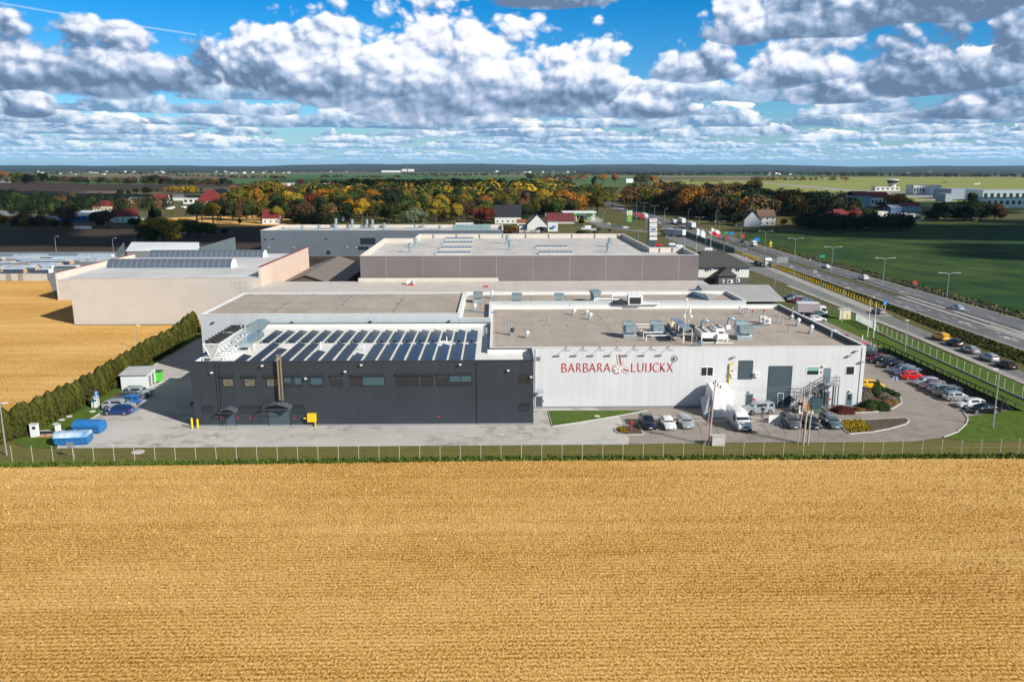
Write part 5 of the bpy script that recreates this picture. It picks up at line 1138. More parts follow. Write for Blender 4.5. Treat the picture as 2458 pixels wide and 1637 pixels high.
p = GZ(4,803,1392); t_ = thing('hydrant','slim red fire hydrant on the brown planting island','hydrant',(p.x,p.y,.12)); b = MB(); b.lathe((0,0,0),[(.14,0),(.14,.1),(.09,.12),(.09,1.0),(.16,1.02),(.14,1.25),(.05,1.3)],10); b.build('barrel', M_red, t_, smooth=40); b = MB(); b.bar((-.25,0,.95),(.25,0,.95),.07,8); b.build('outlets', M_red, t_)
for (x,y,h,lb) in ((85,1365,1.55,'left yellow bollard at the dark building corner'),(138,1365,1.4,'right yellow bollard at the dark building corner')):
    p = GZ(2,x,y); t_ = thing('bollard', lb,'bollard',(p.x,p.y,0),group='yellow bollards'); b = MB(); b.lathe((0,0,0),[(.15,0),(.15,h*.93),(.1,h)],12); b.build('post', M_yellow, t_, smooth=50); b = MB(); b.lathe((0,0,0),[(.26,0),(.26,.04)],12); b.build('base_plate', M_steel, t_)
p = GZ(2,1215,1350); t_ = thing('gas_cabinet','bright yellow gas cabinet on a leg against the dark wall','gas cabinet',(p.x,YD-.35,0)); b = MB(); b.box(-.65,.55,-.25,.3,.75,1.95); b.build('cabinet', M_yellow, t_); b = MB(); b.box(.35,.5,-.1,.1,0,.75); b.bar((-.65,0,1.25),(-1.2,0,1.25),.12,8); b.build('pipe', M_yellow, t_)
# --- yard things at the left
def skip(k,x0,x1,yb,rz,lb,white=False):
    a = GZ(k,x0,yb); c = GZ(k,x1,yb); Lx = (c.x-a.x); t_ = thing('skip_container', lb, 'skip', ((a.x+c.x)/2,(a.y+c.y)/2+1.15,0), rz, 'covered blue skips')
    b = MB(); b.loft([[(x,-1.0,.25),(x,1.0,.25),(x,1.1,1.05),(x,-1.1,1.05)] for x in (-Lx/2+.3,-Lx/2+.05,Lx/2-.35,Lx/2-.1)]); b.build('body', M_blue, t_)
    b = MB()
    for i in range(7): x=-Lx/2+.25+i*(Lx-.6)/6; b.slab([(x,-1.03,.3),(x+.12,-1.03,.3),(x+.12,-1.15,1.05),(x,-1.15,1.05)],.03)
    b.box(-Lx/2,Lx/2-.1,-1.15,1.15,1.052,1.14); b.box(-Lx/2+.2,Lx/2-.3,-.8,.8,0,.25); b.build('ribs', M_blue, t_)
    b = MB(); pr = [(1.1*cos(u),1.15+.62*sin(u)) for u in [pi*i/6 for i in range(7)]]
    b.loft([[(x,y,z) for y,z in pr] for x in (-Lx/2+.05,Lx/2-.15)]); b.build('cover', mat('white_blue_tarp',(.60,.66,.72),.4,col2=(.05,.25,.5),vscale=.5) if white else M_blue, t_)
skip(1,455,740,1322,0.10,'blue skip with a torn white tarpaulin cover nearest the fence',True); skip(1,615,860,1222,-.06,'plain blue covered skip behind the torn one')
p = GZ(1,1155,835); t_ = thing('shed','white flat-roofed cabin beside the thuja hedge','shed',(p.x,p.y+.3,0),.08)
b = MB(); b.box(-2.2,2.0,-.2,4.2,0,2.4); b.build('wall', mat('white_lapboard',(.68,.70,.72),.6,ribs=(2,.2,.03),seam=.8), t_); b = MB(); b.slab([(-2.45,-.5,2.42),(2.2,-.5,2.42),(2.2,4.5,2.7),(-2.45,4.5,2.7)],.1); b.build('roof', mat('grey_felt',(.42,.43,.44),.8,var=.1,vscale=.8), t_)
b = MB(); b.box(2.0,2.04,.6,1.5,.1,2.0); b.box(2.0,2.04,2.2,3.1,.1,2.0); b.build('door', M_steel, t_)
p = GZ(1,1290,772); t_ = thing('waste_bin','bright green waste bin behind the white cabin','bin',(p.x+1.0,p.y+.2,0)); b = MB(); b.loft([[(-.75,-.5,.15),(.75,-.5,.15),(.75,.5,.15),(-.75,.5,.15)],[(-.9,-.65,1.8),(.9,-.65,1.8),(.9,.65,1.8),(-.9,.65,1.8)]]); b.build('body', M_green, t_); b = MB(); b.box(-.95,.95,-.7,.7,1.8,1.92); b.build('lid', mat('dark_green_lid',(.04,.10,.04),.5), t_)
for i,(x,y,h,lb) in enumerate(((302,1240,1.9,'left white meter cabinet beside the rug of sand and tarp'),(500,1200,1.1,'small white meter cabinet right of the black tarp'),(820,990,1.7,'white charging cabinet beside the blue parking sign'))):
    p = GZ(1,x,y); t_ = thing('meter_cabinet', lb,'cabinet',(p.x,p.y,0),group='white cabinets on the lawn'); b = MB(); b.box(-.5 if h>1.2 else -.28,.5 if h>1.2 else .28,-.25,.25,0,h*.96); b.build('cabinet', M_whiteplain, t_); b = MB(); b.box(-.54 if h>1.2 else -.32,.54 if h>1.2 else .32,-.3,.3,h*.962,h); b.build('cap', M_kerb, t_)
    if h>1.2: b = MB(); b.box(-.15,.3,-.28,-.25,h*.6,h*.8); b.build('display', M_signblue if i==2 else M_trim, t_)
p = GZ(1,400,1210); b = MB(); b.flat([(p.x+2.6*cos(u)*(1+.1*sin(3*u)),p.y+1.5*sin(u)) for u in [2*pi*i/20 for i in range(20)]],.03); o = b.build('sand_patch', M_concrete); o['kind']='structure'
b = MB(); b.slab([(p.x-.9,p.y-.7,.05),(p.x+1.2,p.y-.4,.06),(p.x+.6,p.y+.6,.07),(p.x-1.3,p.y+.5,.06)],.06); tag(b.build('tarp', M_trim), 'small black tarp lying on pale sand between white cabinets','tarp')
p = GZ(1,410,1240); t_ = thing('rubble_pile','small scatter of orange bricks beside the black tarp','bricks',(p.x,p.y,0)); r = random.Random(5)
b = MB(); [b.box(x,x+.3,y,y+.15,0,.12) for x,y in [(r.uniform(-1.4,1.2),r.uniform(-.5,.4)) for _ in range(26)]]; o = b.build('bricks', mat('brick_rubble',(.40,.17,.08),.9), t_)
p = GZ(1,845,1010); t_ = thing('sign_post','blue and white parking sign on a post beside the cabinet','sign',(p.x,p.y,0)); b = MB(); b.bar((0,0,0),(0,0,3.0),.05,6); b.build('post', M_galv, t_); b = MB(); b.box(-.35,.2,-.06,-.02,1.9,2.95); b.build('plate', M_signblue, t_); b = MB(); b.box(-.22,.12,-.08,-.065,2.05,2.3); b.build('symbol', M_whiteplain, t_)
text_mesh('P', .5, M_whiteplain, t_, -.2, -.075, 2.42, .26, depth=.004)
p = GZ(1,940,1030); q = [GZ(1,1110,1055),GZ(1,1060,1010),GZ(1,1150,995),GZ(1,1215,998)]; b = MB(); b.flat([(v.x,v.y) for v in q],.036); o = b.build('painted_bay', mat('bay_blue_paint',(.10,.22,.42),.8,var=.25,vscale=2)); o['kind']='structure'
p = GZ(1,640,1425); t_ = thing('notice_board','small board on a leaning post inside the front fence','sign',(p.x,p.y,0)); b = MB(); b.bar((0,0,0),(-.25,.0,2.1),.05,6); b.build('post', M_galv, t_); b = MB(); b.slab([(-.75,-.04,1.4),(.1,-.04,1.4),(.02,-.04,2.15),(-.85,-.04,2.15)],.04); b.build('board', M_steel, t_)
for i,(x,y,lb) in enumerate(((1342,748,'left grey post beside the green bin'),(1352,765,'right grey post beside the green bin'))):
    p = GZ(1,x,y); t_ = thing('post', lb,'post',(p.x,p.y,0)); b = MB(); b.lathe((0,0,0),[(.08,0),(.08,1.6),(.05,1.66)],8); b.build('shaft', M_steel, t_); b = MB(); b.lathe((0,0,0),[(.16,0),(.14,.06)],8); b.build('base', M_concrete, t_)

# ---------------------------------------------------------------- vehicles
def paint(name, col, metal=.3): return mat('car_paint_'+name, col, .28, metal, clear=.7, var=.04, vscale=1)
PNT = {'navy': (.012,.020,.040), 'black': (.010,.011,.014), 'white': (.72,.72,.72), 'silver': (.42,.45,.48), 'grey': (.10,.115,.13), 'blue': (.02,.18,.55), 'darkblue': (.010,.045,.22),
       'red': (.62,.010,.014), 'darkred': (.22,.010,.022), 'yellow': (.80,.42,.01), 'tealgrey': (.10,.17,.19), 'lightblue': (.20,.33,.46), 'beige': (.34,.31,.28), 'greyblue': (.12,.17,.23), 'mauve': (.22,.15,.19), 'paleblue': (.42,.52,.62), 'offwhite': (.62,.63,.62)}
def P_(n): return paint(n, PNT[n], 0.0 if n in ('white','red','yellow','offwhite') else .35)
CARS = {  # length, width, belt stations (x, w, zb, zt), cabin stations (x, wb, zb, wt, zt)
 'hatch': (4.15,.87, [(0,.66,.36,.58),(.07,.78,.24,.70),(.45,.85,.21,.84),(1.02,.87,.2,.95),(2.2,.88,.2,.99),(3.5,.88,.2,1.02),(3.95,.84,.24,1.0),(4.12,.80,.30,.80),(4.15,.76,.36,.62)],
           [(.92,.80,.93,.78,.95),(1.75,.80,.96,.62,1.44),(2.5,.80,.97,.63,1.50),(3.35,.80,.99,.62,1.46),(3.72,.79,1.0,.64,1.36),(4.02,.76,.99,.74,1.02)]),
 'sedan': (4.55,.88, [(0,.64,.36,.56),(.08,.78,.24,.68),(.6,.86,.2,.80),(1.25,.88,.2,.92),(2.5,.89,.2,.96),(3.7,.88,.2,1.0),(4.3,.84,.24,.98),(4.5,.80,.3,.88),(4.55,.74,.36,.6)],
           [(1.15,.80,.90,.78,.92),(1.95,.80,.94,.62,1.38),(2.6,.80,.95,.62,1.43),(3.3,.79,.97,.60,1.37),(3.95,.76,.98,.72,1.02)]),
 'estate': (4.65,.89, [(0,.66,.36,.58),(.08,.80,.24,.72),(.6,.87,.2,.86),(1.2,.89,.2,.96),(2.5,.9,.2,1.0),(4.2,.89,.2,1.04),(4.55,.85,.26,1.0),(4.65,.80,.34,.66)],
           [(1.08,.82,.94,.80,.96),(1.85,.82,.97,.64,1.44),(2.6,.82,.98,.65,1.50),(3.9,.82,1.0,.64,1.46),(4.25,.80,1.02,.66,1.38),(4.55,.78,1.02,.76,1.06)]),
 'suv': (4.5,.92, [(0,.72,.40,.72),(.08,.84,.28,.86),(.5,.90,.25,1.0),(1.1,.92,.24,1.08),(2.4,.93,.24,1.12),(4.0,.92,.24,1.16),(4.4,.88,.3,1.12),(4.5,.82,.4,.76)],
           [(1.0,.84,1.05,.82,1.07),(1.7,.84,1.08,.68,1.60),(2.4,.84,1.10,.69,1.68),(3.7,.84,1.12,.68,1.64),(4.1,.83,1.13,.70,1.52),(4.38,.80,1.13,.78,1.17)]),
 'mpv': (4.4,.90, [(0,.70,.38,.66),(.08,.82,.25,.82),(.5,.88,.22,1.0),(.95,.9,.2,1.10),(2.4,.91,.2,1.14),(4.1,.9,.22,1.16),(4.36,.86,.28,1.1),(4.4,.82,.34,.7)],
           [(.80,.84,1.05,.82,1.07),(1.55,.84,1.1,.72,1.68),(2.2,.84,1.12,.74,1.80),(4.0,.84,1.14,.74,1.80),(4.2,.83,1.14,.76,1.7),(4.36,.82,1.14,.80,1.2)]),
}
def wheel(root, x, y, r=.32, w=.2, nx=18):
    b = MB(); s_ = 1 if y > 0 else -1
    b.lathe((0,0,-w/2),[(r*.62,0),(r*.95,.01),(r,.05),(r,w-.05),(r*.95,w-.01),(r*.62,w)],nx); o = b.build('wheel', M_rubber, root, smooth=35); o.rotation_euler = (pi/2,0,0); o.location = (x,y,r)
    b = MB(); zf = -w/2-.012 if y > 0 else w/2+.0; 
    z0 = (w/2 if s_ < 0 else -w/2-.02); b.lathe((0,0,z0),[(r*.62,0),(r*.6,.02)],12); b.build('rim', M_rim, o); return o
def build_car(kind, name, label, loc=(0,0,-50)):
    L, wmax, ST, CB = CARS[kind]; t_ = thing(name, label, 'car', loc); X = lambda x: L/2-x
    rings = []
    for (x,w,zb,zt) in ST:
        zm = zb+(zt-zb)*.5; rings.append([(X(x),-w*.86,zb),(X(x),-w,zb+.1),(X(x),-w*1.01,zm),(X(x),-w*.97,zt-.06),(X(x),-w*.86,zt),(X(x),w*.86,zt),(X(x),w*.97,zt-.06),(X(x),w*1.01,zm),(X(x),w,zb+.1),(X(x),w*.86,zb)])
    b = MB(); b.loft(rings)
    cr = [[(X(x),-wb,zb-.03),(X(x),-wt,zt-.05 if zt-zb>.2 else zt),(X(x),-wt*.86,zt),(X(x),wt*.86,zt),(X(x),wt,zt-.05 if zt-zb>.2 else zt),(X(x),wb,zb-.03)] for (x,wb,zb,wt,zt) in CB]
    b.loft(cr); b.f = [f[::-1] for f in b.f]; b.build('body', P_('white'), t_, smooth=38)
    # glass: windscreen, rear screen, side windows set just proud of the shell
    g = MB(); e = .012
    def lerp(a, c, t): return Vector(a)+(Vector(c)-Vector(a))*t
    def screen(i, j, flip, nm):
        A, B = cr[i], cr[j]; s = .10
        pts = [lerp(A[1],B[1],s),lerp(A[4],B[4],s),lerp(A[4],B[4],1-s*.4),lerp(A[1],B[1],1-s*.4)]
        c = sum(pts, Vector())/4; pts = [c+(p-c)*.93 for p in pts]; n = (pts[1]-pts[0]).cross(pts[2]-pts[0]).normalized()
        if n.z < 0: n = -n; pts = pts[::-1]
        q = MB(); q.add([p+n*e*1.6 for p in pts], [(0,1,2,3)]); return q.build(nm, M_carglass, t_)
    screen(0, 1, False, 'windscreen'); screen(len(cr)-1, len(cr)-2 if kind == 'sedan' else len(cr)-2, True, 'rear_window')
    for s in (-1, 1):
        k = (0, 1) if s < 0 else (5, 4); n_ = len(cr)
        for (t0, t1) in ((.18,.50),(.54,.90)):
            def at(u, v):
                f = u*(n_-1); i = min(n_-2, int(f)); a = lerp(cr[i][k[0]], cr[i+1][k[0]], f-i); c = lerp(cr[i][k[1]], cr[i+1][k[1]], f-i); return a+(c-a)*v
            pts = [at(t0,.16),at(t1,.16),at(t1,.86),at(t0+.03,.86)]
            pts += []; q = MB(); mid = [at((t0+t1)/2,.16),at((t0+t1)/2,.86)]
            P4 = [pts[0],mid[0],pts[1],pts[2],mid[1],pts[3]]; P4 = [Vector((p.x,p.y+s*e*1.5,p.z+.004)) for p in P4]
            q.add(P4, [(0,1,4,5),(1,2,3,4)] if s < 0 else [(5,4,1,0),(4,3,2,1)]); q.build('side_window', M_carglass, t_)
    wb = L*.30
    for x in (X(.80), X(L-.78)):
        for s in (-1, 1): wheel(t_, x, s*(wmax-.09), .33 if kind != 'suv' else .36)
        for s in (-1, 1): 
            q = MB(); q.lathe((0,0,0),[(.40 if kind!='suv' else .43,0),(.40 if kind!='suv' else .43,.012)],16); o = q.build('wheel_arch', M_trim, t_); o.rotation_euler = (pi/2,0,0); o.location = (x, s*(wmax*1.005)+(.012 if s>0 else 0), .36)
    zt0 = ST[1][3]; zr0 = ST[-2][3]
    for s in (-1, 1):
        q = MB(); q.slab([(X(.035),s*.50,zt0-.20),(X(.06),s*.76,zt0-.16),(X(.22),s*.80,zt0-.02),(X(.10),s*.50,zt0-.06)], .03*s); q.build('headlight', M_head, t_)
        q = MB(); q.box(X(L)-.012,X(L)+.10,s*.56,s*.80,zr0-.16,zr0+.06); q.build('tail_light', M_tail, t_)
        q = MB(); x = X(CB[0][0]+.35); q.box(x-.08,x+.06,s*(wmax+.0),s*(wmax+.18),CB[0][2]+.02,CB[0][2]+.14); q.build('mirror', M_trim if kind=='suv' else M_head, t_)
    q = MB(); q.box(X(0)-.02,X(0)+.015,-.5,.5,.38,.50); q.build('grille', M_trim, t_)
    q = MB(); q.box(X(0)+.016,X(0)+.03,-.26,.26,.40,.51); q.build('number_plate', M_plate, t_); q = MB(); q.box(X(L)-.03,X(L)-.013,-.26,.26,.62,.73); q.build('number_plate', M_plate, t_)
    if kind in ('estate','suv'):
        q = MB()
        for s in (-1,1): q.bar((X(1.9),s*.6,CB[2][4]+.0),(X(3.8),s*.6,CB[3][4]+.02),.025,5)
        q.build('roof_rail', M_steel, t_)
    return t_
PROTO = {}; USED = set()
def reg(root):
    def rec(o):
        KIDS[o.name] = [c for c in ALLC.get(o.name, [])]
        for c in KIDS[o.name]: rec(c)
    rec(root)
def children_index():
    global ALLC; ALLC = {}
    for o in COL.objects:
        if o.parent: ALLC.setdefault(o.parent.name, []).append(o)
def repaint(root, m, part='body'):
    for c in root['_kids'] if False else []: pass
def place(kind, name, pos, heading, colour, label, group, cat=None, z=0.0, sc=None):
    pr = PROTO[kind]
    def cp(o, parent):
        c = o.copy(); COL.objects.link(c); c.parent = parent
        if parent and (c.name.split('.')[0] in ('body','cargo_side') ) and c.material_slots and colour:
            c.material_slots[0].link = 'OBJECT'; c.material_slots[0].material = P_(colour)
        for ch in KIDS[o.name]: cp(ch, c)
        return c
    r = cp(pr, None); r.name = name; r.location = (pos[0], pos[1], z); r.rotation_euler = (0,0,heading); r['label'] = label; r['group'] = group; r['category'] = cat or 'car'
    if sc: r.scale = (sc,sc,sc)
    return r
for k in CARS: PROTO[k] = build_car(k, 'parked_car', 'x')
def build_van():
    t_ = thing('van','x','van',(0,0,-50)); L=5.9; X=lambda x: L/2-x
    R=[(0,.80,.40,.80),(.1,.92,.3,1.0),(.75,.98,.28,1.22),(1.25,.99,.28,1.35)]
    b=MB(); b.loft([[(X(x),-w,zb),(X(x),-w,zt-.1),(X(x),-w*.9,zt),(X(x),w*.9,zt),(X(x),w,zt-.1),(X(x),w,zb)] for x,w,zb,zt in R][::-1])
    S=[(1.2,.99,.28,.99,1.36),(1.85,.99,.28,.84,2.30),(2.3,1.0,.28,.86,2.52),(5.7,1.0,.28,.88,2.55),(5.9,.97,.35,.84,2.45)]
    rr=[[(X(x),-w,zb),(X(x),-w,1.35),(X(x),-wt,zt-.08 if zt>1.5 else zt),(X(x),-wt*.85,zt),(X(x),wt*.85,zt),(X(x),wt,zt-.08 if zt>1.5 else zt),(X(x),w,1.35),(X(x),w,zb)] for x,w,zb,wt,zt in S]
    b.loft(rr[::-1]); b.build('body',P_('white'),t_,smooth=35)
    q=MB(); A=rr[0]; B=rr[1]; pts=[Vector(A[2]).lerp(Vector(B[2]),.08),Vector(A[5]).lerp(Vector(B[5]),.08),Vector(A[5]).lerp(Vector(B[5]),.86),Vector(A[2]).lerp(Vector(B[2]),.86)]; c=sum(pts,Vector())/4
    pts=[c+(p-c)*.94+Vector((.02,0,.012)) for p in pts]; q.add(pts,[(0,1,2,3)]); q.build('windscreen',M_carglass,t_)
    for s in (-1,1):
        q=MB(); pts=[(X(1.5),s*1.0,1.38),(X(2.55),s*1.01,1.40),(X(2.55),s*.945,2.05),(X(1.95),s*.93,2.05)]; q.add(pts if s<0 else pts[::-1],[(3,2,1,0)]); q.build('side_window',M_carglass,t_)
        q=MB(); q.box(X(.0)-.05,X(.25),s*.62,s*.94,.92,1.12); q.build('headlight',M_head,t_); q=MB(); q.box(X(1.75),X(1.6),s*1.0,s*1.25,1.3,1.65); q.build('mirror',M_trim,t_)
        q=MB(); q.box(X(5.92),X(5.88),s*.84,s*.96,.8,1.3); q.build('tail_light',M_tail,t_)
        q=MB(); q.box(X(1.3),X(5.6),s*1.0,s*1.015,.5,.62); q.build('side_trim',M_trim,t_)
        for x in (X(.95),X(4.75)): wheel(t_,x,s*.9,.35)
    q=MB(); q.box(X(0)-.03,X(0)+.02,-.9,.9,.32,.56); q.build('bumper',M_trim,t_); q=MB(); q.box(X(0)-.03,X(0)+.04,-.55,.55,.66,.86); q.build('grille',M_trim,t_); q=MB(); q.box(X(0)+.022,X(0)+.05,-.26,.26,.42,.53); q.build('number_plate',M_plate,t_)
    return t_
PROTO['van']=build_van()
def build_truck(kind):
    t_ = thing('truck','x','truck',(0,0,-50)); L = {'semi':15.5,'flat':14.5,'box':7.2,'tipper':8.5,'tank':14}[kind]; X=lambda x: L/2-x
    cl = 2.2 if kind!='box' else 1.9; ch = 3.5 if kind!='box' else 2.4; cb = .75 if kind != 'box' else .5
    b=MB(); b.loft([[(X(x),-w,zb),(X(x),-w,zt-.15),(X(x),-w*.88,zt),(X(x),w*.88,zt),(X(x),w,zt-.15),(X(x),w,zb)] for x,w,zb,zt in ((cl,1.22,cb,ch),(.45,1.22,cb,ch),(.12,1.18,cb,ch*.62),(0,1.1,cb+.05,ch*.52))]); b.build('body',P_('white'),t_,smooth=30)
    q=MB(); q.slab([(X(.13)+.03,-1.05,ch*.60),(X(.13)+.03,1.05,ch*.60),(X(.43)+.03,1.02,ch*.88),(X(.43)+.03,-1.02,ch*.88)],.02); q.build('windscreen',M_carglass,t_)
    q=MB(); q.box(X(0)-.02,X(0)+.03,-.8,.8,cb+.15,ch*.44); q.build('grille',M_trim,t_)
    for s in (-1,1):
        q=MB(); q.box(X(1.45),X(.6),s*1.22,s*1.235,ch*.58,ch*.82); q.build('side_window',M_carglass,t_); q=MB(); q.box(X(0)-.02,X(0)+.04,s*.75,s*1.08,cb+.0,cb+.25); q.build('headlight',M_head,t_)
        q=MB(); q.box(X(.4),X(.3),s*1.25,s*1.5,ch*.55,ch*.8); q.build('mirror',M_trim,t_)
    q=MB(); q.box(X(L-.2),X(.8),-.45,.45,.6,.95); q.build('chassis',M_trim,t_)
    if kind in ('semi','box'):
        h0,h1 = (1.2,3.95) if kind=='semi' else (.9,3.1); m_ = mat('trailer_box',(.50,.52,.54),.5,ribs=(0,1.3,.05),seam=.75) if kind=='semi' else mat('mauve_box_side',(.36,.31,.34),.5,var=.05,vscale=1)
        q=MB(); q.box(X(L),X(cl+.35 if kind=='semi' else cl+.1),-1.27,1.27,h0,h1); q.build('cargo_box',m_,t_); q=MB(); q.box(X(L)-.03,X(cl+.3 if kind=='semi' else cl+.08),-1.29,1.29,h1+.002,h1+.06); q.build('cargo_roof',M_whiteplain,t_)
        q=MB(); q.box(X(L)-.03,X(L)-.002,-1.22,-.02,h0+.08,h1-.08); q.box(X(L)-.03,X(L)-.002,.02,1.22,h0+.08,h1-.08); q.build('rear_door',M_whiteplain,t_)
    elif kind=='flat':
        q=MB(); q.box(X(L),X(cl+.6),-1.25,1.25,1.15,1.35); q.build('flatbed',mat('brown_deck',(.20,.13,.11),.8,var=.15,vscale=1),t_)
    elif kind=='tipper':
        q=MB(); q.loft([[(x,-1.1,1.1),(x,1.1,1.1),(x,1.27,3.0),(x,-1.27,3.0)] for x in (X(L),X(cl+.3))]); q.build('tipper_body',None or P_('white'),t_)
    for x in ((X(1.3),X(L*.4),X(L-1.6),X(L-2.9),X(L-4.2)) if L>10 else (X(1.2),X(L-1.5))):
        for s in (-1,1): wheel(t_,x,s*1.05,.50 if L>8 else .38,.35)
    return t_
for k in ('semi','flat','box','tipper'): PROTO['truck_'+k]=build_truck(k)
children_index()
for k in PROTO: reg(PROTO[k])
HX = pi                       # nose towards -X (towards the camera's left)
def lot(kind, k, x, y, col, label, heading=pi, X=None, grp='cars in the long parking row', name='parked_car'):
    p = GZ(k,x,y); place(kind,name,(X if X is not None else p.x, p.y),heading,col,label,grp)
E7 = [('sedan',1655,1150,'black','black saloon nearest the camera at the end of the parking row',pi,73.1),
 ('hatch',1525,1080,'white','white hatchback beside the black saloon at the row end',pi,72.8),
 ('hatch',1300,985,'silver','silver boxy hatchback parked tail outward in the long row',0,72.9),
 ('suv',1110,925,'grey','dark grey off-roader left of the silver boxy hatchback',pi,72.7),
 ('estate',1040,880,'greyblue','blue-grey estate parked tail outward between dark cars',0,73.0),
 ('hatch',960,822,'mauve','brownish mauve hatchback half hidden behind the blue-grey estate',pi,72.7),
 ('hatch',880,780,'silver','rounded silver hatchback right of the empty bay',pi,72.7),
 ('hatch',735,700,'red','bright red hatchback parked tail outward in the row',0,72.5),
 ('estate',590,655,'greyblue','grey-blue estate next to the bright red hatchback',pi,72.9),
 ('estate',480,615,'greyblue','second grey-blue estate, left of the first beside red hatchback',pi,72.9),
 ('hatch',420,545,'black','black hatchback right of a gap, before the dark red cars',pi,72.9),
 ('estate',265,490,'black','black estate with pale roof between black hatchback and dark red car',pi,72.8),
 ('sedan',200,450,'darkred','dark red car in the row behind the black estate',pi,72.8),
 ('hatch',140,420,'black','small dark car with red tail beside the building corner',0,72.6),
 ('hatch',130,375,'tealgrey','teal-grey car just clear of the building corner',pi,72.8),
 ('hatch',125,335,'black','black car behind the teal-grey one by the corner',pi,72.8),
 ('estate',125,300,'red','red car just beyond the corner of the white wall',pi,72.9),
 ('sedan',60,265,'greyblue','dark blue car seen over the right parapet end',pi,72.9)]
for (kind,x,y,c,lb,hd,X) in E7: lot(kind,7,x,y+28,c,lb,hd,X)
for i,(y,c,lb,kind) in enumerate(((172.5,'white','white car half hidden by the right parapet','hatch'),(167.5,'darkred','dark red car peeping over the right parapet','hatch'))): place(kind,'parked_car',(72.8,y),pi,c,lb,'cars in the long parking row')
place('hatch','parked_car',(GZ(7,150,845).x+.2,GZ(7,150,845).y),0,'yellow','yellow car nose out behind the white building corner','cars beside the white building')
solar_t = thing('solar_array','long dark ground solar rack seen edge-on behind the parking row','solar panels',(76.2,116,0)); Ls = 44
b = MB(); b.slab([(0,0,2.25),(0,Ls,2.25),(4.0,Ls,.42),(4.0,0,.42)],-.07); b.build('panel',mat('dark_solar_back',(.012,.013,.016),.5),solar_t)
b = MB()
for i in range(19):
    y=.4+i*2.4; b.box(.0,.12,y,y+.12,0,2.2); b.box(3.7,3.8,y,y+.1,0,.5); b.bar((1.9,y,0),(.1,y,1.6),.04,4)
b.box(-.04,.1,0,Ls,2.12,2.27); b.build('stand',M_blacksteel,solar_t)
# left yard cars
for (kind,x,y,c,lb,hd) in (('suv',1165,905,'silver','silver off-roader farthest of the five cars by the cabin',0.12),('sedan',1105,935,'grey','dark grey saloon second from the cabin',.10),('hatch',1075,975,'blue','bright light blue hatchback parked tail outward',pi+.1),('estate',1005,1010,'silver','silver estate half hidden behind the dark blue hatchback',.1),('hatch',995,1058,'darkblue','dark blue hatchback nearest the blue skips',pi-.03)):
    p = GZ(1,x,y); place(kind,'parked_car',(p.x,p.y+.7),hd,c,lb,'cars in the left yard')
# front lot
hb = -pi/2+.02
for (kind,k,x,y,c,lb,hd,sc) in (('suv',4,972,1400,'navy','navy off-roader left in the front bays, beside hydrant island',hb,None),('sedan',4,1157,1402,'white','white saloon between navy off-roader and silver hatchback',hb,None),('hatch',4,1315,1390,'silver','silver-grey hatchback third from the left in front bays',hb,None),
    ('suv',8,588,815,'grey','dark grey off-roader left of the transformer pole',hb,None),('sedan',8,1078,820,'navy','navy saloon behind the transformer, between two greys',hb,None),('estate',8,1556,812,'tealgrey','grey-green estate next to the yellow planting bed',hb,None)):
    p = GZ(k,x,y); place(kind,'parked_car',(p.x,p.y+CARS[kind][0]/2),hd,c,lb,'cars in the front bays')
p = GZ(5,655,1328); place('van','parked_van',(p.x,p.y+2.95),hb+.02,'white','big white panel van parked in front of the tent','cars in the front bays','van')
p = GZ(5,795,1150); place('mpv','parked_car',(p.x,p.y+.5),pi+.12,'silver','silver family van side-on before the grey roller door','cars in the front bays')
# street side
for (kind,k,x,y,c,lb) in (('suv',7,1215,222,'yellow','yellow crossover parked along the access road'),('hatch',7,1410,300,'black','black hatchback behind the yellow crossover on the roadside'),('sedan',7,1615,395,'silver','silver saloon in the middle of the roadside row'),('hatch',7,1895,505,'silver','silver hatchback fourth in the roadside row'),('sedan',7,2165,605,'black','black car at the right frame edge on the roadside'),('estate',6,645,282,'beige','beige-grey car parked under the blue P sign')):
    p = GZ(k,x,y); X = fr(p.y)-1.3; place(kind,'parked_car',(X,p.y+1.7),pi/2+.03,c,lb,'cars parked along the access road')
for (kind,k,x,y,c,lb,hd) in (('sedan',6,1325,248,'paleblue','pale blue saloon driving on the far carriageway at right',pi/2),('suv','D',990,1048,'white','white off-roader on the far carriageway below the green sign',pi/2),('sedan','D',668,948,'white','white saloon on the far carriageway left of the off-roader',pi/2),
    ('hatch','C',2065,740,'red','small red car on the far carriageway',pi/2),('suv','C',2212,778,'black','black car behind the white van on the highway',-pi/2),('sedan','C',1850,668,'silver','silver car following the last lorry',pi/2),('sedan','C',1915,692,'white','white car behind the two flags',pi/2)):
    p = GZ(k,x,y); place(kind,'car',(p.x,p.y+1.5),hd,c,lb,'traffic on the highway',z=.03)
p = GZ('D',38,758); place('van','van',(p.x,p.y+1),-pi/2,'white','white van on the far carriageway beside the yellow warning sign','traffic on the highway','van',z=.03)
p = GZ('D',165,940); place('truck_flat','truck',(p.x-.3,p.y+7.2),-pi/2,'white','white cab lorry with an empty brown flatbed, coming closer','lorries on the roads','truck',z=.02)
for (kind,k,x,y,c,lb,hd) in (('truck_semi','C',1765,650,'grey','grey box lorry last in the queue, seen from behind',pi/2),('truck_semi','C',1675,608,'white','white and blue box lorry, middle of the queue',pi/2),('truck_tipper','C',1600,605,'beige','brown open tipper lorry left of the box lorries',pi/2),
    ('truck_tipper','C',1250,545,'red','red lorry, left one of the two red ones',-pi/2),('truck_tipper','C',1295,562,'red','red lorry, right one of the two red ones',-pi/2),('truck_semi','C',1335,562,'white','white cab lorry behind the two red lorries',-pi/2)):
    p = GZ(k,x,y); dy = 7.5 if 'semi' in kind else 4; place(kind,'truck',(p.x,p.y+dy),hd,c,lb,'lorries on the roads','truck',z=.03)
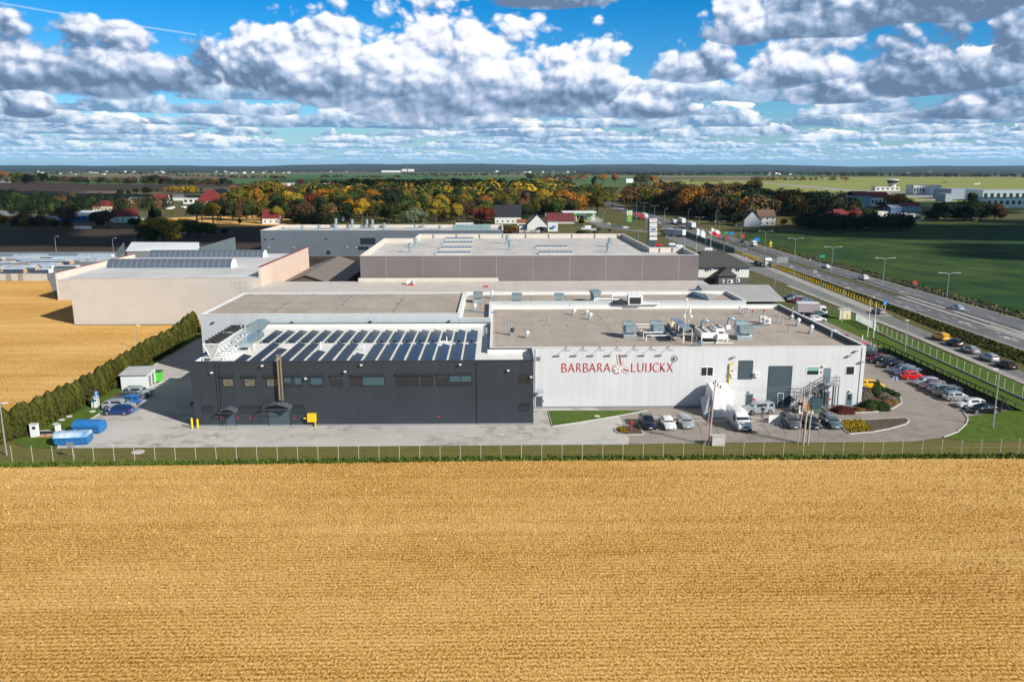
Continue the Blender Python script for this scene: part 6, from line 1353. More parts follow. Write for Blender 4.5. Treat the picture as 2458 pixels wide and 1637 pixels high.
p = GZ('C',1615,720); place('truck_semi','truck',(p.x-1.5,p.y+4),pi/2+.65,'yellow','orange cab lorry with grey box turning off the side road','lorries on the roads','truck',z=.02)
for (kind,k,x,y,c,lb,hd,g_) in (('sedan','C',1025,442,'black','tiny dark car farthest up the highway',-pi/2,'highway queue far off'),('sedan','C',1098,472,'white','white car left of the far queue',-pi/2,'highway queue far off'),('suv','C',1122,476,'white','white off-roader second in the far queue',-pi/2,'highway queue far off'),('sedan','C',1150,488,'silver','silver car third in the far queue',-pi/2,'highway queue far off'),('hatch','C',1180,500,'grey','grey car fourth in the far queue',-pi/2,'highway queue far off'),('suv','C',1205,520,'black','black car right before the red lorries',-pi/2,'highway queue far off'),
    ('suv','C',1445,598,'silver','silver car beside the sign tower top',-pi/2,'highway queue far off'),('suv','C',1510,608,'grey','grey car under the tall lamp beside the sign tower',-pi/2,'highway queue far off'),('sedan','C',1610,612,'black','black car below the brown tipper',pi/2,'highway queue far off'),
    ('hatch','C',978,612,'white','white hatchback alone on the bend by the station',2.6,'cars by the petrol station'),('estate','C',1053,632,'tealgrey','teal estate left of three cars on the bend',0,'cars by the petrol station'),('hatch','C',1100,638,'greyblue','blue-grey hatchback between teal estate and white car',0,'cars by the petrol station'),('sedan','C',1148,642,'white','white saloon right of three cars on the bend',0,'cars by the petrol station'),
    ('sedan','C',862,628,'black','dark saloon near the petrol station entry',pi/2,'cars by the petrol station'),('suv','C',888,665,'navy','dark blue off-roader behind the block fence',2.9,'cars by the petrol station'),('suv','C',845,665,'white','white car behind the block fence shrubs',2.9,'cars by the petrol station'),
    ('hatch','C',1445,808,'red','red car parked right of the sign tower foot','x',''),('estate','C',1575,805,'paleblue','pale blue estate parked beyond the mauve hall',.2,''),('estate','C',1640,818,'white','white estate nearest the mauve hall corner',.2,'')):
    p = GZ(k,x,y); place(kind,'car',(p.x,p.y+.8),0 if hd=='x' else hd,c,lb,g_ or 'cars beyond the mauve hall',z=.03)
p = GZ('C',785,655); place('van','parked_van',(p.x,p.y+1),pi,'white','white van parked by the petrol station wall','cars by the petrol station','van')
for (kind,k,x,y,c,lb,hd) in (('estate',5,1110,75,'black','black car at the far end behind the annex',pi),('estate',5,1140,92,'silver','silver car second behind the annex',pi),('hatch',5,1170,105,'darkred','dark red car third behind the annex',pi),('sedan',5,1225,112,'lightblue','light blue car just beyond the box lorry',pi),('hatch',5,1345,285,'white','white hatchback in front of the parked box lorry',0),('sedan',5,1370,235,'tealgrey','teal car between box lorry and white hatchback',0)):
    p = GZ(k,x,y); place(kind,'parked_car',(p.x,p.y+.6),hd,c,lb,'cars behind the white building')
p = GZ(5,1290,225); place('truck_box','truck',(p.x,p.y+.6),-.12,'white','white cab box lorry with mauve side parked by the lawn','lorries on the roads','truck')
p = GZ('I',745,640); 
for k in PROTO:        # the prototypes themselves are not part of the place
    def kill(o):
        for c in KIDS[o.name]: kill(c)
        bpy.data.objects.remove(o)
    kill(PROTO[k])

# ---------------------------------------------------------------- fences, poles, signs
def mesh_fence(name, label, pts, h, sp, post_m, wire=.0, zs=5, wr=.014, pr=.035, base=None, dens=None, netcol=None):
    t_ = thing(name, label, 'fence', (pts[0][0],pts[0][1],0)); o_ = Vector((pts[0][0],pts[0][1],0)); P = [Vector((p[0],p[1],0))-o_ for p in pts]
    w = MB(); tot = 0
    for i in range(len(P)-1):
        a, c = P[i], P[i+1]; d = c-a; n_ = max(1, int(round(d.length/sp)))
        for k in range(n_+(i == len(P)-2)):
            p = a+d*k/n_; q = MB(); q.bar((0,0,0),(0,0,h+.06),pr,6); q.box(-pr*1.5,pr*1.5,-pr*1.5,pr*1.5,h+.06,h+.1); o = q.build('post', post_m, t_); o.location = p; tot += 1
            if tot > 99: break
        for z in range(zs): w.bar(a+Vector((0,0,.06+(h-.1)*z/(zs-1))), c+Vector((0,0,.06+(h-.1)*z/(zs-1))), wr, 4)
        if dens:
            m_ = int(d.length/dens)
            for k in range(m_): p = a+d*(k+.5)/m_; w.add([p+Vector((-.004,0,.05)),p+Vector((.004,0,.05)),p+Vector((.004,0,h-.05)),p+Vector((-.004,0,h-.05))],[(0,1,2,3)])
    w.build('wire', M_galv, t_)
    if base:
        q = MB()
        for i in range(len(P)-1):
            a, c = P[i], P[i+1]; d = (c-a).normalized(); n_ = Vector((-d.y,d.x,0))*.05; q.prism([((a-n_).x,(a-n_).y),((c-n_).x,(c-n_).y),((c+n_).x,(c+n_).y),((a+n_).x,(a+n_).y)],0,base)
        q.build('base_board', M_concrete, t_)
    return t_
fl0 = [G(-60,1108)[:2], G(30,1108)[:2], G(1300,1105)[:2], G(2400,1090)[:2], (74.5,98.4)]
mesh_fence('wire_fence','long thin wire fence between the stubble field and the yard',fl0,1.95,2.52,mat('pale_fence_post',(.55,.53,.46),.6),zs=3,wr=.004,pr=.03)
mesh_fence('panel_fence','white post fence on a concrete base along the access road',[(82.2,98),(83.6,123),(84.6,160),(85.2,176.5)],1.9,2.5,M_whiteplain,zs=3,wr=.008,base=.3)
mesh_fence('wire_fence','dark mesh fence on the lawn behind the annex and parked cars',[(86.2,188),(85.5,215),(83.5,250),(80,285)],1.5,3.0,M_blacksteel,zs=4,dens=.5)
# white sliding gate
g0 = GZ(6,388,340); g1 = GZ(6,600,445); t_ = thing('sliding_gate','white barred sliding gate left of the concrete-based fence','gate',(g0.x,g0.y,0)); d = Vector((g1.x-g0.x,g1.y-g0.y,0)); L = d.length*.78; t_.rotation_euler = (0,0,atan2(d.y,d.x))
b = MB(); b.box(0,L,-.05,.05,.15,.3); b.box(0,L,-.05,.05,1.9,2.0); b.box(0,.1,-.05,.05,.1,2.0); b.box(L-.1,L,-.05,.05,.1,2.0); b.box(0,L*1.28,-.06,.06,.0,.15); b.bar((L,0,2.0),(L*1.28,0,.15),.05,5); b.build('frame',M_whiteplain,t_)
b = MB(); n_ = int(L/.22); [b.box(i*L/n_-.03,i*L/n_+.03,-.03,.03,.3,1.9) for i in range(1,n_)]; b.build('bars',M_whiteplain,t_)
b = MB(); b.box(L*.97,L*1.03,-.2,.2,0,2.2); b.build('gate_post',M_whiteplain,t_)
t_ = thing('transformer_cabinet','cream utility kiosk at the gate drive','kiosk',(GZ(5,1605,262).x,GZ(5,1605,262).y+.8,0)); b = MB(); b.box(-1.45,1.25,-.7,.7,0,2.3); b.build('cabinet',M_lampcream,t_); b = MB(); b.slab([(-1.6,-.85,2.3),(1.4,-.85,2.3),(1.4,.85,2.42),(-1.6,.85,2.42)],.1); b.build('roof',M_kerb,t_); b = MB(); b.box(.35,.55,-.73,-.705,.2,1.5); b.build('stripe',M_orange,t_)
# yellow railing along the underpass
t_ = thing('railing','long yellow pedestrian railing beside the highway ditch','railing',(99.2,205,0)); b = MB(); pts = []; Y = 205
while Y < 345: x = 100.4+(Y-205)*.031; pts.append(Vector((x-99.2,Y-205,0))); Y += 2.0
b = MB()
for i in range(len(pts)-1):
    for z in (1.1,.62,.2): b.bar(pts[i]+Vector((0,0,z)),pts[i+1]+Vector((0,0,z)),.055 if z>1 else .04,4)
b.build('rail',M_yellow,t_)
for i, p in enumerate(pts): b = MB(); b.box(-.07,.07,-.07,.07,0,1.12); o = b.build('post',M_yellow,t_); o.location = p
# green noise screens further on
t_ = thing('noise_screen','stepped dark green screens beside the highway','screen',(102,360,0)); b = MB()
for i in range(14): b.slab([(i*.06,i*9-14,0),(i*.06,i*9-5.2,0),(i*.06,i*9-5.2,2.4+.0*i),(i*.06,i*9-14,2.4)],.15)
b.build('screen',mat('dark_green_screen',(.012,.085,.045),.5,var=.2,vscale=.4),t_); b = MB(); [b.box(i*.06-.1,i*.06+.1,i*9-5.15,i*9-5.0,0,2.6) for i in range(14)]; b.build('posts',M_blacksteel,t_)
# crash barriers
def barrier(fx, y0, y1, label):
    t_ = thing('crash_barrier',label,'crash barrier',(fx(y0),y0,0),group='crash barriers on the highway'); b = MB(); c = MB(); Y = y0
    while Y < y1:
        a = (fx(Y)-fx(y0),Y-y0); d = (fx(Y+4)-fx(y0),Y+4-y0); b.slab([(a[0],a[1],.45),(d[0],d[1],.45),(d[0],d[1],.75),(a[0],a[1],.75)],.06); c.box(a[0]+.05,a[0]+.15,a[1],a[1]+.1,0,.7); Y += 4
    b.build('rail',M_steel,t_); c.build('posts',M_steel,t_)
barrier(lambda Y: LX('farL',Y)-.6, 175, 420,'steel crash barrier on the far side of the median'); barrier(lambda Y: LX('nearR',Y)+.5+(2.2 if Y<180 else 0), 182, 420,'steel crash barrier on the near side of the median'); barrier(lambda Y: LX('farR',Y)+1.2, 120, 330,'low crash barrier at the crop field edge')
def lamp_post(p, h, label, arms=1, arm=1.6, rz=0.0, m=None, curve=False, grp='street lamps'):
    t_ = thing('street_lamp',label,'street lamp',(p[0],p[1],0),rz,grp); m = m or M_galv
    b = MB(); b.lathe((0,0,0),[(.11,0),(.10,1.2),(.06,h)],8)
    for s in ([1,-1] if arms == 2 else [1]):
        b.path([(0,0,h-.1),(s*arm*.35,0,h+.28),(s*arm,0,h+.34)],.045,6)
    b.build('pole',m,t_,smooth=50)
    for s in ([1,-1] if arms == 2 else [1]):
        b = MB(); b.loft([[(s*(arm-.1)+x,y,h+.36+z) for y,z in ((-w_,-.05),(w_,-.05),(w_,.05),(-w_,.05))] for x,w_ in ((0,.08),(s*.3,.16),(s*.8,.14))]); b.build('lamp_head',M_whiteplain,t_)
    return t_
def lp(k, xb, yb, yt, label, **kw):
    p = GZ(k,xb,yb); top = WZ(k,xb,yt,p.y).z; return lamp_post(p, max(3,top-.3), label, **kw)
for (x,yb,yt,lb) in ((1688,1215,985,'double-arm highway lamp standing on the median, nearest'),(1138,1115,858,'double-arm highway lamp, second nearest on the median'),(696,1000,762,'double-arm highway lamp, third from the right on median'),(380,895,687,'double-arm highway lamp above the median, fourth'),(125,820,628,'double-arm highway lamp beside the white van')): lp('D',x,yb,yt,lb,arms=2,arm=2.4,grp='double lamps on the highway')
for (x,yb,yt,lb) in ((1997,740,573,'double-arm lamp right of the national flag'),(2190,795,613,'double-arm lamp beside the round red road sign'),(1818,600,540,'double-arm lamp above the last lorry'),(1408,560,432,'double-arm lamp by the orange tree'),(1312,510,407,'double-arm lamp left of the orange tree')): lp('C',x,yb,yt,lb,arms=2,arm=2.2,grp='double lamps on the highway')
for (x,yb,yt,lb) in ((212,1115,880,'grey lamp post behind the sheet-roofed annex'),(368,1172,935,'grey lamp post by the dark mesh fence'),(600,1217,1008,'grey single-arm lamp left of the railing end')): lp('D',x,yb,yt,lb,arm=-1.3,m=M_galv)
lp(6,1617,1288,772,'tall pale lamp post on the corner lawn in front',arm=-1.0); lp(6,823,665,335,'pale lamp post rising before the solar rack',arm=-.5); lp(6,262,352,45,'lamp post beside the cream kiosk',arm=.4)
lp(1,58,1400,955,'slim post at the left frame edge behind the fence',arm=.3); lp(1,1178,482,290,'thin pole standing in the thuja hedge',arm=.2)
for (k,x,yb,yt,lb) in (('J',965,318,55,'left lamp post of the storage yard'),('J',1945,315,85,'middle lamp post of the storage yard'),('A',1232,765,705,'right lamp post of the storage yard'),('B',1486,605,505,'tall pole in the wood behind the far hall'),('B',1020,605,545,'short pole behind the far hall'),('B',703,610,550,'pole left behind the far hall'),('C',1262,750,650,'thin pole behind the mauve hall'),('C',1680,810,640,'lamp post by the side road and lorry'),('C',1875,790,715,'lamp post left of the national flag'),('C',2040,870,770,'lamp post before the green screens'),('C',2208,935,830,'short lamp post near the start of yellow railing'),('C',938,640,490,'lamp post at the petrol station corner'),('C',1240,580,395,'tall lamp post above the red lorries'),('C',1497,640,460,'tall pole right of the sign tower'),('C',1965,620,480,'dark pole at the gardens edge'),('C',1715,560,465,'thin pole among the parked lorries'),('C',1330,655,575,'lamp post left of the sign tower')): lp(k,x,yb,yt,lb,arm=1.0)
# flags
def flag(k, xb, yb, yt, label, cols, flab):
    p = GZ(k,xb,yb); h = WZ(k,xb,yt,p.y).z; t_ = thing('flagpole',label,'flagpole',(p.x,p.y,0),group='flagpoles'); b = MB(); b.lathe((0,0,0),[(.09,0),(.05,h),(.08,h+.02),(.05,h+.12)],8); b.build('pole',M_whiteplain,t_,smooth=40)
    if not cols: return
    n_ = 12; L = 4.2; Hh = 2.6
    for j,(m_) in enumerate(cols):
        hh = Hh/len(cols); b = MB(); V = []
        for i in range(n_+1):
            x = L*i/n_; dz = -.32*x-.02*x*x; y = .25*sin(x*2.2)*min(1,x)
            V += [(x*.92+.08,y,h-.15+dz-hh*j),(x*.92+.08,y,h-.15+dz-hh*(j+1)),(x*.92+.08,y+.02,h-.15+dz-hh*j),(x*.92+.08,y+.02,h-.15+dz-hh*(j+1))]
        F_ = []
        for i in range(n_): a=4*i; F_ += [(a,a+1,a+5,a+4),(a+2,a+6,a+7,a+3),(a,a+4,a+6,a+2),(a+1,a+3,a+7,a+5)]
        b.add(V,F_); o = b.build('flag',m_,t_); 
M_cloth = mat('flag_white',(.78,.78,.78),.8); M_clothred = mat('flag_red',(.62,.02,.04),.8)
flag('C',1918,870,632,'flagpole with a white and red flag',[M_cloth,M_clothred],''); flag('C',1788,860,640,'flagpole with a plain white flag left of the national flag',[M_cloth],'')
for (x,yb,yt,lb) in ((493,482,150,'left white flagpole without a flag by the gate'),(545,505,170,'right white flagpole without a flag by the gate')): flag(6,x,yb,yt,lb,None,'')
# sign tower
p = GZ(11,900,1010); p.y += 0; t_ = thing('sign_tower','tall dark sign tower with five stacked white panels','sign tower',(p.x,p.y,0)); o_ = t_.location
def sx(x,y): v = WZ(11,x,y,p.y); return v.x-o_.x, v.z
xL,_ = sx(832,700); xR,_ = sx(975,700); _,zT = sx(900,432); b = MB(); b.box(xL,xR,0,1.2,0,zT); b.build('tower',mat('tower_slate',(.055,.075,.085),.5),t_)
for i,(ya,yb2) in enumerate(((432,500),(518,590),(604,676),(690,755),(778,835))):
    xa,za = sx(855,yb2); xb,zb = sx(998,ya); b = MB(); b.box(xa,xb,-.25,-.02,za,zb); pn = b.build('sign_panel',M_whiteplain,t_)
    cx=(xa+xb)/2; cz=(za+zb)/2; w_=(xb-xa)
    if i == 2:
        b = MB(); b.slab([(cx+w_*.40*cos(u),-.27,cz+(zb-za)*.32*sin(u)) for u in [2*pi*k/24 for k in range(24)]],-.03); b.build('oval',mat('oval_blue',(.01,.05,.30),.3),pn)
        o = text_mesh('Ford',1,M_whiteplain,pn,cx-w_*.25,-.31,cz-(zb-za)*.16,w_*.5,depth=.004)
    if i == 0:
        b = MB(); pts=[(cx+w_*.4*cos(u),-.27,cz-(zb-za)*.1+(zb-za)*.35*sin(u)) for u in [pi*k/12 for k in range(13)]]; b.path(pts,.06,4); b.build('arc',M_red,pn)
    if i in (1,3,4,0):
        r_ = random.Random(i); b = MB(); x = xa+w_*.14
        while x < xb-w_*.16 and i != 4:
            hh=.22*(zb-za); b.box(x,x+.12,-.265,-.252,cz-hh*.5,cz+hh*.5); x += .26
        if b.v: b.build('small_print',M_red if i==3 else mat('print_grey',(.25,.27,.33),.6),pn)
# white notice board near the house
p = GZ('C',1903,880); t_ = thing('billboard','white billboard with red and grey lettering before the black-roofed house','billboard',(p.x,p.y,0)); o_=t_.location; a=WZ('C',1868,855,p.y); c=WZ('C',1938,817,p.y); b=MB(); b.box(a.x-o_.x,c.x-o_.x,0,.15,a.z,c.z); pn=b.build('panel',M_whiteplain,t_)
b=MB(); w_=c.x-a.x; [b.box(a.x-o_.x+w_*(.12+.06*i),a.x-o_.x+w_*(.15+.06*i),-.03,-.005,(a.z+c.z)/2-.25,(a.z+c.z)/2+.25) for i in range(5)]; b.build('red_print',M_red,pn); b=MB(); [b.box(a.x-o_.x+w_*(.5+.06*i),a.x-o_.x+w_*(.53+.06*i),-.03,-.005,(a.z+c.z)/2-.25,(a.z+c.z)/2+.25) for i in range(6)]; b.build('grey_print',M_steel,pn)
b=MB(); b.box(-.2+a.x-o_.x+w_*.3,a.x-o_.x+w_*.3,.0,.15,0,a.z); b.box(a.x-o_.x+w_*.7,.2+a.x-o_.x+w_*.7,0,.15,0,a.z); b.build('legs',M_whiteplain,t_)
# road signs
def road_sign(k,x,yb,yt,label,m_,w_=.9,h_=.9,shape='box',legs=1,sym=None):
    p = GZ(k,x,yb); zt_ = WZ(k,x,yt,p.y).z; t_ = thing('road_sign',label,'road sign',(p.x,p.y,0),group='road signs'); b = MB()
    for s in ([0] if legs==1 else [-w_*.35,w_*.35]): b.bar((s,0,0),(s,0,zt_-.05),.05,5)
    b.build('post',M_galv,t_); b = MB()
    if shape=='box': b.box(-w_/2,w_/2,-.08,-.05,zt_-h_,zt_)
    elif shape=='round': b.slab([(w_/2*cos(u),-.05,zt_-w_/2+w_/2*sin(u)) for u in [2*pi*i/16 for i in range(16)]],-.03)
    elif shape=='tri': b.slab([(-w_/2,-.05,zt_-w_),(w_/2,-.05,zt_-w_),(0,-.05,zt_)],-.03); b.slab([(-w_/2,-.05,zt_-1.9*w_),(w_/2,-.05,zt_-1.9*w_),(0,-.05,zt_-w_)],-.03)
    pl = b.build('plate',m_,t_)
    if sym: text_mesh(sym,.6,M_whiteplain,t_,-.17,-.09,zt_-h_+.2,.34,depth=.003)
road_sign(6,647,222,155,'blue P sign above the beige car','x' and M_signblue,.9,1.2,sym='P'); road_sign('D',178,765,708,'yellow triangular warning sign at the crop edge',M_yellow,1.6,1.6,'tri'); road_sign('D',58,730,685,'blue square road sign far left of the warning sign',M_signblue,2.4,1.8)
road_sign('D',618,898,832,'small green place sign on two posts',mat('sign_green',(.01,.30,.16),.5),2.0,1.0,legs=2); road_sign('D',1412,1115,1055,'small red sign on a thin post at the field edge',M_red,1.2,.8); road_sign('D',275,945,848,'big grey backs of direction signs beside the railing',M_steel,4.2,2.2,legs=2)
road_sign('D',556,1020,958,'grey sign back beside the third highway lamp',M_steel,1.4,1.2); road_sign('C',2214,745,697,'round white and red sign at the highway',M_red,1.8,1.8,'round'); road_sign('C',2113,712,675,'small blue sign beyond the highway',M_signblue,2.2,1.6); road_sign('C',2063,700,670,'small green sign beyond the highway',MAT['sign_green'],2.2,1.2); road_sign('C',2340,770,730,'blue sign right of the white van',M_signblue,2.6,1.8)
p = GZ(6,728,990); t_ = thing('road_sign','round blue sign seen edge-on beside the planting bed','road sign',(p.x,p.y,0),group='road signs'); b=MB(); b.bar((0,0,0),(0,0,2.9),.05,6); b.build('post',M_galv,t_); b=MB(); b.slab([(.5*cos(u),-.06,2.5+.5*sin(u)) for u in [2*pi*i/20 for i in range(20)]],-.04); b.build('plate',M_galv,t_); b=MB(); b.box(-.04,.12,-.14,-.1,2.1,3.0); b.build('stripe',M_signblue,t_)
for i,(k,x,y,lb) in enumerate((('D',518,880,'red and white marker post at the verge, left one'),(6,550,135,'red and white marker post above the railing end'),(6,1168,112,'red and white marker post at the crop edge, right'),('C',2172,900,'red marker post by the screens'),('C',2248,918,'red marker post at the yellow railing start'),(6,447,505,'yellow and white marker post on the gate lawn'),(6,533,550,'white marker post on the gate lawn'))):
    p = GZ(k,x,y); t_ = thing('marker_post',lb,'marker post',(p.x,p.y,0),group='marker posts'); b=MB(); b.box(-.09,.09,-.06,.06,0,.75); b.build('post',M_whiteplain,t_); b=MB(); b.box(-.1,.1,-.07,.07,.752,1.05); b.build('band',M_yellow if 'yellow and' in lb else M_red,t_)
# wooden/concrete poles in front of the lot
p = GZ(4,1497,1522); hA = WZ(4,1525,965,p.y).z; tA = Vector((.9,0,hA)); t_ = thing('utility_pole','single weathered utility pole left of the concrete block','utility pole',(p.x,p.y,0)); b=MB(); b.bar((0,0,0),(.45,0,hA),.14,10,.09); b.build('pole',M_wood,t_,smooth=50)
b=MB(); b.box(-.6,1.5,-.06,.06,hA-.55-3.2,hA-.45-3.2); b.bar((.4,0,hA-.3),(1.3,0,hA-.8),.05,5); b.build('crossarm',M_steel,t_)
b=MB(); [b.lathe((x,0,hA+z),[(.05,0),(.09,.1),(.09,.25),(.04,.35)],8) for x,z in ((.45,0),(.8,-.4),(1.15,-.7),(.2,-.25))]; b.build('insulator',M_trim,t_); b=MB(); b.bar((-.5,-.1,0),(-.15,-.1,4.6),.06,5); b.bar((-.35,-.1,1.8),(-.1,-.1,5.5),.05,5); b.build('conduit',mat('pink_conduit',(.50,.30,.28),.6),t_)
PA = Vector((p.x+.6,p.y,hA)); 
p = GZ(8,760,1140); hB = WZ(5,1220,850,p.y).z; t_ = thing('transformer_pole','two-legged concrete pole carrying a dark green transformer','transformer pole',(p.x,p.y,0)); b=MB(); b.bar((0,0,0),(.35,0,hB),.15,10,.10); p2 = GZ(8,868,1140).x-p.x; b.bar((p2,0,0),(p2+.15,0,2.9+1.9),.13,10,.11); b.build('pole',M_wood,t_,smooth=50)
b=MB(); b.box(-.1,1.9,-.12,.12,4.75,4.95); b.box(-.1,.1,-.2,.2,4.6,6.4); b.bar((.15,0,4.2),(1.5,0,4.75),.05,5); b.build('crossarm',M_galv,t_)
b=MB(); b.box(.6,1.85,-.5,.5,4.95,6.35); b.build('transformer',mat('transformer_green',(.035,.085,.10),.5,ribs=(0,.16,.05),seam=.6),t_); b=MB(); [b.lathe((x,0,6.55),[(.06,0),(.1,.1),(.07,.35)],8) for x in (.8,1.2,1.7)]; b.build('insulator',M_steel,t_)
b=MB(); b.bar((-.75,-.1,0),(-.35,-.1,7.0),.06,6); b.build('conduit',mat('pale_pink_conduit',(.58,.45,.46),.6),t_); b=MB(); [b.bar((.35,0,hB-.4-.3*i),(1.5,-.1,hB-.9-.35*i),.03,4) for i in range(3)]; b.build('bracket',M_steel,t_)
PB = Vector((p.x+.35,p.y,hB))
t_ = thing('power_line','three thin cables sagging between the two poles','cable',(PA.x,PA.y,PA.z)); b=MB()
for j in range(3):
    pts=[]; 
    for i in range(13): t=i/12; q=PA.lerp(PB,t); q.z-= 1.6*4*t*(1-t)*.5+.25*j; pts.append(q-PA)
    b.path(pts,.014,4)
b.build('wires',M_steel,t_)
# block fences by the petrol station
def block_fence(k,x0,x1,yb,yt,label,n_):
    a=GZ(k,x0,yb); c=GZ(k,x1,yb); h=WZ(k,(x0+x1)/2,yt,a.y).z; t_=thing('concrete_fence',label,'fence',(a.x,a.y,0)); L=c.x-a.x; dy=c.y-a.y; b=MB(); q=MB(); r_=random.Random(int(x0))
    for i in range(n_):
        u=i/n_; b.slab([(L*u+.1,dy*u,0),(L*(u+1/n_)-.1,dy*(u+1/n_),0),(L*(u+1/n_)-.1,dy*(u+1/n_),h),(L*u+.1,dy*u,h)],.15, m=r_.choice((0,0,1))); q.box(L*u-.1,L*u+.1,dy*u-.12,dy*u+.12,0,h+.1)
    b.build('panel',[mat('block_panel_brown',(.30,.26,.22),.9,var=.1,vscale=.5),M_kerb],t_); q.build('posts',M_concrete,t_)
block_fence('G',245,1440,695,632,'concrete panel fence behind the mauve hall, left of shrubs',15); block_fence('G',1865,2355,690,645,'concrete panel fence right of the shrubs',7); block_fence('G',365,760,618,568,'shorter brown panel fence before the white gable house',6)
block_fence('J',5,820,815,695,'white panel wall between stubble field and storage yard',8)
a=GZ('J',-400,400); t_=thing('yard_wall','long blue-grey wall at the back of the storage yard','wall',(a.x,a.y,0)); c=GZ('J',1980,400); h=WZ('J',900,322,a.y).z; b=MB(); b.slab([(0,0,0),(c.x-a.x,0,0),(c.x-a.x,0,h),(0,0,h)],.2); b.build('panel',mat('blue_grey_wall',(.17,.21,.25),.7,var=.05,vscale=.1),t_)
c2=GZ('J',2135,330); b=MB(); b.slab([(c.x-a.x+.05,0,0),(c2.x-a.x,c2.y-a.y,0),(c2.x-a.x,c2.y-a.y,h+2.5),(c.x-a.x+.05,0,h+.2)],.2); b.build('panel',MAT['dull_slate_sheet'],t_)
# stacked goods in the storage yard
sheet('storage_paving', gp((-300,676),(118,674),(134,716),(300,700),(300,606),(-300,606)), M_asphalt2, .03)
stk = [(225,800,400,362,'w','longest wrapped stack near the back wall'),(905,1080,385,330,'d','dark tall stack with pale corner at the back wall'),(1330,1905,405,362,'w','thin long wrapped stack at right by the back wall'),(0,610,445,412,'w','pale wrapped stack at the left edge, upper'),(690,1500,445,402,'d','long dark stack in the middle, upper'),(880,1420,470,425,'w','white-topped stack right of centre'),(280,1120,480,445,'d','long dark stack left of centre'),(1350,1950,490,410,'w','wide white-blue stack on the right'),(330,1185,540,468,'d','big dark stack with white end facing right'),(0,200,520,488,'w','short stack at the left edge, middle'),(520,1000,560,515,'w','pale stack with a brown wooden end'),(215,500,545,505,'b','short brown timber stack'),(0,560,600,555,'w','long pale stack at the left edge, lower'),(710,880,605,560,'w','short pale stack with timber end, right'),(50,400,690,600,'d','front left stack under white sheeting'),(420,605,680,570,'d','front middle stack with cream end'),(640,830,685,610,'d','front right stack by the shrub'),(900,1300,600,560,'d','low dark stack behind the shrub'),(-350,30,470,430,'d','dark stack running out of frame, upper left'),(-350,10,660,600,'d','dark stack running out of frame, lower left')]
for (x0,x1,yb,yt,c,lb) in stk:
    a=GZ('J',x0,yb); d=GZ('J',x1,yb); h=WZ('J',x0,yt,a.y).z*.8; L=d.x-a.x; t_=thing('goods_stack',lb,'stack of goods',(a.x,a.y,0),group='long wrapped stacks in the storage yard')
    b=MB(); b.box(0,L,0,2.4,0,h); b.build('goods',{'w':mat('pale_goods',(.40,.44,.50),.5,var=.2,vscale=.5,ribs=(0,3.1,.2)),'d':mat('dark_goods',(.06,.075,.11),.5,var=.25,vscale=.5,ribs=(0,3.1,.2),seam=1.6),'b':mat('timber_goods',(.24,.14,.08),.8)}[c],t_)
    b=MB(); b.box(-.03,L+.03,-.1,2.5,h+.003,h+.18); b.build('sheeting',mat('blue_white_film',(.56,.63,.72),.35,var=.15,vscale=.6),t_)
    b=MB(); b.box(L+.005,L+.5,.02,2.38,0,h*.98); b.build('timber_end',mat('timber_end',(.50,.36,.20),.8) if rnd.random()<.6 else M_whiteplain,t_)
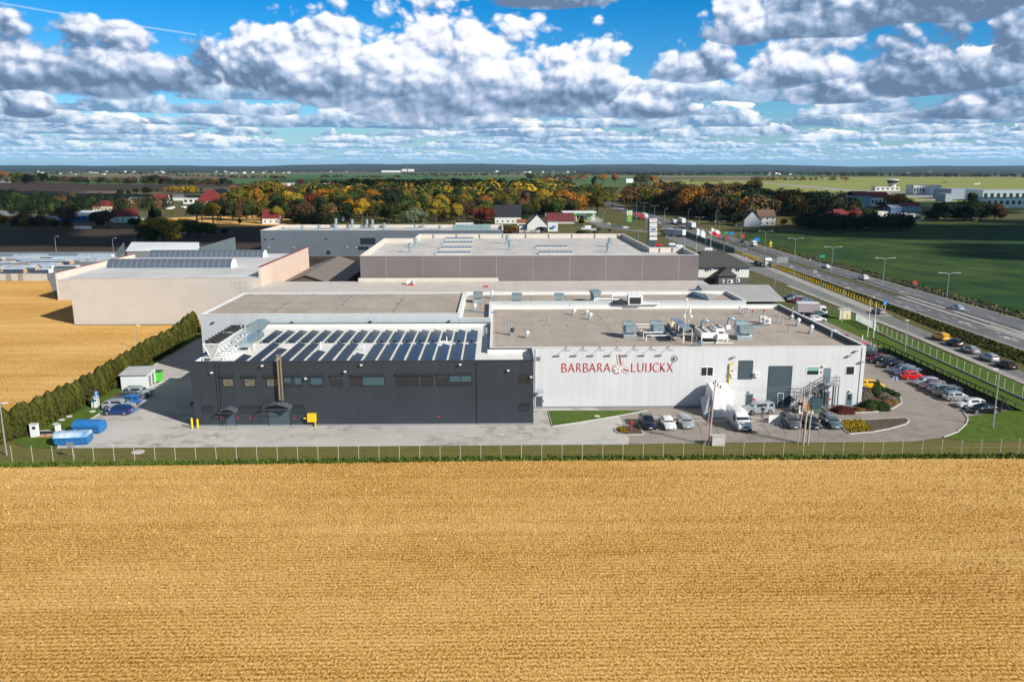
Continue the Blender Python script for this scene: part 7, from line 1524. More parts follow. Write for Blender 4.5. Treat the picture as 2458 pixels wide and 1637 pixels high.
# person beside the silver van
def person(pos, rz, label):
    t_ = thing('person',label,'person',(pos[0],pos[1],0),rz)
    def skin(name, V, E, m, root=0, sub=1):
        me=bpy.data.meshes.new(name); me.from_pydata([v[:3] for v in V],E,[]); o=bpy.data.objects.new(name,me); COL.objects.link(o)
        md=o.modifiers.new('s','SKIN'); 
        for i,v in enumerate(V): me.skin_vertices[0].data[i].radius=(v[3],v[4] if len(v)>4 else v[3]); me.skin_vertices[0].data[i].use_root=(i==root)
        s2=o.modifiers.new('u','SUBSURF'); s2.levels=sub; s2.render_levels=sub
        bpy.context.view_layer.update(); dg=bpy.context.evaluated_depsgraph_get(); m2=bpy.data.meshes.new_from_object(o.evaluated_get(dg)); bpy.data.objects.remove(o); m2.materials.clear(); m2.materials.append(m)
        m2.polygons.foreach_set('use_smooth',[True]*len(m2.polygons)); ob=bpy.data.objects.new(name,m2); COL.objects.link(ob); ob.parent=t_; return ob
    M_skin=mat('skin',(.50,.27,.19),.6); M_jk=mat('black_jacket',(.012,.012,.015),.85); M_je=mat('blue_jeans',(.10,.17,.30),.85)
    V=[(0,0,.95,.15,.11),(0,0,1.15,.14,.10),(0,0,1.35,.17,.11),(0,0,1.48,.07),(0,.0,1.55,.055),(0,.01,1.66,.095,.11),(0,.01,1.76,.075,.085),
       (-.20,0,1.43,.06),(-.26,.02,1.17,.045),(-.22,.12,.95,.035),(.20,0,1.43,.06),(.26,.02,1.17,.045),(.22,.14,.96,.035),
       (-.10,0,.86,.09),(-.12,.04,.48,.065),(-.12,.0,.10,.045),(-.12,.13,.05,.04),(.10,0,.86,.09),(.13,-.06,.48,.065),(.14,-.1,.10,.045),(.14,.03,.05,.04)]
    E=[(0,1),(1,2),(2,3),(3,4),(4,5),(5,6),(2,7),(7,8),(8,9),(2,10),(10,11),(11,12),(0,13),(13,14),(14,15),(15,16),(0,17),(17,18),(18,19),(19,20)]
    for s,i in ((-1,9),(1,12)):
        bx,by,bz=V[i][:3]
        for j in range(4): k=len(V); V.append((bx+s*(-.02+.014*j),by+.05,bz-.07+.003*abs(j-1),.010)); E.append((i,k)); V.append((bx+s*(-.02+.014*j),by+.07,bz-.10,.009)); E.append((k,k+1))
        k=len(V); V.append((bx-s*.03,by+.04,bz-.03,.011)); E.append((i,k))
    skin('body',V,E,M_skin)
    skin('jacket',[(0,0,.90,.17,.13),(0,0,1.15,.165,.125),(0,0,1.36,.195,.13),(0,0,1.47,.09,.08),(-.20,0,1.43,.078),(-.26,.02,1.17,.062),(-.225,.10,1.0,.05),(.20,0,1.43,.078),(.26,.02,1.17,.062),(.225,.12,1.0,.05)],[(0,1),(1,2),(2,3),(2,4),(4,5),(5,6),(2,7),(7,8),(8,9)],M_jk)
    skin('trousers',[(0,0,.92,.155,.115),(-.10,0,.84,.105),(-.12,.04,.48,.082),(-.12,.0,.12,.068),(.10,0,.84,.105),(.13,-.06,.48,.082),(.14,-.1,.12,.068)],[(0,1),(1,2),(2,3),(0,4),(4,5),(5,6)],M_je)
    b=MB()
    for x,y in ((-.12,.05),(.14,-.04)): b.loft([[(x+dx*w_,y+yy,z) for dx,z in ((-1,0),(1,0),(.8,h_),(-.8,h_))] for yy,w_,h_ in ((-.12,.045,.10),(0,.05,.12),(.15,.04,.05))])
    b.build('shoes',M_trim,t_); b=MB(); b.lathe((0,-.012,1.70),[(.105,0),(.11,.04),(.09,.10),(.04,.135)],12); b.build('hair',mat('reddish_hair',(.25,.08,.03),.8),t_,smooth=60)
    b=MB(); [b.box(x-.012,x+.012,.105,.118,1.665,1.68) for x in (-.035,.035)]; b.box(-.025,.025,.098,.112,1.60,1.61); b.slab([(-.012,.1,1.63),(.012,.1,1.63),(0,.1,1.665)],-.025); b.build('face',mat('face_detail',(.12,.05,.04),.7),t_)
p=GZ(12,1060,950); person((p.x,p.y),pi*.9,'person in black top and blue jeans standing beside the silver van')

# ---------------------------------------------------------------- houses and other buildings in the distance
M_rred = mat('red_roof_tiles',(.17,.022,.020),.7,var=.1,vscale=.4,ribs=(2,.6,.08),seam=.8); M_rblack = mat('black_roof_tiles',(.018,.020,.028),.55); M_rgrey = mat('grey_roof_slates',(.16,.15,.14),.8,var=.1,vscale=.4)
M_ror = mat('orange_roof_tiles',(.50,.13,.05),.7,var=.1,vscale=.5); M_rbrown = mat('brown_roof_tiles',(.13,.075,.05),.75,var=.1,vscale=.5); M_wall = mat('white_render',(.68,.67,.64),.8,var=.04,vscale=.5); M_wallc = mat('cream_render',(.58,.46,.30),.8,var=.05,vscale=.5)
M_rdark=mat('dark_granule_roof',(.055,.055,.055),.9,var=.12,vscale=.6)
def house(x, yb, w, d, h, rh, roof, wall, label, rz=0.0, hip=False, chim=True, z=0, group='houses'):
    "x, yb: photo pixel of the middle of the front wall's foot"
    p = G(x, yb); t_ = thing('house', label, 'house', (p.x,p.y+d/2*cos(rz),0), rz, group)
    b = MB(); X=w/2; Y=d/2; ins = min(X*.7, Y) if hip else 0
    if hip: b.box(-X,X,-Y,Y,0,h)
    else: b.add([(-X,-Y,0),(X,-Y,0),(X,Y,0),(-X,Y,0),(-X,-Y,h),(X,-Y,h),(X,Y,h),(-X,Y,h),(-X,0,h+rh-.1),(X,0,h+rh-.1)],[(0,1,5,4),(2,3,7,6),(1,2,6,9,5),(3,0,4,8,7),(4,5,9,8),(6,7,8,9)])
    b.build('wall',wall,t_); o=.45; b=MB(); e=rh*o/Y
    if hip:
        q=[(-X-o,-Y-o,h),(X+o,-Y-o,h),(X+o,Y+o,h),(-X-o,Y+o,h),(-X+ins,0,h+rh),(X-ins,0,h+rh)]; b.add(q,[(0,1,5,4),(1,2,5),(2,3,4,5),(3,0,4),(3,2,1,0)])
    else:
        b.slab([(-X-o,-Y-o,h-e),(X+o,-Y-o,h-e),(X+o,0,h+rh),(-X-o,0,h+rh)],.12); b.slab([(X+o,Y+o,h-e),(-X-o,Y+o,h-e),(-X-o,.01,h+rh),(X+o,.01,h+rh)],.12)
    rf=b.build('roof',roof,t_)
    if chim: b=MB(); b.box(-.35+X*.3,.35+X*.3,.3,1.0,h+rh*.4,h+rh+.9); b.build('chimney',M_rbrown,rf)
    n=max(2,int(w/3.2))
    for i in range(n):
        xx=-X+w*(i+.5)/n
        for zz in ([1.0,3.8] if h>5 else [1.0]):
            b=MB(); b.box(xx-.65,xx+.65,-Y-.05,-Y+.02,zz,zz+1.3); f=b.build('window',M_whiteplain,t_); b=MB(); b.box(xx-.5,xx+.5,-Y-.07,-Y-.052,zz+.12,zz+1.18); b.build('pane',M_glass,f)
    return t_
# black-roofed white house right behind the mauve hall
YH1=236.0; hx0=WZ('I',600,430,YH1).x; hx1=WZ('I',1555,430,YH1).x
t_=thing('house','white two-storey house with dark hipped roof right of the mauve hall','house',((hx0+hx1)/2,YH1,0)); X=(hx1-hx0)/2; ze=WZ('I',1000,320,YH1).z; zm1=WZ('I',1000,520,YH1).z
b=MB(); b.box(-X,X,0,11,zm1,ze); b.build('wall',M_wall,t_); b=MB(); b.box(-X+.02,X-.02,.03,10.9,0,zm1-.002); b.build('ground_floor',mat('dark_grey_render',(.10,.10,.10),.85),t_)
b=MB(); b.add([(-X-.8,-.9,ze),(X+.9,-.9,ze),(X+.9,12,ze),(-X-.8,12,ze),(-X+2,5.5,ze+4.2),(X-7,5.5,ze+4.2)],[(0,1,5,4),(1,2,5),(2,3,4,5),(3,0,4),(3,2,1,0)]); b.build('roof',M_rdark,t_)
for xx in (755,1337):
    a=WZ('I',xx-40,410,YH1); c=WZ('I',xx+42,345,YH1); b=MB(); ox=t_.location.x; b.box(a.x-ox,c.x-ox,-.08,0,a.z,c.z); f=b.build('window',M_whiteplain,t_); w_=c.x-a.x; b=MB(); b.box(a.x-ox+.1,a.x-ox+w_*.44,-.12,-.082,a.z+.1,c.z-.1); b.box(a.x-ox+w_*.56,c.x-ox-.1,-.12,-.082,a.z+.1,c.z-.1); b.build('pane',M_glass,f)
for xx in (855,1243): a=WZ('I',xx,350,YH1); b=MB(); b.box(a.x-ox-.4,a.x-ox+.4,-.4,0,a.z-.3,a.z+.3); b.build('air_conditioner',M_concrete,t_)
a=WZ('I',985,490,YH1-5); c=WZ('I',1310,490,YH1-5); ap=WZ('I',1130,340,YH1-3)
b=MB(); b.box(a.x-ox,c.x-ox,-5,-.01,0,a.z); b.build('porch',MAT['dark_grey_render'],t_); b=MB(); x0,x1,xm_=a.x-ox-.5,c.x-ox+.6,ap.x-ox; b.add([(x0,-5.5,a.z),(x1,-5.5,a.z),(x1,-.02,a.z),(x0,-.02,a.z),(xm_,-3,ap.z),(xm_,-.02,ap.z)],[(0,1,4),(1,2,5,4),(3,0,4,5),(2,3,5),(3,2,1,0)]); b.build('porch_roof',M_rdark,t_)
for (xa,xb,ya,yb2) in ((1040,1090,620,560),(1145,1250,630,562),(1310,1378,608,540)):
    Yw=-5.0 if xa<1300 else 0; a=WZ('I',xa,ya,YH1+Yw); c=WZ('I',xb,yb2,YH1+Yw); b=MB(); b.box(a.x-ox,c.x-ox,Yw-.1,Yw,a.z,c.z); f=b.build('window',M_whiteplain,t_); b=MB(); w_=c.x-a.x; b.box(a.x-ox+w_*.15,a.x-ox+w_*.6,Yw-.14,Yw-.102,a.z+.15,c.z-.15); b.build('pane',M_glass,f)
# petrol station and the houses beside it
def wbox(k,x0,x1,yb,yt,dp,wallm,roofm,label,name='building',cat='building',rh=0,group=None,win=0,rz=0,gable=False):
    a=GZ(k,x0,yb); c=GZ(k,x1,yb); h=WZ(k,(x0+x1)/2,yt,a.y).z; X=(c.x-a.x)/2; t_=thing(name,label,cat,((a.x+c.x)/2,(a.y+c.y)/2,0),rz,group); b=MB(); b.box(-X,X,0,dp,0,h)
    b.build('wall',wallm,t_); b=MB()
    if rh: b.slab([(-X-.4,-.4,h+.01),(X+.4,-.4,h+.01),(X+.4,dp/2,h+rh),(-X-.4,dp/2,h+rh)],.15); b.slab([(X+.4,dp+.4,h+.01),(-X-.4,dp+.4,h+.01),(-X-.4,dp/2+.01,h+rh),(X+.4,dp/2+.01,h+rh)],.15)
    else: b.box(-X-.15,X+.15,-.15,dp+.15,h+.003,h+.3)
    b.build('roof',roofm,t_)
    for i in range(win):
        xx=-X+2*X*(i+.5)/win; ww=X/win*.55; b=MB(); b.box(xx-ww,xx+ww,-.06,0,h*.35,h*.72); b.build('window',M_glass,t_)
    return t_
st_=thing('petrol_station','green and white petrol station canopy with shop beyond the red-roofed building','petrol station',(GZ('G',1500,400).x,GZ('G',1500,400).y,0)); o_=st_.location; ys=o_.y
a=WZ('G',1185,262,ys-2); c=WZ('G',1822,228,ys-2); b=MB(); b.box(a.x-o_.x,c.x-o_.x,-2,14,a.z,c.z); b.build('canopy',M_whiteplain,st_)
b=MB(); b.box(a.x-o_.x,c.x-o_.x,-2.06,-2.003,a.z+(c.z-a.z)*.0,a.z+(c.z-a.z)*.42); b.build('green_band',mat('station_green',(.02,.34,.12),.5),st_); b=MB(); b.box(a.x-o_.x+6,c.x-o_.x-14,-2.1,-2.062,a.z-.9,a.z+.3); b.build('lime_band',M_green,st_)
b=MB(); [b.box(x,x+.5,y,y+.5,0,a.z) for x in (a.x-o_.x+8,a.x-o_.x+22,c.x-o_.x-14,c.x-o_.x-3) for y in (0,9)]; b.build('columns',M_whiteplain,st_)
a2=WZ('G',1395,385,ys+4); c2=WZ('G',1640,285,ys+4); b=MB(); b.box(a2.x-o_.x,c2.x-o_.x,4,16,0,a.z-.05); b.build('shop',M_whiteplain,st_); b=MB(); [b.box(a2.x-o_.x+1+i*3.2,a2.x-o_.x+3.4+i*3.2,3.9,3.98,.8,3.4) for i in range(int((c2.x-a2.x)/3.3))]; b.build('shop_window',M_glass,st_)
for (x,m_) in ((1480,M_yellow),(1600,M_yellow),(1620,M_green),(1722,M_green)): p=GZ('G',x,395 if x<1700 else 388); b=MB(); b.box(p.x-o_.x-.6,p.x-o_.x+.6,p.y-o_.y,p.y-o_.y+.6,0,2.2 if x<1700 else 3.5); b.build('pump',m_,st_)
p=GZ('C',1180,582); h=WZ('C',1180,478,p.y).z; t_=thing('price_totem','slim green and yellow petrol price totem with flower emblem on grass','price sign',(p.x,p.y,0)); b=MB(); b.box(-1.8,1.8,0,.5,0,h*.60); b.build('price_panel',MAT['station_green'],t_); b=MB(); b.box(-1.8,1.8,0,.5,h*.602,h); b.build('logo_panel',M_whiteplain,t_)
b=MB(); [b.box(-1.2,1.2,-.06,-.005,h*q,h*(q+.035)) for q in (.08,.22,.35,.48)]; b.build('price_rows',M_yellow,t_)
for r_,m_ in ((1.3,MAT['station_green']),(.95,M_yellow),(.5,M_whiteplain)): b=MB(); b.slab([(r_*(1+.12*cos(8*u))*cos(u),-.05-(1.3-r_)*.1,h*.8+r_*(1+.12*cos(8*u))*sin(u)) for u in [2*pi*i/32 for i in range(32)]],-.03); b.build('emblem',m_,t_)
wbox('G',885,1400,452,405,11,M_cream,mat('maroon_roof',(.14,.03,.035),.55,ribs=(0,.9,.08)),'long building with maroon roof in front of the petrol station',rh=5.2,win=0)
wbox('G',905,1090,598,418,7,M_wall,M_rgrey,'tall white cube building with a blue window',win=0); p=GZ('G',1012,600); a=WZ('G',975,530,p.y); c=WZ('G',1050,488,p.y); t_=thing('advert_board','bright blue board on the white cube building','board',(a.x,p.y-.15,a.z)); b=MB(); b.box(0,c.x-a.x,-.1,0,0,c.z-a.z); b.build('panel',M_signblue,t_); b=MB(); b.box(-.1,c.x-a.x+.1,-.02,.03,-.12,-.003); b.build('sill',M_whiteplain,t_)
wbox('G',855,975,330,262,6,M_wall,M_whiteplain,'small white flat-roofed block left of the maroon roof')
house(*N('G',700,560),9,12,3.2,6.0,M_rblack,M_wall,'white house with gable end and black roof facing camera',rz=pi/2,chim=False)
wbox('G',365,900,562,485,6,M_wall,M_rblack,'low white annex with thin black roof before the white gable'); house(*N('G',150,450),17,10,5.0,7,M_rblack,M_wall,'large black-roofed house with white dormer at the wood edge'); wbox('G',325,480,480,430,5,M_wall,mat('rust_roof',(.25,.08,.03),.8),'small shed with rusty roof between black roofed houses',rh=2.0,name='shed',cat='shed')
house(*N('A',2900,612) if 0 else N('B',190,600),11,9,4.2,4.8,M_rred,M_wall,'white house with bright red roof at the golden strip'); wbox('B',690,760,575,528,7,M_wall,M_rgrey,'small white house half hidden behind shrubs in wood edge',win=1); wbox('B',800,890,572,532,7,mat('blue_grey_wall2',(.15,.20,.26),.7),M_rgrey,'grey-blue shed under the trees, wood edge',rh=1.5)
wbox('B',555,620,570,545,7,M_wallc,mat('maroon_roof2',(.10,.03,.05),.6),'cream house with dark maroon roof under the trees',rh=5)
wbox('B',1875,2035,604,594,3,M_whiteplain,M_whiteplain,'long white container on the back edge of the wood clearing')
# left quarter
blue=mat('blue_sheet_wall',(.02,.14,.38),.6,ribs=(0,1.2,.08)); wroof=mat('white_roof_far',(.58,.62,.68),.5,ribs=(0,1.5,.1))
wbox('E',990,1260,790,712,14,blue,wroof,'bright blue shed with white roof and small windows',rh=2.2,win=4,name='shed',cat='shed'); wbox('E',1060,1700,700,690,20,M_steel,wroof,'long pale roof behind the blue shed',rh=2.4)
wbox('E',150,240,825,765,8,blue,wroof,'small blue building at left with white roof',rh=2); wbox('E',370,960,795,765,12,blue,mat('black_white_roof',(.12,.13,.16),.5,ribs=(2,.8,.3),seam=4),'long low blue building with striped dark roof',rh=2.2)
wbox('E',0,110,705,640,10,M_steel,M_rgrey,'grey shed at the left frame edge'); house(*N('E',1410,640),16,11,4.0,4.6,M_rred,M_wallc,'red hipped-roof house behind the long pale roof',hip=True,chim=False)
house(*N('E',1680,800),15,12,4.2,4.4,M_rred,M_wall,'white house with dark red roof among dark conifers',rz=.5); wbox('E',1770,2065,548,488,12,M_wallc,M_rgrey,'long yellow brick house with grey roof behind conifers',rh=2.4,win=6)
house(*N('E',2200,545),15,11,3.6,6,M_rred,M_wall,'red-roofed house with white dormer left of the junk yard'); wbox('E',1020,1260,888,850,.4,mat('pale_blue_fence',(.30,.38,.46),.7,ribs=(0,2.5,.15)),M_steel,'pale blue sheet fence at the edge of the ploughed field','fence','fence')
wbox('E',1955,2010,790,735,7,M_wall,M_steel,'white delivery truck body between conifers','delivery_truck','truck'); wbox('E',0,120,250,200,10,M_wall,M_rgrey,'white gabled barn at the far left beyond dark field',rh=4,name='barn',cat='barn'); wbox('E',820,915,225,205,8,M_whiteplain,M_whiteplain,'tiny white shed among hedgerow trees at left','shed','shed')
wbox('F',230,445,548,465,12,M_wall,M_rgrey,'white cubic house with terrace left of the big red roof',win=3); house(*N('F',570,580),24,20,3.5,12,M_rred,M_wall,'huge red hipped roof beside the shed with solar panels',hip=True,chim=False)
t_=wbox('F',525,1030,600,570,16,M_wall,M_galv,'long pale shed with a strip of solar panels on its roof',name='shed',cat='shed',rh=3.6); 
a=GZ('F',545,600); c=GZ('F',1015,600); b=MB(); X=(c.x-a.x)/2; h_=WZ('F',780,570,a.y).z; b.slab([(-X,1.0,h_+.9),(X,1.0,h_+.9),(X,7.2,h_+3.6),(-X,7.2,h_+3.6)],.1); b.build('solar_strip',M_pv,t_)
wbox('F',640,1000,625,592,6,M_whiteplain,M_galv,'row of white trailers in the junk yard'); wbox('F',880,1210,660,612,6,mat('dark_red_container',(.16,.02,.025),.6),M_rblack,'dark red low shed at the right of the yard',name='shed',cat='shed')
wbox('F',85,230,500,455,10,M_wall,M_rgrey,'grey gabled house at the left of the cubic house',rh=4); house(*N('F',730,470),14,10,5,6,M_rgrey,M_wallc,'cream gabled house behind the orange maple',rz=.3)
for i,(x,y,w,roof,lb,rz) in enumerate(((950,378,16,M_ror,'orange-roofed house, left in the village row',.2),(1080,388,13,M_rred,'white gable house beside the big green-yellow tree',1.3),(1180,385,13,M_rred,'dark red house next to the white gable',.0),(1240,392,11,M_rgrey,'pale yellow gable house against the tall tree',1.4),(1385,370,14,M_rblack,'white twin-gable house under black roof',1.2),(1470,378,16,M_rblack,'black-roofed house in the village row',.3),(1590,372,22,M_ror,'broad pale orange roof in the village row',.0),(1740,375,20,M_ror,'long low orange roof at right of village row',.0),(1800,400,12,M_ror,'white gable house with orange roof at right end',1.3),(1550,460,14,M_wall,'white flat house below the village row',.0),(1600,300,22,M_wall,'white block building above the village row',.0),(1715,298,12,M_wall,'smaller white block above the village row',.0),(2160,305,12,M_wall,'white shed at the edge of the far green field',.0),(2160,390,20,M_rbrown,'brown flat roof half hidden by trees',.0),(1960,600,14,M_wall,'white ruined gable among brown trees',.7))):
    house(*N('F',x,y),w,10,3.6 if roof!=M_wall else 5,5 if roof!=M_wall else .8,roof,M_wall,lb,rz,chim=False,group='village houses')
house(*N('B',825,375),12,10,4,7,M_rblack,M_wall,'white gable peeping out of the middle of the wood',rz=1.2,chim=False)
# junk yard cars
r_=random.Random(4)
jc=MB()
for i in range(16):
    p=GZ('F',r_.uniform(-50,520),r_.uniform(600,640)); t_=thing('junk_pile',['pale','rusty','dark','white'][i%4]+' heap of scrap in the yard left of the solar shed','scrap',(p.x,p.y,0),r_.uniform(0,3),'scrap heaps in the yard'); b=MB()
    for j in range(5): x,y,s_=r_.uniform(-2,2),r_.uniform(-1,1),r_.uniform(.5,1.3); b.slab([(x-s_,y-s_*.6,.1),(x+s_,y-s_*.5,.0),(x+s_,y+s_*.6,.4),(x-s_,y+s_*.5,.5)],s_)
    b.build('scrap',[M_whiteplain,M_rbrown,M_trim,M_whiteplain][i%4],t_)
# right quarter: airfield buildings and houses
M_shadewhite=M_wall
wbox('H',848,1095,268,228,14,M_wall,M_rgrey,'white two-storey terminal with the control tower on it','terminal','terminal',win=5)
p=GZ('H',1040,268); p.y+=8; s_=p.y/1950; t_=thing('control_tower','round airfield control tower with glazed cab above the terminal','control tower',(p.x,p.y,0)); zt_=WZ('H',1040,150,p.y).z; z1=WZ('H',1040,190,p.y).z; hw=s_*55/4.22
b=MB(); b.lathe((0,0,0),[(hw*.62,0),(hw*.62,z1-2),(hw*.9,z1)],14); b.build('shaft',M_wall,t_); b=MB(); b.lathe((0,0,z1),[(hw*.86,0),(hw,(zt_-z1)*.7)],14); b.build('cab',M_glass,t_); b=MB(); b.lathe((0,0,z1+(zt_-z1)*.7),[(hw*1.05,0),(hw*1.05,(zt_-z1)*.2),(hw*.5,(zt_-z1)*.3)],14); b.build('roof',M_wall,t_); b=MB(); b.lathe((0,0,z1-.6),[(hw*.95,0),(hw*.98,.55)],14); b.build('balcony',M_whiteplain,t_)
wbox('H',1230,1400,303,212,22,M_wall,M_rgrey,'grey columned half of the big airfield block',win=6); wbox('H',1402,1545,306,240,18,M_whiteplain,M_wall,'blank white half of the big airfield block'); wbox('H',1415,1512,300,212,10,M_wall,M_rgrey,'upper storey behind the blank white airfield block',win=3)
p=GZ('H',1790,352); hang=mat('pale_blue_sheet',(.30,.35,.42),.6,ribs=(0,4,.2)); wbox('H',1610,1925,352,250,40,hang,M_galv,'large pale blue hangar front at the right','hangar','hangar'); wbox('H',1925,2700,370,262,35,M_galv,M_galv,'long glazed hangar side behind the white offices','hangar','hangar',win=12); wbox('H',1965,2700,440,340,14,M_whiteplain,M_rgrey,'long white two-storey office block with yellow-lit windows','office block','office block',win=12); wbox('H',1555,1625,380,300,20,hang,M_galv,'lower pale blue annex left of the hangar')
wbox('H',640,800,425,320,26,hang,M_rred,'pale blue hall with red roof, left part','hall','hall',rh=4); wbox('H',800,990,425,335,20,M_wall,M_rred,'white hall with red roof edge, right part','hall','hall',rh=5,win=5)
wbox('H',355,650,528,462,14,M_wall,M_rgrey,'white two-storey house row behind dark conifers',win=8); house(*N('H',500,590),20,14,3.6,5,M_rred,M_wall,'house with broad dark red hipped roof',hip=True); house(*N('H',640,580),17,12,4.2,7,M_rred,M_wall,'red-roofed house with white arched gable window',rz=.9,hip=True)
wbox('H',1140,1225,570,505,12,hang,M_wall,'light blue small building with three windows',win=3); wbox('H',1225,1315,572,512,12,M_whiteplain,M_wall,'white cube next to the light blue building',win=1)
wbox('H',875,975,530,482,8,M_wall,M_wall,'pale flat shed behind dark hedge','shed','shed'); wbox('H',1000,1110,520,440,14,mat('strong_blue_sheet',(.08,.16,.30),.6),hang,'blue sheet hall with arched neighbour','hall','hall',rh=2); house(*N('H',1210,482),16,12,5,2.5,M_rred,hang,'low blue hall with rust-red roof',chim=False)
wbox('H',1700,1815,560,512,6,M_wallc,M_wallc,'cream container beside the dark bushes','container','container'); wbox('H',1857,1885,574,552,1.5,M_yellow,M_yellow,'small bright yellow box on the grass','box','box'); wbox('H',1185,1290,432,410,8,M_whiteplain,M_galv,'white van-like shed on the apron','shed','shed')
house(*N('D',140,580),11,9,5.6,4.2,M_rbrown,M_wall,'white gabled house with brown roof at the crop edge',rz=.1); house(*N('D',20,585),12,10,4.4,5.5,M_rblack,M_wall,'white gable house with black roof, left of brown roof',rz=1.35)
house(*N('C',2290,612),12,10,4.2,6,M_rblack,M_wall,'white gable under steep black roof behind the hedge',rz=1.3); wbox('C',2150,2250,560,500,10,hang,M_galv,'blue-grey shed roof between garden trees','shed','shed')
for i,(k,x0,x1,yb,yt,lb) in enumerate((('C',1380,1440,255,235,'white modern building on the airfield left side'),('C',1435,1490,222,200,'small white building above the first airfield building'),('C',1150,1215,225,188,'white dome-roofed hangar among trees'))): wbox(k,x0,x1,yb,yt,12,M_whiteplain,M_whiteplain,lb)
# far villages, towers and chimney
r_=random.Random(12); n=0
for (x0,x1,y0,y1,cnt,zn) in ((90,420,413,420,26,'at the far left'),(500,700,412,417,20,'left of centre'),(780,1020,409,414,16,'before the red chimney'),(1180,1330,410,416,10,'around the church tower'),(1350,1480,412,415,8,'above the road end'),(1800,1900,415,421,8,'left of the airfield'),(2100,2450,414,418,6,'above the hangars')):
    for i in range(cnt):
        x=r_.uniform(x0,x1); y=r_.uniform(y0,y1); p=G(x,y); w=r_.uniform(10,26); h=r_.uniform(4,7); t_=thing('house','tiny %s%s house near the horizon, %s'%('long ' if w>18 else '',['white','red-roofed','grey-roofed'][i%3],zn),'house',(p.x,p.y,0),r_.uniform(-.6,.6),'far village houses')
        b=MB(); b.box(-w/2,w/2,0,9,0,h); b.build('wall',M_wall,t_); b=MB(); b.slab([(-w/2-.4,-.4,h),(w/2+.4,-.4,h),(w/2+.4,4.5,h+3.5),(-w/2-.4,4.5,h+3.5)],.2); b.slab([(w/2+.4,9.4,h),(-w/2-.4,9.4,h),(-w/2-.4,4.52,h+3.5),(w/2+.4,4.52,h+3.5)],.2); b.build('roof',[M_wall,M_rred,M_rgrey][i%3],t_)
wbox('B',1200,1370,130,113,30,M_whiteplain,M_galv,'long white factory on the horizon left of the chimney','factory','factory'); wbox('B',1385,1495,125,100,30,M_whiteplain,M_galv,'white factory under the thin red chimney','factory','factory')
def tower(k,x,yb,yt,rb,rt,m_,label,name,cat,extra=None):
    p=GZ(k,x,yb); h=WZ(k,x,yt,p.y).z; t_=thing(name,label,cat,(p.x,p.y,0)); b=MB(); b.lathe((0,0,0),[(rb,0),(rt,h*.7)],8); b.build('shaft',m_,t_); b=MB(); b.lathe((0,0,h*.7),[(rt*1.001,0),(rt*(.2 if extra else .9),h*.3)],8); b.build('top',m_ if not extra else extra,t_); return t_
tower('B',1437,125,62,4,2.6,M_red,'thin red chimney on the horizon','chimney','chimney'); tower('C',285,118,65,9,7,M_rbrown,'dark brick church tower with spire on the horizon','church_tower','church tower',M_rblack); tower('F',884,62,8,3,2.4,M_whiteplain,'thin white mast on the horizon at left','mast','mast')
# grassy bunker on the airfield
p=GZ('C',1885,216); s_=p.y/1950; b=MB(); w_=150*s_/3.798; b.loft([[(x*w_,-14*q,0),(x*w_,-6*q,h),(x*w_,6*q,h),(x*w_,14*q,0)] for x,h,q in ((-1,.5,1),(-.85,s_*6,1),(.85,s_*6,1),(1,.5,1))]); o=b.build('bunker',M_grassdry); o.location=(p.x,p.y,0); tag(o,'long low grassy bunker mound on the airfield','bunker')
# light aircraft silhouettes on the apron
for i,(x,y,lb) in enumerate(((1530,186,'small dark aeroplane parked on the airfield grass'),(1845,208,'tiny white aircraft right on the meadow'))):
    p=GZ('H',x,y); s_=4.5; t_=thing('aeroplane',lb,'aeroplane',(p.x,p.y,1.2),.3); b=MB(); b.lathe((0,0,0),[(.1,0),(1,2),(1.2,6),(.4,16)],8); o=b.build('fuselage',M_trim if i==0 else M_whiteplain,t_); o.rotation_euler=(0,pi/2,0); b=MB(); b.box(4,7,-9,9,-.1,.2); b.box(14.5,16,-.1,.1,0,4); b.box(14.5,16,-3,3,.3,.5); b.build('wing',M_trim if i==0 else M_whiteplain,t_)

# ---------------------------------------------------------------- trees
def leaf_mat(name, col, col2=None, var=.35):
    m = bpy.data.materials.new(name); m.use_nodes=True; t=NT(m.node_tree); b=t.n['Principled BSDF']; b.inputs['Roughness'].default_value=.75; b.inputs['Specular IOR Level'].default_value=.15
    oi=t.n.new('ShaderNodeObjectInfo'); g=t.n.new('ShaderNodeNewGeometry'); n=t.noise(g.outputs['Position'],.45,3,.6); n2=t.noise(g.outputs['Position'],2.2,2,.6)
    c=t.mix(t.mr(n,.38,.62),col,col2 or tuple(k*.7 for k in col)); c=t.mix(t.mr(n2,.45,.65,0,.5),c,tuple(min(1,k*1.5) for k in col))
    c=t.vm('SCALE',c,t.mr(oi.outputs['Random'],0,1,1-var,1+var)); t.link(c,b.inputs['Base Color']); 
    MAT[name]=m; return m
LEAF={'dark':leaf_mat('dark_green_leaves',(.014,.026,.009)),'green':leaf_mat('green_leaves',(.042,.062,.011),(.026,.040,.009)),'olive':leaf_mat('olive_leaves',(.105,.090,.014),(.055,.055,.010)),
 'yellow':leaf_mat('yellow_leaves',(.44,.26,.02),(.22,.16,.015),.25),'orange':leaf_mat('orange_leaves',(.34,.135,.012),(.17,.075,.012),.25),'brown':leaf_mat('brown_leaves',(.105,.058,.022),(.06,.04,.02)),
 'red':leaf_mat('dark_red_leaves',(.17,.030,.018),(.08,.02,.012)),'gold':leaf_mat('gold_green_leaves',(.23,.16,.018),(.12,.11,.015)),'silver':leaf_mat('silver_green_leaves',(.12,.14,.08),(.07,.09,.04))}
M_bark=mat('tree_bark',(.055,.042,.032),.9,var=.2,vscale=3)
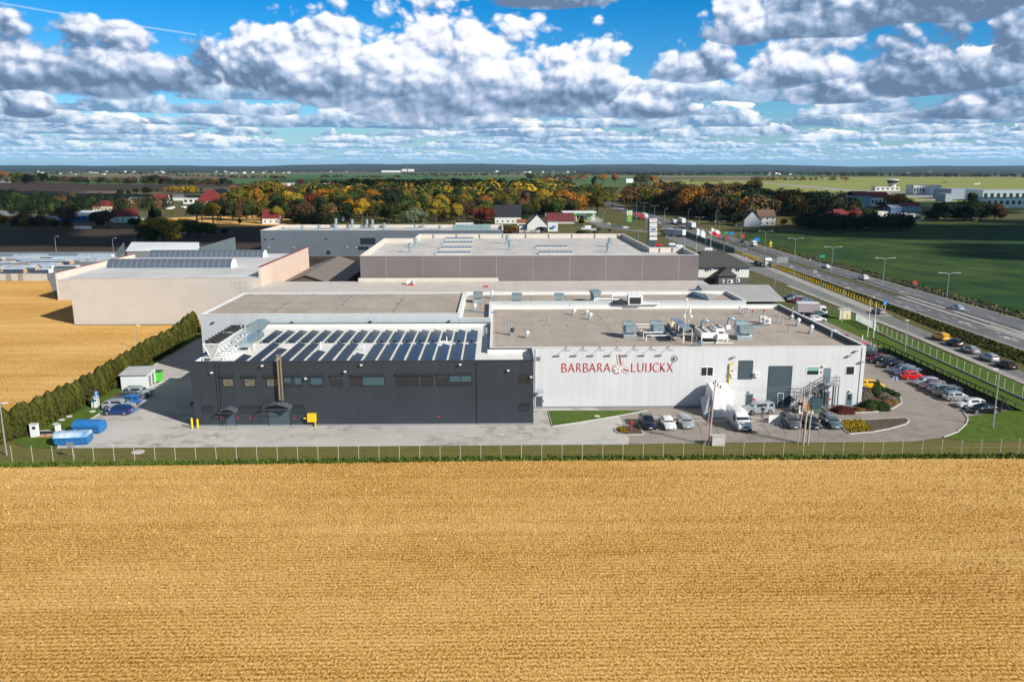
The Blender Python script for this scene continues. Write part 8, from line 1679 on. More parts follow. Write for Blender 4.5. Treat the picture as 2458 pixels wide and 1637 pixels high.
def crown_mesh(name, seed, n=900, lobes=9, kind='round', leaf=.085):
    "unit-height tree: crown as hundreds of leaf clumps through several lobes; returns (trunk, crown) meshes"
    r=random.Random(seed); V=[];F=[]; L=[]
    if kind=='round':
        for i in range(lobes):
            a=r.uniform(0,6.28); rr=r.uniform(.05,.22); L.append((rr*cos(a),rr*sin(a),r.uniform(.40,.80),r.uniform(.11,.20)))
        L.append((0,0,.62,.25))
    elif kind=='tall':
        for i in range(lobes): a=r.uniform(0,6.28); z=r.uniform(.25,.88); rr=r.uniform(.02,.09); L.append((rr*cos(a),rr*sin(a),z,r.uniform(.07,.13)))
    elif kind=='wide':
        for i in range(lobes+3): a=r.uniform(0,6.28); rr=r.uniform(.1,.38); L.append((rr*cos(a),rr*sin(a),r.uniform(.32,.78)-rr*.3,r.uniform(.12,.22)))
        L.append((0,0,.6,.28))
    def leafq(x,y,z,s,nx,ny,nz):
        nn=Vector((nx,ny,nz)); 
        if nn.length<1e-3: nn=Vector((0,0,1))
        nn=(nn.normalized()+Vector((r.uniform(-.5,.5),r.uniform(-.5,.5),r.uniform(-.3,.6)))).normalized(); q=nn.orthogonal().normalized(); w=nn.cross(q); a=r.uniform(0,6.28); u=q*cos(a)+w*sin(a); v=nn.cross(u); c=Vector((x,y,z)); k=len(V); s2=s*r.uniform(.5,.9)
        V.extend([tuple(c-u*s-v*s2*.4),tuple(c+u*s*.2-v*s2),tuple(c+u*s+v*s2*.3),tuple(c-u*s*.1+v*s2)]); F.append((k,k+1,k+2,k+3))
    if kind=='cone':
        for i in range(n):
            z=r.random()**.8; rr=(1-z)*.20*(.75+.25*sin(z*40+r.uniform(0,1)))+.012; a=r.uniform(0,6.28); d=r.uniform(.7,1.05); leafq(rr*d*cos(a),rr*d*sin(a),.06+z*.92,leaf*.55*(1.15-z*.6),cos(a),sin(a),.25)
    else:
        tot=sum(l[3]**2 for l in L)
        for (cx,cy,cz,R) in L:
            for i in range(int(n*R*R/tot)):
                a=r.uniform(0,6.28); u=r.uniform(-.75,1); s=sqrt(max(0,1-u*u)); d=R*r.uniform(.72,1.12); leafq(cx+d*s*cos(a),cy+d*s*sin(a),cz+d*u*.85,leaf*r.uniform(.3,.62),s*cos(a),s*sin(a),u)
    me=bpy.data.meshes.new(name); me.from_pydata(V,[],F); me.materials.append(LEAF['green'])
    b=MB(); b.bar((0,0,0),(0,0,.35),.030,7,.022); b.bar((0,0,.34),(.01,0,.7),.022,6,.008)
    for i in range(5): a=i*1.3+r.random(); z=.28+.07*i; b.bar((0,0,z),(.18*cos(a),.18*sin(a),z+.2),.012,5,.004)
    o=b.build('trunk',M_bark); tm=o.data; bpy.data.objects.remove(o); return tm, me
TREES={'round':[crown_mesh('crown',10+i,2400,11,leaf=.062) for i in range(6)],'tall':[crown_mesh('crown',30+i,1700,12,'tall',.055) for i in range(3)],'wide':[crown_mesh('crown',50+i,3000,12,'wide',.062) for i in range(4)],'cone':[crown_mesh('crown',70+i,1100,0,'cone') for i in range(2)]}
def tree(p, h, col, label, kind='round', group='trees', name=None, wf=1.0, cat='tree'):
    k=rnd.randrange(len(TREES[kind])); tm,cm=TREES[kind][k]; t_=bpy.data.objects.new(name or {'cone':'conifer_tree'}.get(kind,'broadleaf_tree'),None); COL.objects.link(t_); t_.location=(p[0],p[1],0); t_.rotation_euler=(0,0,rnd.uniform(0,6.28)); s=h*rnd.uniform(.95,1.05); t_.scale=(s*wf,s*wf,s)
    tag(t_,label,cat,group)
    a=bpy.data.objects.new('trunk',tm); COL.objects.link(a); a.parent=t_; c=bpy.data.objects.new('crown',cm); COL.objects.link(c); c.parent=t_; c.material_slots[0].link='OBJECT'; c.material_slots[0].material=LEAF[col]
    return t_
WORDS={'dark':'dark green','green':'mid green','olive':'olive green','yellow':'bright yellow','orange':'orange','brown':'russet brown','red':'dark red','gold':'golden green','silver':'silvery green'}
def pick(w):
    k=list(w); return rnd.choices(k,[w[i] for i in k])[0]
# the autumn wood behind the halls: jittered rows from front to back
NW=0; wood_cells=[]
Y=548.0
while Y<1180:
    xl=-205+ (Y-548)*.02; xr=92-(Y-548)*.02; x=xl+rnd.uniform(0,8)
    if Y<640: xr=18 if Y<600 else 60
    while x<xr: wood_cells.append((x+rnd.uniform(-3,3),Y+rnd.uniform(-6,6))); x+=rnd.uniform(11,18)
    Y+=17 if Y<700 else 25
WPAL={'dark':3.2,'green':4,'olive':4,'yellow':1.5,'orange':.75,'brown':2.4,'red':.2,'gold':3.4}
stuffV=[];stuffF=[]
for i,(x,y) in enumerate(wood_cells):
    c=pick(WPAL); 
    h=rnd.uniform(13,18) if y<620 else rnd.uniform(16,22)
    if NW<230:
        side=['left end','left half','centre','right half','right end'][max(0,min(4,int((x+205)/58)))]; dep='front edge' if y<575 else ('second rank' if y<610 else ('third rank' if y<645 else ('fourth rank' if y<680 else ('middle depth' if y<780 else 'deep inside'))))
        tree((x,y),h,c,'%s %s tree at the %s of the wood, %s'%('tall' if h>19 else ('low' if h<15 else 'middling'),WORDS[c],side,dep),kind=pick({'round':6,'wide':2,'tall':1}),group='trees of the autumn wood',wf=rnd.uniform(1.0,1.35)); NW+=1
    else: wood_cells[i]=(x,y,h,c)
far_cells=[w for w in wood_cells if len(w)==4]
def stuff_trees(name, cells, nleaf=60, label='', leaf=.16):
    "many far crowns merged into one mass per leaf colour"
    by={}
    for (x,y,h,c) in cells: by.setdefault(c,[]).append((x,y,h))
    r=random.Random(len(cells)); V=[];F=[];MI=[]; mats=[LEAF[c] for c in by]
    for mi,(c,lst) in enumerate(by.items()):
        for (x,y,h) in lst:
            for q in range(nleaf):
                a=r.uniform(0,6.28); u=r.uniform(-.6,1); s=sqrt(max(0,1-u*u)); lob=1+.25*sin(3*a+x)+.2*sin(5*u+y); R=h*.42*lob; cx=x+R*s*cos(a); cy=y+R*s*sin(a)*.9; cz=h*.52+h*.46*u*(.9+.15*lob); sz=h*leaf*r.uniform(.5,1)
                n=Vector((s*cos(a),s*sin(a),u+.2)).normalized(); n=(n+Vector((r.uniform(-.5,.5),r.uniform(-.5,.5),r.uniform(-.3,.5)))).normalized(); e=n.orthogonal().normalized(); w=n.cross(e); t=r.uniform(0,6.28); uu=e*cos(t)+w*sin(t); vv=n.cross(uu); p=Vector((cx,cy,cz)); k=len(V)
                V.extend([tuple(p-uu*sz),tuple(p-vv*sz*.7),tuple(p+uu*sz),tuple(p+vv*sz*.7)]); F.append((k,k+1,k+2,k+3)); MI.append(mi)
    me=bpy.data.meshes.new(name); me.from_pydata(V,[],F); [me.materials.append(m) for m in mats]; me.polygons.foreach_set('material_index',MI); o=bpy.data.objects.new(name,me); COL.objects.link(o); tag(o,label,kind='stuff'); return o
stuff_trees('woodland',far_cells,230,'far depth of the autumn wood behind the halls',.10)
# hand-placed trees: (zoom key, x, foot y, top y, colour, kind, label)
HT=[('E',60,840,690,'orange','wide','orange-brown tree at the left edge beside the small blue building'),('E',290,850,690,'brown','round','brown round tree before the long blue building'),('E',600,850,720,'dark','round','dark bush-like tree before the long blue building'),('E',750,860,760,'brown','wide','dark brown tree left of the bright blue shed'),('E',930,880,550,'brown','round','tall russet tree left of the bright blue shed'),
('E',1270,830,700,'orange','round','small orange tree at the right end of the blue shed'),('E',1330,840,640,'dark','round','dark thin tree before the pale long roof'),('E',1500,870,610,'brown','round','big russet tree before the white house with dark red roof'),('E',1380,860,740,'dark','wide','dark tree between orange and russet trees'),('E',1850,870,720,'dark','wide','dark tree right of the dark red roofed house'),('E',1920,830,700,'dark','cone','conifer beside the white truck body'),
('E',2080,860,640,'dark','cone','blue-green conifer right of the white truck body'),('E',2160,800,600,'dark','round','dark tree before the junk yard left end'),('E',1880,575,470,'dark','cone','small conifer in front of the yellow brick house'),('E',1660,600,345,'dark','tall','tall dark poplar rising left of the yellow brick house'),('E',1740,620,480,'dark','tall','dark tree just right of the poplar'),
('E',1020,600,420,'dark','wide','dark tree left of the red hipped roof'),('E',1190,600,395,'dark','wide','large rounded dark green tree above the pale roof'),('E',1370,600,430,'dark','wide','dark green tree right of the large rounded one'),('E',1500,500,400,'dark','round','dark tree on the green strip by the poplar'),('E',1560,620,470,'dark','wide','dark tree under the poplar'),
('E',690,640,455,'dark','round','dark violet-brown tree left of centre in the gardens'),('E',540,640,480,'dark','wide','dark green tree mass, left gardens, middle'),('E',790,640,510,'dark','wide','dark green tree right of the violet-brown one'),('E',380,720,560,'dark','wide','dark tree above the striped roof, left'),('E',580,720,610,'dark','wide','dark tree above the striped roof, right'),('E',200,600,440,'red','round','dark red tree in the left gardens'),('E',60,600,350,'dark','wide','black-green big tree at left frame edge'),('E',-60,620,330,'dark','wide','dark tree beyond left frame edge'),('E',150,700,560,'dark','wide','dark tree over the grey shed'),('E',720,735,620,'dark','wide','dark tree behind striped roof right end'),('E',480,470,440,'gold','round','little gold tree at the pale field edge'),
('E',1880,425,320,'yellow','round','yellow tree left of the pair on the green strip'),('E',2030,420,298,'yellow','wide','broad yellow tree on the green strip'),('E',1770,430,355,'gold','round','small yellow-green tree on the green strip'),('E',2170,390,330,'brown','round','bare brown tree right of the broad yellow one'),
('E',230,245,80,'olive','wide','big olive tree beside the white barn at far left'),('E',40,215,75,'orange','wide','orange-topped tree at the far left edge'),('E',410,265,105,'dark','wide','dark oak on the edge of the dark field, first'),('E',605,265,115,'dark','round','dark oak, second on the dark field edge'),('E',745,270,150,'dark','round','dark oak, third on the dark field edge'),('E',1050,265,160,'brown','wide','brown tree in the hedgerow beyond the dark field'),('E',1205,285,190,'dark','round','dark small tree standing out of hedgerow'),('E',1400,280,165,'dark','round','dark tree in the middle of the hedgerow'),('E',960,255,180,'red','round','reddish tree in the hedgerow, left part'),
('E',2120,285,125,'dark','wide','large dark tree right in the hedgerow'),('E',1840,290,180,'brown','round','brown leafless tree in the hedgerow'),('E',2290,290,150,'brown','wide','brown tree at the right end of the hedgerow'),('E',1650,275,170,'brown','wide','brown tree mid-right in the hedgerow'),
('F',655,290,188,'orange','tall','small glowing orange tree above the village'),('F',790,290,175,'dark','round','dark round tree right of the glowing orange one'),('F',60,400,300,'gold','round','gold-green tree on left of the yellow row'),('F',180,400,315,'yellow','round','yellow tree, second in the yellow row'),('F',290,405,320,'yellow','round','yellow tree, third in the yellow row'),('F',365,400,325,'yellow','round','yellow tree, fourth in the yellow row'),('F',480,385,320,'orange','tall','slim orange tree right of the yellow row'),
('F',810,500,370,'orange','wide','vivid orange maple beside the huge red roof'),('F',920,500,385,'gold','round','gold tree right of the vivid orange maple'),('F',630,460,360,'green','wide','green tree behind the huge red roof'),('F',1090,620,380,'dark','wide','tall dark tree right of the solar shed'),('F',1310,660,190,'gold','wide','very tall yellow-green tree over the village'),('F',1380,560,430,'olive','wide','olive tree right below the very tall one'),('F',1225,640,450,'yellow','round','yellow tree left under the very tall one'),('F',1450,500,350,'dark','round','dark tree below the black-roofed village house'),
('F',1650,700,440,'brown','wide','large russet tree behind the red-roofed house'),('F',1880,820,470,'brown','wide','large russet tree left of the wood'),('F',1560,560,430,'brown','wide','russet tree above the red roof'),('F',1800,830,700,'dark','wide','dark shrub right of the red-roofed house'),('F',1930,400,270,'yellow','round','yellow tree right of the village row'),('F',2040,400,280,'yellow','round','second yellow tree right of the village row'),('F',2120,590,400,'yellow','round','yellow tree at the wood left edge'),('F',2230,600,500,'yellow','round','small golden tree at the wood left edge'),('F',2040,310,200,'olive','wide','olive tree above the yellow pair'),('F',1850,300,195,'red','round','dark purple tree at the far green field'),
('F',300,985,725,'olive','wide','shaggy olive willow in front, left of the pair'),('F',420,1000,775,'green','wide','broad grey-green tree behind the white hall'),('F',560,1000,775,'green','wide','grey-green tree, right of the broad one'),('F',115,1000,850,'dark','cone','small conifer between the tree groups by the white hall'),('F',810,990,855,'dark','round','round dark shrub on ploughed field left of far hall'),('F',1010,830,750,'dark','round','small dark bush before the red-roofed house'),('A',1340,775,590,'green','wide','grey-green tree group left, behind the white hall'),('A',1490,775,520,'gold','wide','gold-green tree behind the white hall'),('A',1400,620,440,'dark','cone','blue-green spruce left of the golden strip'),
('E',2050,940,740,'olive','wide','olive tree at the left end of the white hall'),
('C',440,225,165,'green','round','round green tree on the far field edge'),('C',270,200,125,'green','wide','pale green wide tree at the wood back'),('C',640,210,160,'orange','wide','orange tree at the back edge of the wood'),('C',860,280,155,'dark','tall','very dark tall tree at the back of the wood'),('C',940,230,140,'orange','round','orange tree right of the very dark one'),('C',1050,230,140,'orange','round','orange tree by the white dome roof'),('C',1290,250,130,'olive','wide','tall olive tree behind the silver willow'),('C',1400,230,150,'orange','wide','orange-brown tree by the airfield'),('C',1280,400,180,'silver','wide','silvery willow right of the road'),('C',1110,400,310,'yellow','wide','bright yellow tree beside the highway far end'),('C',1030,350,250,'olive','round','olive tree over the far road end'),
('C',1510,490,370,'orange','round','orange tree behind the lamps'),('C',1180,390,260,'brown','wide','brown tree right of the bright yellow tree'),('C',1330,430,290,'brown','wide','brown tree right of the road, second'),('C',1420,470,330,'brown','wide','brown tree right of the road, third'),('C',1560,430,230,'brown','wide','grey-brown tall tree above the orange one'),('C',1640,470,280,'olive','wide','olive tree over the parked lorries'),('C',1790,520,235,'orange','wide','large orange tree above the parked cars'),('C',1900,420,280,'yellow','tall','narrow yellow tree beside the large orange one'),('C',1700,500,330,'dark','wide','dark tree left under the large orange one'),('C',2010,530,230,'brown','wide','russet tree right of the narrow yellow one'),('C',2060,560,380,'gold','wide','gold-brown tree at the gardens'),('C',1900,560,380,'dark','wide','dark tree in front of the narrow yellow one'),('C',2180,520,215,'dark','wide','great dark tree above the blue-grey shed'),('C',2320,560,260,'dark','wide','great dark tree at right over steep black roof'),('C',2320,330,180,'olive','round','olive tree standing before the airfield'),('C',2140,610,480,'dark','wide','dark garden tree left of steep black roof'),('C',1985,600,480,'dark','wide','dark shrub by the dark pole'),
('D',120,420,250,'brown','wide','brown tree above the brown-roofed house'),('D',320,490,245,'orange','wide','russet and orange tree, left of the conifers'),('D',230,420,265,'olive','wide','olive tree left of russet one'),('D',510,470,260,'brown','wide','brown tree over the white house row'),('D',600,480,300,'dark','wide','black-green tree left of orange crown'),('D',740,430,310,'orange','wide','golden brown crown left of the red-roofed hall'),('D',830,400,280,'orange','wide','orange crown touching the red-roofed hall'),('D',1235,450,280,'orange','wide','rust-orange tree in front of the terminal'),('D',1320,440,320,'dark','wide','dark tree right of the rust-orange one'),('D',1130,450,370,'brown','wide','brown tree before the red-roofed hall'),('D',410,580,480,'gold','wide','gold-green bush tree at the crop edge'),('D',290,590,510,'orange','round','small orange tree by the brown-roofed house'),('D',500,600,470,'dark','wide','dark hedge tree before the white house row'),('D',700,560,440,'dark','cone','dark conifer before the white house row'),('D',830,470,380,'dark','wide','dark tree behind the conifers'),('D',990,540,420,'green','wide','dark green tree right of dark red roof'),
('D',560,610,520,'dark','wide','black hedge tree one at the crop edge'),('D',680,620,545,'dark','wide','black hedge tree two at the crop edge, below red roof'),('D',800,622,545,'dark','wide','black hedge tree three at the crop edge, below white arch'),('D',930,624,540,'dark','wide','black hedge tree four at the crop edge'),('D',1060,622,460,'dark','wide','tall black-green tree in the crop edge hedge'),('D',1180,620,510,'dark','wide','black hedge tree left of the light blue building'),('D',1290,618,520,'dark','wide','black hedge tree before the light blue building'),('D',1370,615,545,'dark','wide','last black hedge tree at the hedge right end'),
('D',1680,545,360,'dark','wide','large dark round tree right of the white cube'),('D',1560,545,440,'dark','wide','dark tree left of the large round one'),('D',1900,540,280,'dark','tall','tallest dark tree before the hangar'),('D',1840,545,330,'dark','wide','dark tree left of the tallest one'),('D',1980,540,350,'dark','wide','dark tree right of the tallest one'),('D',2100,530,380,'brown','wide','dark brown tree before the white offices'),('D',2150,530,450,'red','wide','dark reddish shrub tree right of the brown one'),
('B',1510,625,420,'silver','wide','silvery willow at the front of the wood'),('B',2140,600,430,'red','wide','dark red round tree at the wood front, right'),('B',2080,460,310,'yellow','tall','gold-green poplar in the wood'),
('G',1620,715,560,'olive','wide','loose olive shrub tree behind the mauve hall'),('G',1500,715,560,'dark','wide','dark shrub tree left of the loose olive one'),('G',1800,715,570,'olive','round','small pale shrub tree right of the loose olive one'),('G',130,700,450,'brown','wide','brown shrubby tree by the pole left of the concrete fence'),('G',290,630,490,'orange','round','orange bush before the low white annex'),('G',790,605,500,'dark','round','dark bush before the white cube building'),('G',2070,625,540,'brown','round','brown bush on the verge by the concrete fence'),('G',1530,470,350,'dark','wide','dark bush beside the petrol station shop'),
('D',40,240,190,'olive','round','olive tree left on the airfield edge')]
for (k,x,yb,yt,c,kind,lb) in HT:
    p=GZ(k,x,yb); h=max(2.5,WZ(k,x,yt,p.y).z); tree(p,h*1.06,c,lb,kind=kind,wf={'round':1.35,'wide':1.3,'tall':1.25,'cone':1.35}[kind],group='garden and hedgerow trees')
# strips of far trees: hedgerows, tree belts and the forest edge on the right
cells=[]; r_=random.Random(21)
def belt(k,pts,n,h0,h1,pal,dy=4):
    for i in range(n):
        t=r_.random()*(len(pts)-1); j=min(int(t),len(pts)-2); a,c=pts[j],pts[j+1]; x=a[0]+(c[0]-a[0])*(t-j); y=a[1]+(c[1]-a[1])*(t-j)+r_.uniform(-dy,dy); p=GZ(k,x,y); cells.append((p.x,p.y,r_.uniform(h0,h1),pick(pal)))
DK={'dark':4,'brown':3,'olive':2,'green':2,'red':.5}
belt('E',[(-100,250),(500,255),(1300,262),(2350,280)],150,9,17,DK,12); belt('E',[(300,140),(1400,130),(2350,140)],130,8,14,DK,14); belt('F',[(0,285),(900,292)],70,8,14,DK,10); belt('F',[(0,160),(700,180),(1300,190),(1650,205)],90,7,12,DK,8); belt('F',[(0,125),(800,118),(2350,105)],150,8,14,{'dark':4,'brown':2,'green':1},9)
belt('B',[(640,180),(900,180)],20,7,13,DK,4); belt('B',[(970,182),(1210,182)],16,7,11,DK,3); belt('B',[(1300,182),(1400,182)],8,8,12,DK,3); belt('B',[(1400,150),(1800,165),(2355,150)],130,8,13,{'olive':3,'green':3,'brown':2,'dark':2},12); belt('B',[(640,225),(1300,232)],40,5,9,DK,4)
belt('C',[(0,150),(600,165),(900,150)],110,8,13,{'olive':2,'green':2,'brown':3,'dark':2,'orange':1.2},12); belt('C',[(300,185),(800,195)],50,8,13,{'brown':3,'orange':2,'green':2,'olive':2},10)
belt('C',[(900,145),(1500,160),(2355,140)],160,9,14,{'dark':5,'green':1,'brown':1},9); belt('D',[(0,135),(800,150),(1500,160),(2400,165)],220,10,16,{'dark':5,'brown':3,'green':1,'olive':1},10); belt('D',[(0,195),(300,195),(850,190)],70,7,12,{'olive':3,'orange':2.5,'brown':3,'gold':1},6); belt('D',[(0,110),(2400,112)],160,10,15,{'dark':4,'green':2},6)
belt('E',[(0,850),(900,870),(1000,880)],26,3,5,DK,8); belt('E',[(100,640),(900,660)],24,7,11,{'dark':5,'green':1},30); belt('E',[(1100,640),(1600,610)],14,7,10,{'dark':5},20); belt('F',[(0,700),(900,700),(1250,690)],36,3,6,{'brown':3,'olive':3,'dark':2},10); belt('F',[(950,440),(1700,460),(2200,560)],34,7,11,{'dark':3,'green':3,'olive':2},30); belt('F',[(1750,860),(2350,850)],20,5,9,{'dark':3,'brown':3},10)
belt('H',[(100,620),(1200,640)],40,5,8,{'dark':1},14); belt('H',[(1330,570),(2000,560)],20,5,9,{'dark':1},8); belt('C',[(1500,420),(2100,520)],34,12,17,{'dark':2,'brown':4,'olive':2},26); belt('C',[(1180,330),(1600,380)],26,12,16,{'brown':3,'olive':2,'green':1},20); belt('C',[(2050,560),(2355,560)],16,9,13,{'dark':1},16); belt('D',[(0,480),(650,480)],26,9,14,{'dark':4,'brown':2},30); belt('C',[(870,330),(985,420)],14,12,16,{'olive':2,'green':1},20)
belt('C',[(1180,420),(1500,450),(1900,520),(2355,560)],120,13,19,{'dark':3,'brown':4,'olive':2,'gold':1,'orange':.6},40); belt('C',[(1400,330),(1900,380),(2355,400)],90,14,19,{'dark':3,'brown':3,'olive':3,'orange':.8},40); belt('D',[(0,420),(400,470),(900,520)],60,12,18,{'dark':5,'brown':2,'olive':1},40); belt('D',[(420,600),(900,612),(1380,610)],60,6,10,{'dark':1},10)
belt('E',[(0,520),(500,560),(900,590),(1650,600)],70,8,13,{'dark':6,'green':1,'brown':.5},50); belt('E',[(1650,640),(2355,600)],26,7,11,{'dark':4,'brown':2},40); belt('F',[(950,480),(1200,500),(1900,480),(2300,520)],30,5,8,{'dark':3,'green':2,'olive':2,'gold':1},60); belt('B',[(0,470),(350,480),(750,560)],50,9,14,{'dark':3,'brown':4,'olive':2},50); belt('E',[(0,840),(300,850),(900,860)],24,4,8,{'orange':2,'brown':4,'dark':2},14)
belt('F',[(-20,398),(180,402),(400,404)],16,9,12,{'yellow':4,'gold':2,'orange':1},4)
near=[q for q in cells if q[1]<1150]; cells=[q for q in cells if q[1]>=1150]
stuff_trees('garden_trees',near,330,'loose mass of garden trees and scrub around the houses',.075)
stuff_trees('tree_belt',cells,100,'hedgerows and tree belts between the fields out to the horizon',.12)
# ---- thuja hedge on the left: one tree after another
th_m=[]
for s_ in range(3):
    r=random.Random(90+s_); V=[];F=[]
    for i in range(1500):
        z=r.random()**.75; rr=(.24*(1-z**5)+.03)*(1+.12*sin(7*z+s_)); a=r.uniform(0,6.28); d=r.uniform(.75,1.08); p=Vector((rr*d*cos(a),rr*d*sin(a),.02+z*.98)); n=Vector((cos(a),sin(a),.35+r.uniform(-.3,.3))).normalized(); e=Vector((0,0,1)).cross(n).normalized(); w=n.cross(e); sz=r.uniform(.018,.038); k=len(V); V+= [tuple(p-e*sz),tuple(p+w*sz*1.9),tuple(p+e*sz),tuple(p-w*sz*1.2)]; F.append((k,k+1,k+2,k+3))
    me=bpy.data.meshes.new('foliage'); me.from_pydata(V,[],F); me.materials.append(leaf_mat('thuja_foliage_%d'%s_,(.070,.070,.010),(.034,.040,.007),.25)); b=MB(); b.bar((0,0,0),(0,0,.5),.02,6,.01); o=b.build('trunk',M_bark); tm=o.data; bpy.data.objects.remove(o); th_m.append((me,tm))
hp=[GZ(1,x,y) for x,y in ((-60,1330),(130,1270),(330,1180),(620,1040),(900,880),(1150,700),(1300,600),(1440,530),(1560,440),(1700,330))]
hp=[Vector((v.x-.9,v.y+.6,0)) for v in hp]; seg=[(hp[i+1]-hp[i]).length for i in range(len(hp)-1)]; tot=sum(seg); nth=int(tot/1.25); 
for i in range(nth):
    s_=tot*i/nth; j=0
    while s_>seg[j]: s_-=seg[j]; j+=1
    p=hp[j].lerp(hp[j+1],s_/seg[j]); fm,tm=th_m[rnd.randrange(3)]; t_=bpy.data.objects.new('thuja_tree',None); COL.objects.link(t_); t_.location=(p.x+rnd.uniform(-.25,.25),p.y+rnd.uniform(-.25,.25),0); h=rnd.choice((3.6,3.9,4.1,4.3))*rnd.uniform(.98,1.02); t_.scale=(h*1.05,h*1.05,h); t_.rotation_euler=(0,0,rnd.uniform(0,6.28))
    tag(t_,'green thuja in the long dense hedge between stubble field and yard','thuja','thujas of the left hedge')
    for nm,me in (('foliage',fm),('trunk',tm)): c=bpy.data.objects.new(nm,me); COL.objects.link(c); c.parent=t_
# ---- shrubs of the planting beds
def shrub(p, r0, h, col, label, n=700, cat='shrub', dz=.12, grp='shrubs in the planting beds', flat_=False):
    r=random.Random(int(p[0]*50)); V=[];F=[]
    for i in range(n):
        a=r.uniform(0,6.28); u=r.random() ; s=sqrt(1-u*u); d=r.uniform(.82,1.06)*(1+.08*sin(5*a)); q=Vector((r0*d*s*cos(a),r0*d*s*sin(a),h*u*d)); nn=Vector((s*cos(a),s*sin(a),u+.3)).normalized(); nn=(nn+Vector((r.uniform(-.4,.4),r.uniform(-.4,.4),r.uniform(-.2,.4)))).normalized(); e=nn.orthogonal().normalized(); w=nn.cross(e); sz=r.uniform(.06,.13); k=len(V); V+=[tuple(q-e*sz),tuple(q+w*sz),tuple(q+e*sz),tuple(q-w*sz)]; F.append((k,k+1,k+2,k+3))
    b=MB(); b.v=V; b.f=F; b.mi=[0]*len(F); t_=thing('shrub',label,cat,(p[0],p[1],dz),group=grp); b.build('foliage',col,t_); b=MB(); b.lathe((0,0,0),[(r0*.62,0),(r0*.68,h*.45),(r0*.3,h*.75)],10); b.build('core',M_bark,t_); return t_
L_red=leaf_mat('barberry_leaves',(.11,.022,.020),(.06,.015,.012)); L_yel=leaf_mat('yellow_ground_leaves',(.40,.27,.02),(.22,.16,.02)); L_hed=leaf_mat('dense_green_shrub',(.035,.070,.012)); L_grey=leaf_mat('grey_lavender',(.16,.14,.11),(.10,.09,.07)); L_or=leaf_mat('orange_heather',(.26,.13,.04),(.12,.08,.03))
p=GZ(6,570,1012); b=shrub(p,.7,2.5,L_hed,'egg-shaped dark thuja in the corner bed',1600); shrub(GZ(6,530,1120),1.7,1.15,L_hed,'wide clipped green hedge block in the corner bed',2600); shrub(GZ(6,615,1130),1.35,1.0,L_hed,'right end of the clipped green hedge block',1500)
shrub(GZ(6,275,1150),1.7,.8,L_red,'dark red barberry cushion by the glazed door',1700,dz=0)
for (x,y,r0,h,m_,lb) in ((490,1010,.9,.8,L_grey,'grey lavender clump left of the egg-shaped thuja'),(640,1030,1.0,.8,L_grey,'grey lavender clump right of the egg-shaped thuja'),(690,1050,.9,.7,L_grey,'second grey lavender clump toward the kerb'),(660,1085,.8,.6,L_or,'orange heather clump in the corner bed, upper'),(720,1080,.8,.6,L_or,'orange heather clump by the kerb'),(470,1040,.8,.7,L_grey,'small grey clump against the white wall'),(430,1140,.9,.35,L_or,'orange low heather left of the hedge block'),(500,1145,.7,.35,L_red,'low reddish clump before the hedge block'),(700,985,.8,.5,L_hed,'low green clump at the bed back edge'),(640,965,.9,.5,L_hed,'low green clump behind the lavender'),(750,1010,.7,.5,L_hed,'low green clump near the blue round sign')): shrub(GZ(6,x,y),r0,h,m_,lb,500)
def cover(name, poly, m, n, label, z=.13, sz=.10, h=.25):
    r=random.Random(n); xs=[p[0] for p in poly]; ys=[p[1] for p in poly]; V=[];F=[]
    def inside(x,y):
        c=False; j=len(poly)-1
        for i in range(len(poly)):
            if (poly[i][1]>y)!=(poly[j][1]>y) and x<(poly[j][0]-poly[i][0])*(y-poly[i][1])/(poly[j][1]-poly[i][1]+1e-9)+poly[i][0]: c=not c
            j=i
        return c
    while len(F)<n:
        x=r.uniform(min(xs),max(xs)); y=r.uniform(min(ys),max(ys))
        if not inside(x,y): continue
        a=r.uniform(0,6.28); s=sz*r.uniform(.6,1.3); hz=h*r.uniform(.3,1); k=len(V); V+=[(x-s*cos(a),y-s*sin(a),z),(x+s*cos(a),y+s*sin(a),z),(x+s*cos(a)*.6+r.uniform(-.08,.08),y+s*sin(a)*.6,z+hz),(x-s*cos(a)*.6,y-s*sin(a)*.6+r.uniform(-.08,.08),z+hz)]; F.append((k,k+1,k+2,k+3))
    me=bpy.data.meshes.new(name); me.from_pydata(V,[],F); me.materials.append(m); o=bpy.data.objects.new(name,me); COL.objects.link(o); tag(o,label,kind='stuff'); return o
cover('ground_cover',gz(6,(262,1242),(430,1236),(470,1255),(480,1285),(540,1300),(500,1335),(335,1345),(285,1310)),L_yel,1600,'yellow creeping ground cover in the kerbed bed')
cover('ground_cover',gz(4,(690,1385),(740,1370),(770,1428),(700,1418)),L_yel,260,'yellow ground cover on the hydrant island')
cover('grass_tufts',[(-66,95.4),(0,96.6),(64,96.2),(110,95.8),(110,97.4),(64,97.8),(0,98.2),(-66,97.0)],MAT['lawn_grass'],9000,'ragged green grass edge between fence and stubble',z=-.01,sz=.10,h=.34)
vb=leaf_mat('ditch_bramble',(.045,.060,.014),(.08,.075,.02)); poly=[(98.6,120),(104.6,120),(105.0,165),(105.4,205),(106,300),(104.2,300),(101.6,206),(99.0,165)]
cover('ditch_scrub',poly,vb,9000,'dark scrub in the ditch beside the highway',z=0,sz=.22,h=.55)
cover('verge_grass',[(129,60),(134,60),(134,190),(131,330),(127,420),(126,330)],MAT['dry_verge_grass'],7000,'dry grass verge between highway and crop',z=0,sz=.35,h=.5)
st_m=leaf_mat('straw_blades',(.62,.42,.17),(.36,.20,.06),.0)
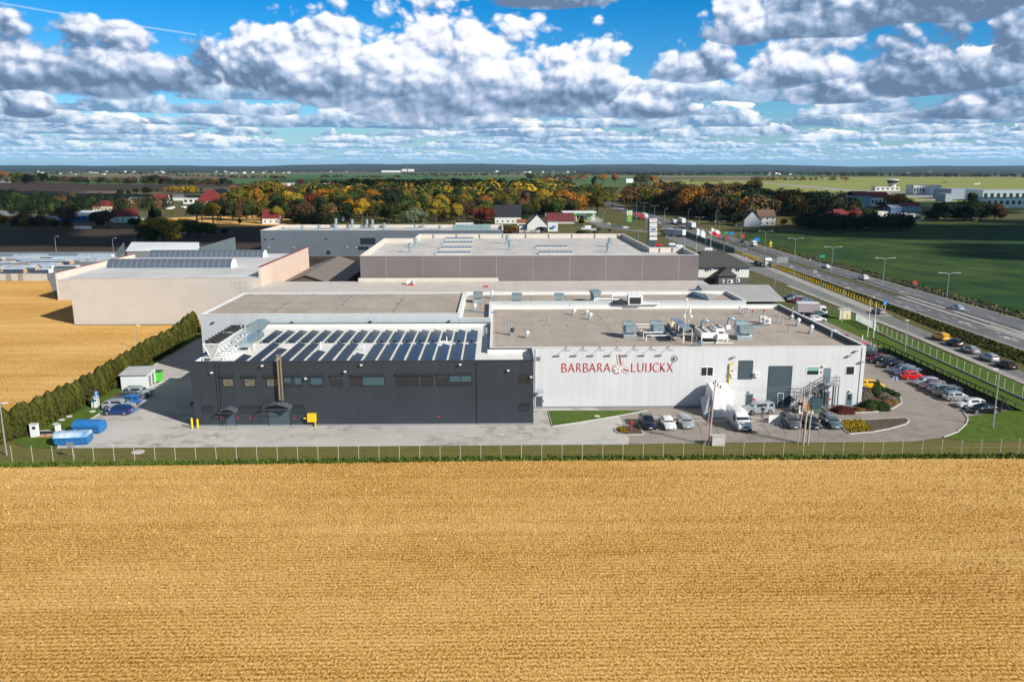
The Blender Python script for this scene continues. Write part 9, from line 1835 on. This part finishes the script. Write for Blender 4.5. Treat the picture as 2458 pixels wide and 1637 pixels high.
cover('straw_stubble',[(-46,62),(46,62),(66,95.8),(0,96.4),(-66,95.0)],st_m,42000,'cut straw stalks standing in the foreground stubble',z=-.01,sz=.05,h=.13)

# ---------------------------------------------------------------- clouds overhead whose shadows lie on the fields
def cloud(target, R, alt, label, seed, squash=.8):
    off=alt/tan(SUN_EL); c=Vector((target[0],target[1],0))+SUN_H*off; r=random.Random(seed); bm_=MB(); V=[]
    import bmesh
    bm=bmesh.new(); 
    for i in range(26):
        a=r.uniform(0,6.28); d=r.random()**.6; s_=r.uniform(.22,.42)*(1.15-d*.5); m=Matrix.Translation((R[0]*d*cos(a),R[1]*d*sin(a),0))@Matrix.Diagonal((R[0]*s_,R[1]*s_,min(R)*s_*squash,1)); bmesh.ops.create_icosphere(bm,subdivisions=2,radius=1,matrix=m)
    me=bpy.data.meshes.new('cloud'); bm.to_mesh(me); bm.free(); me.materials.append(mat('cloud_white',(.85,.86,.88),1.0)); me.polygons.foreach_set('use_smooth',[True]*len(me.polygons)); o=bpy.data.objects.new('cloud',me); COL.objects.link(o); o.location=(c.x,c.y,alt); tag(o,label,'cloud','cumulus clouds overhead'); return o
cloud((620,500),(430,120),650,'long cumulus casting its shade on the right gardens and crop',1)
cloud((300,335),(105,55),600,'small cumulus shading the right edge of the crop',6)
cloud((330,760),(250,130),700,'small cumulus shading the airfield gardens',5)
cloud((-560,1080),(520,200),700,'wide cumulus shading the dark ploughed field at left',2)
cloud((-330,470),(230,90),600,'cumulus shading the gardens at left',3)
cloud((800,1150),(260,110),800,'far broad cumulus shading the airfield back',4)
# ---------------------------------------------------------------- haze
hz=MB(); hz.box(-15800,15800,-900,15400,-1.8,135); o=hz.build('haze',[bpy.data.materials.new('haze_air')]); m=o.data.materials[0]; m.use_nodes=True; t=NT(m.node_tree); t.n.remove(t.n['Principled BSDF']); pv=t.n.new('ShaderNodeVolumePrincipled'); pv.inputs['Color'].default_value=(.38,.68,1.0,1); pv.inputs['Density'].default_value=2.4e-5; pv.inputs['Anisotropy'].default_value=.2
t.link(pv.outputs[0],t.n['Material Output'].inputs['Volume']); o['kind']='stuff'
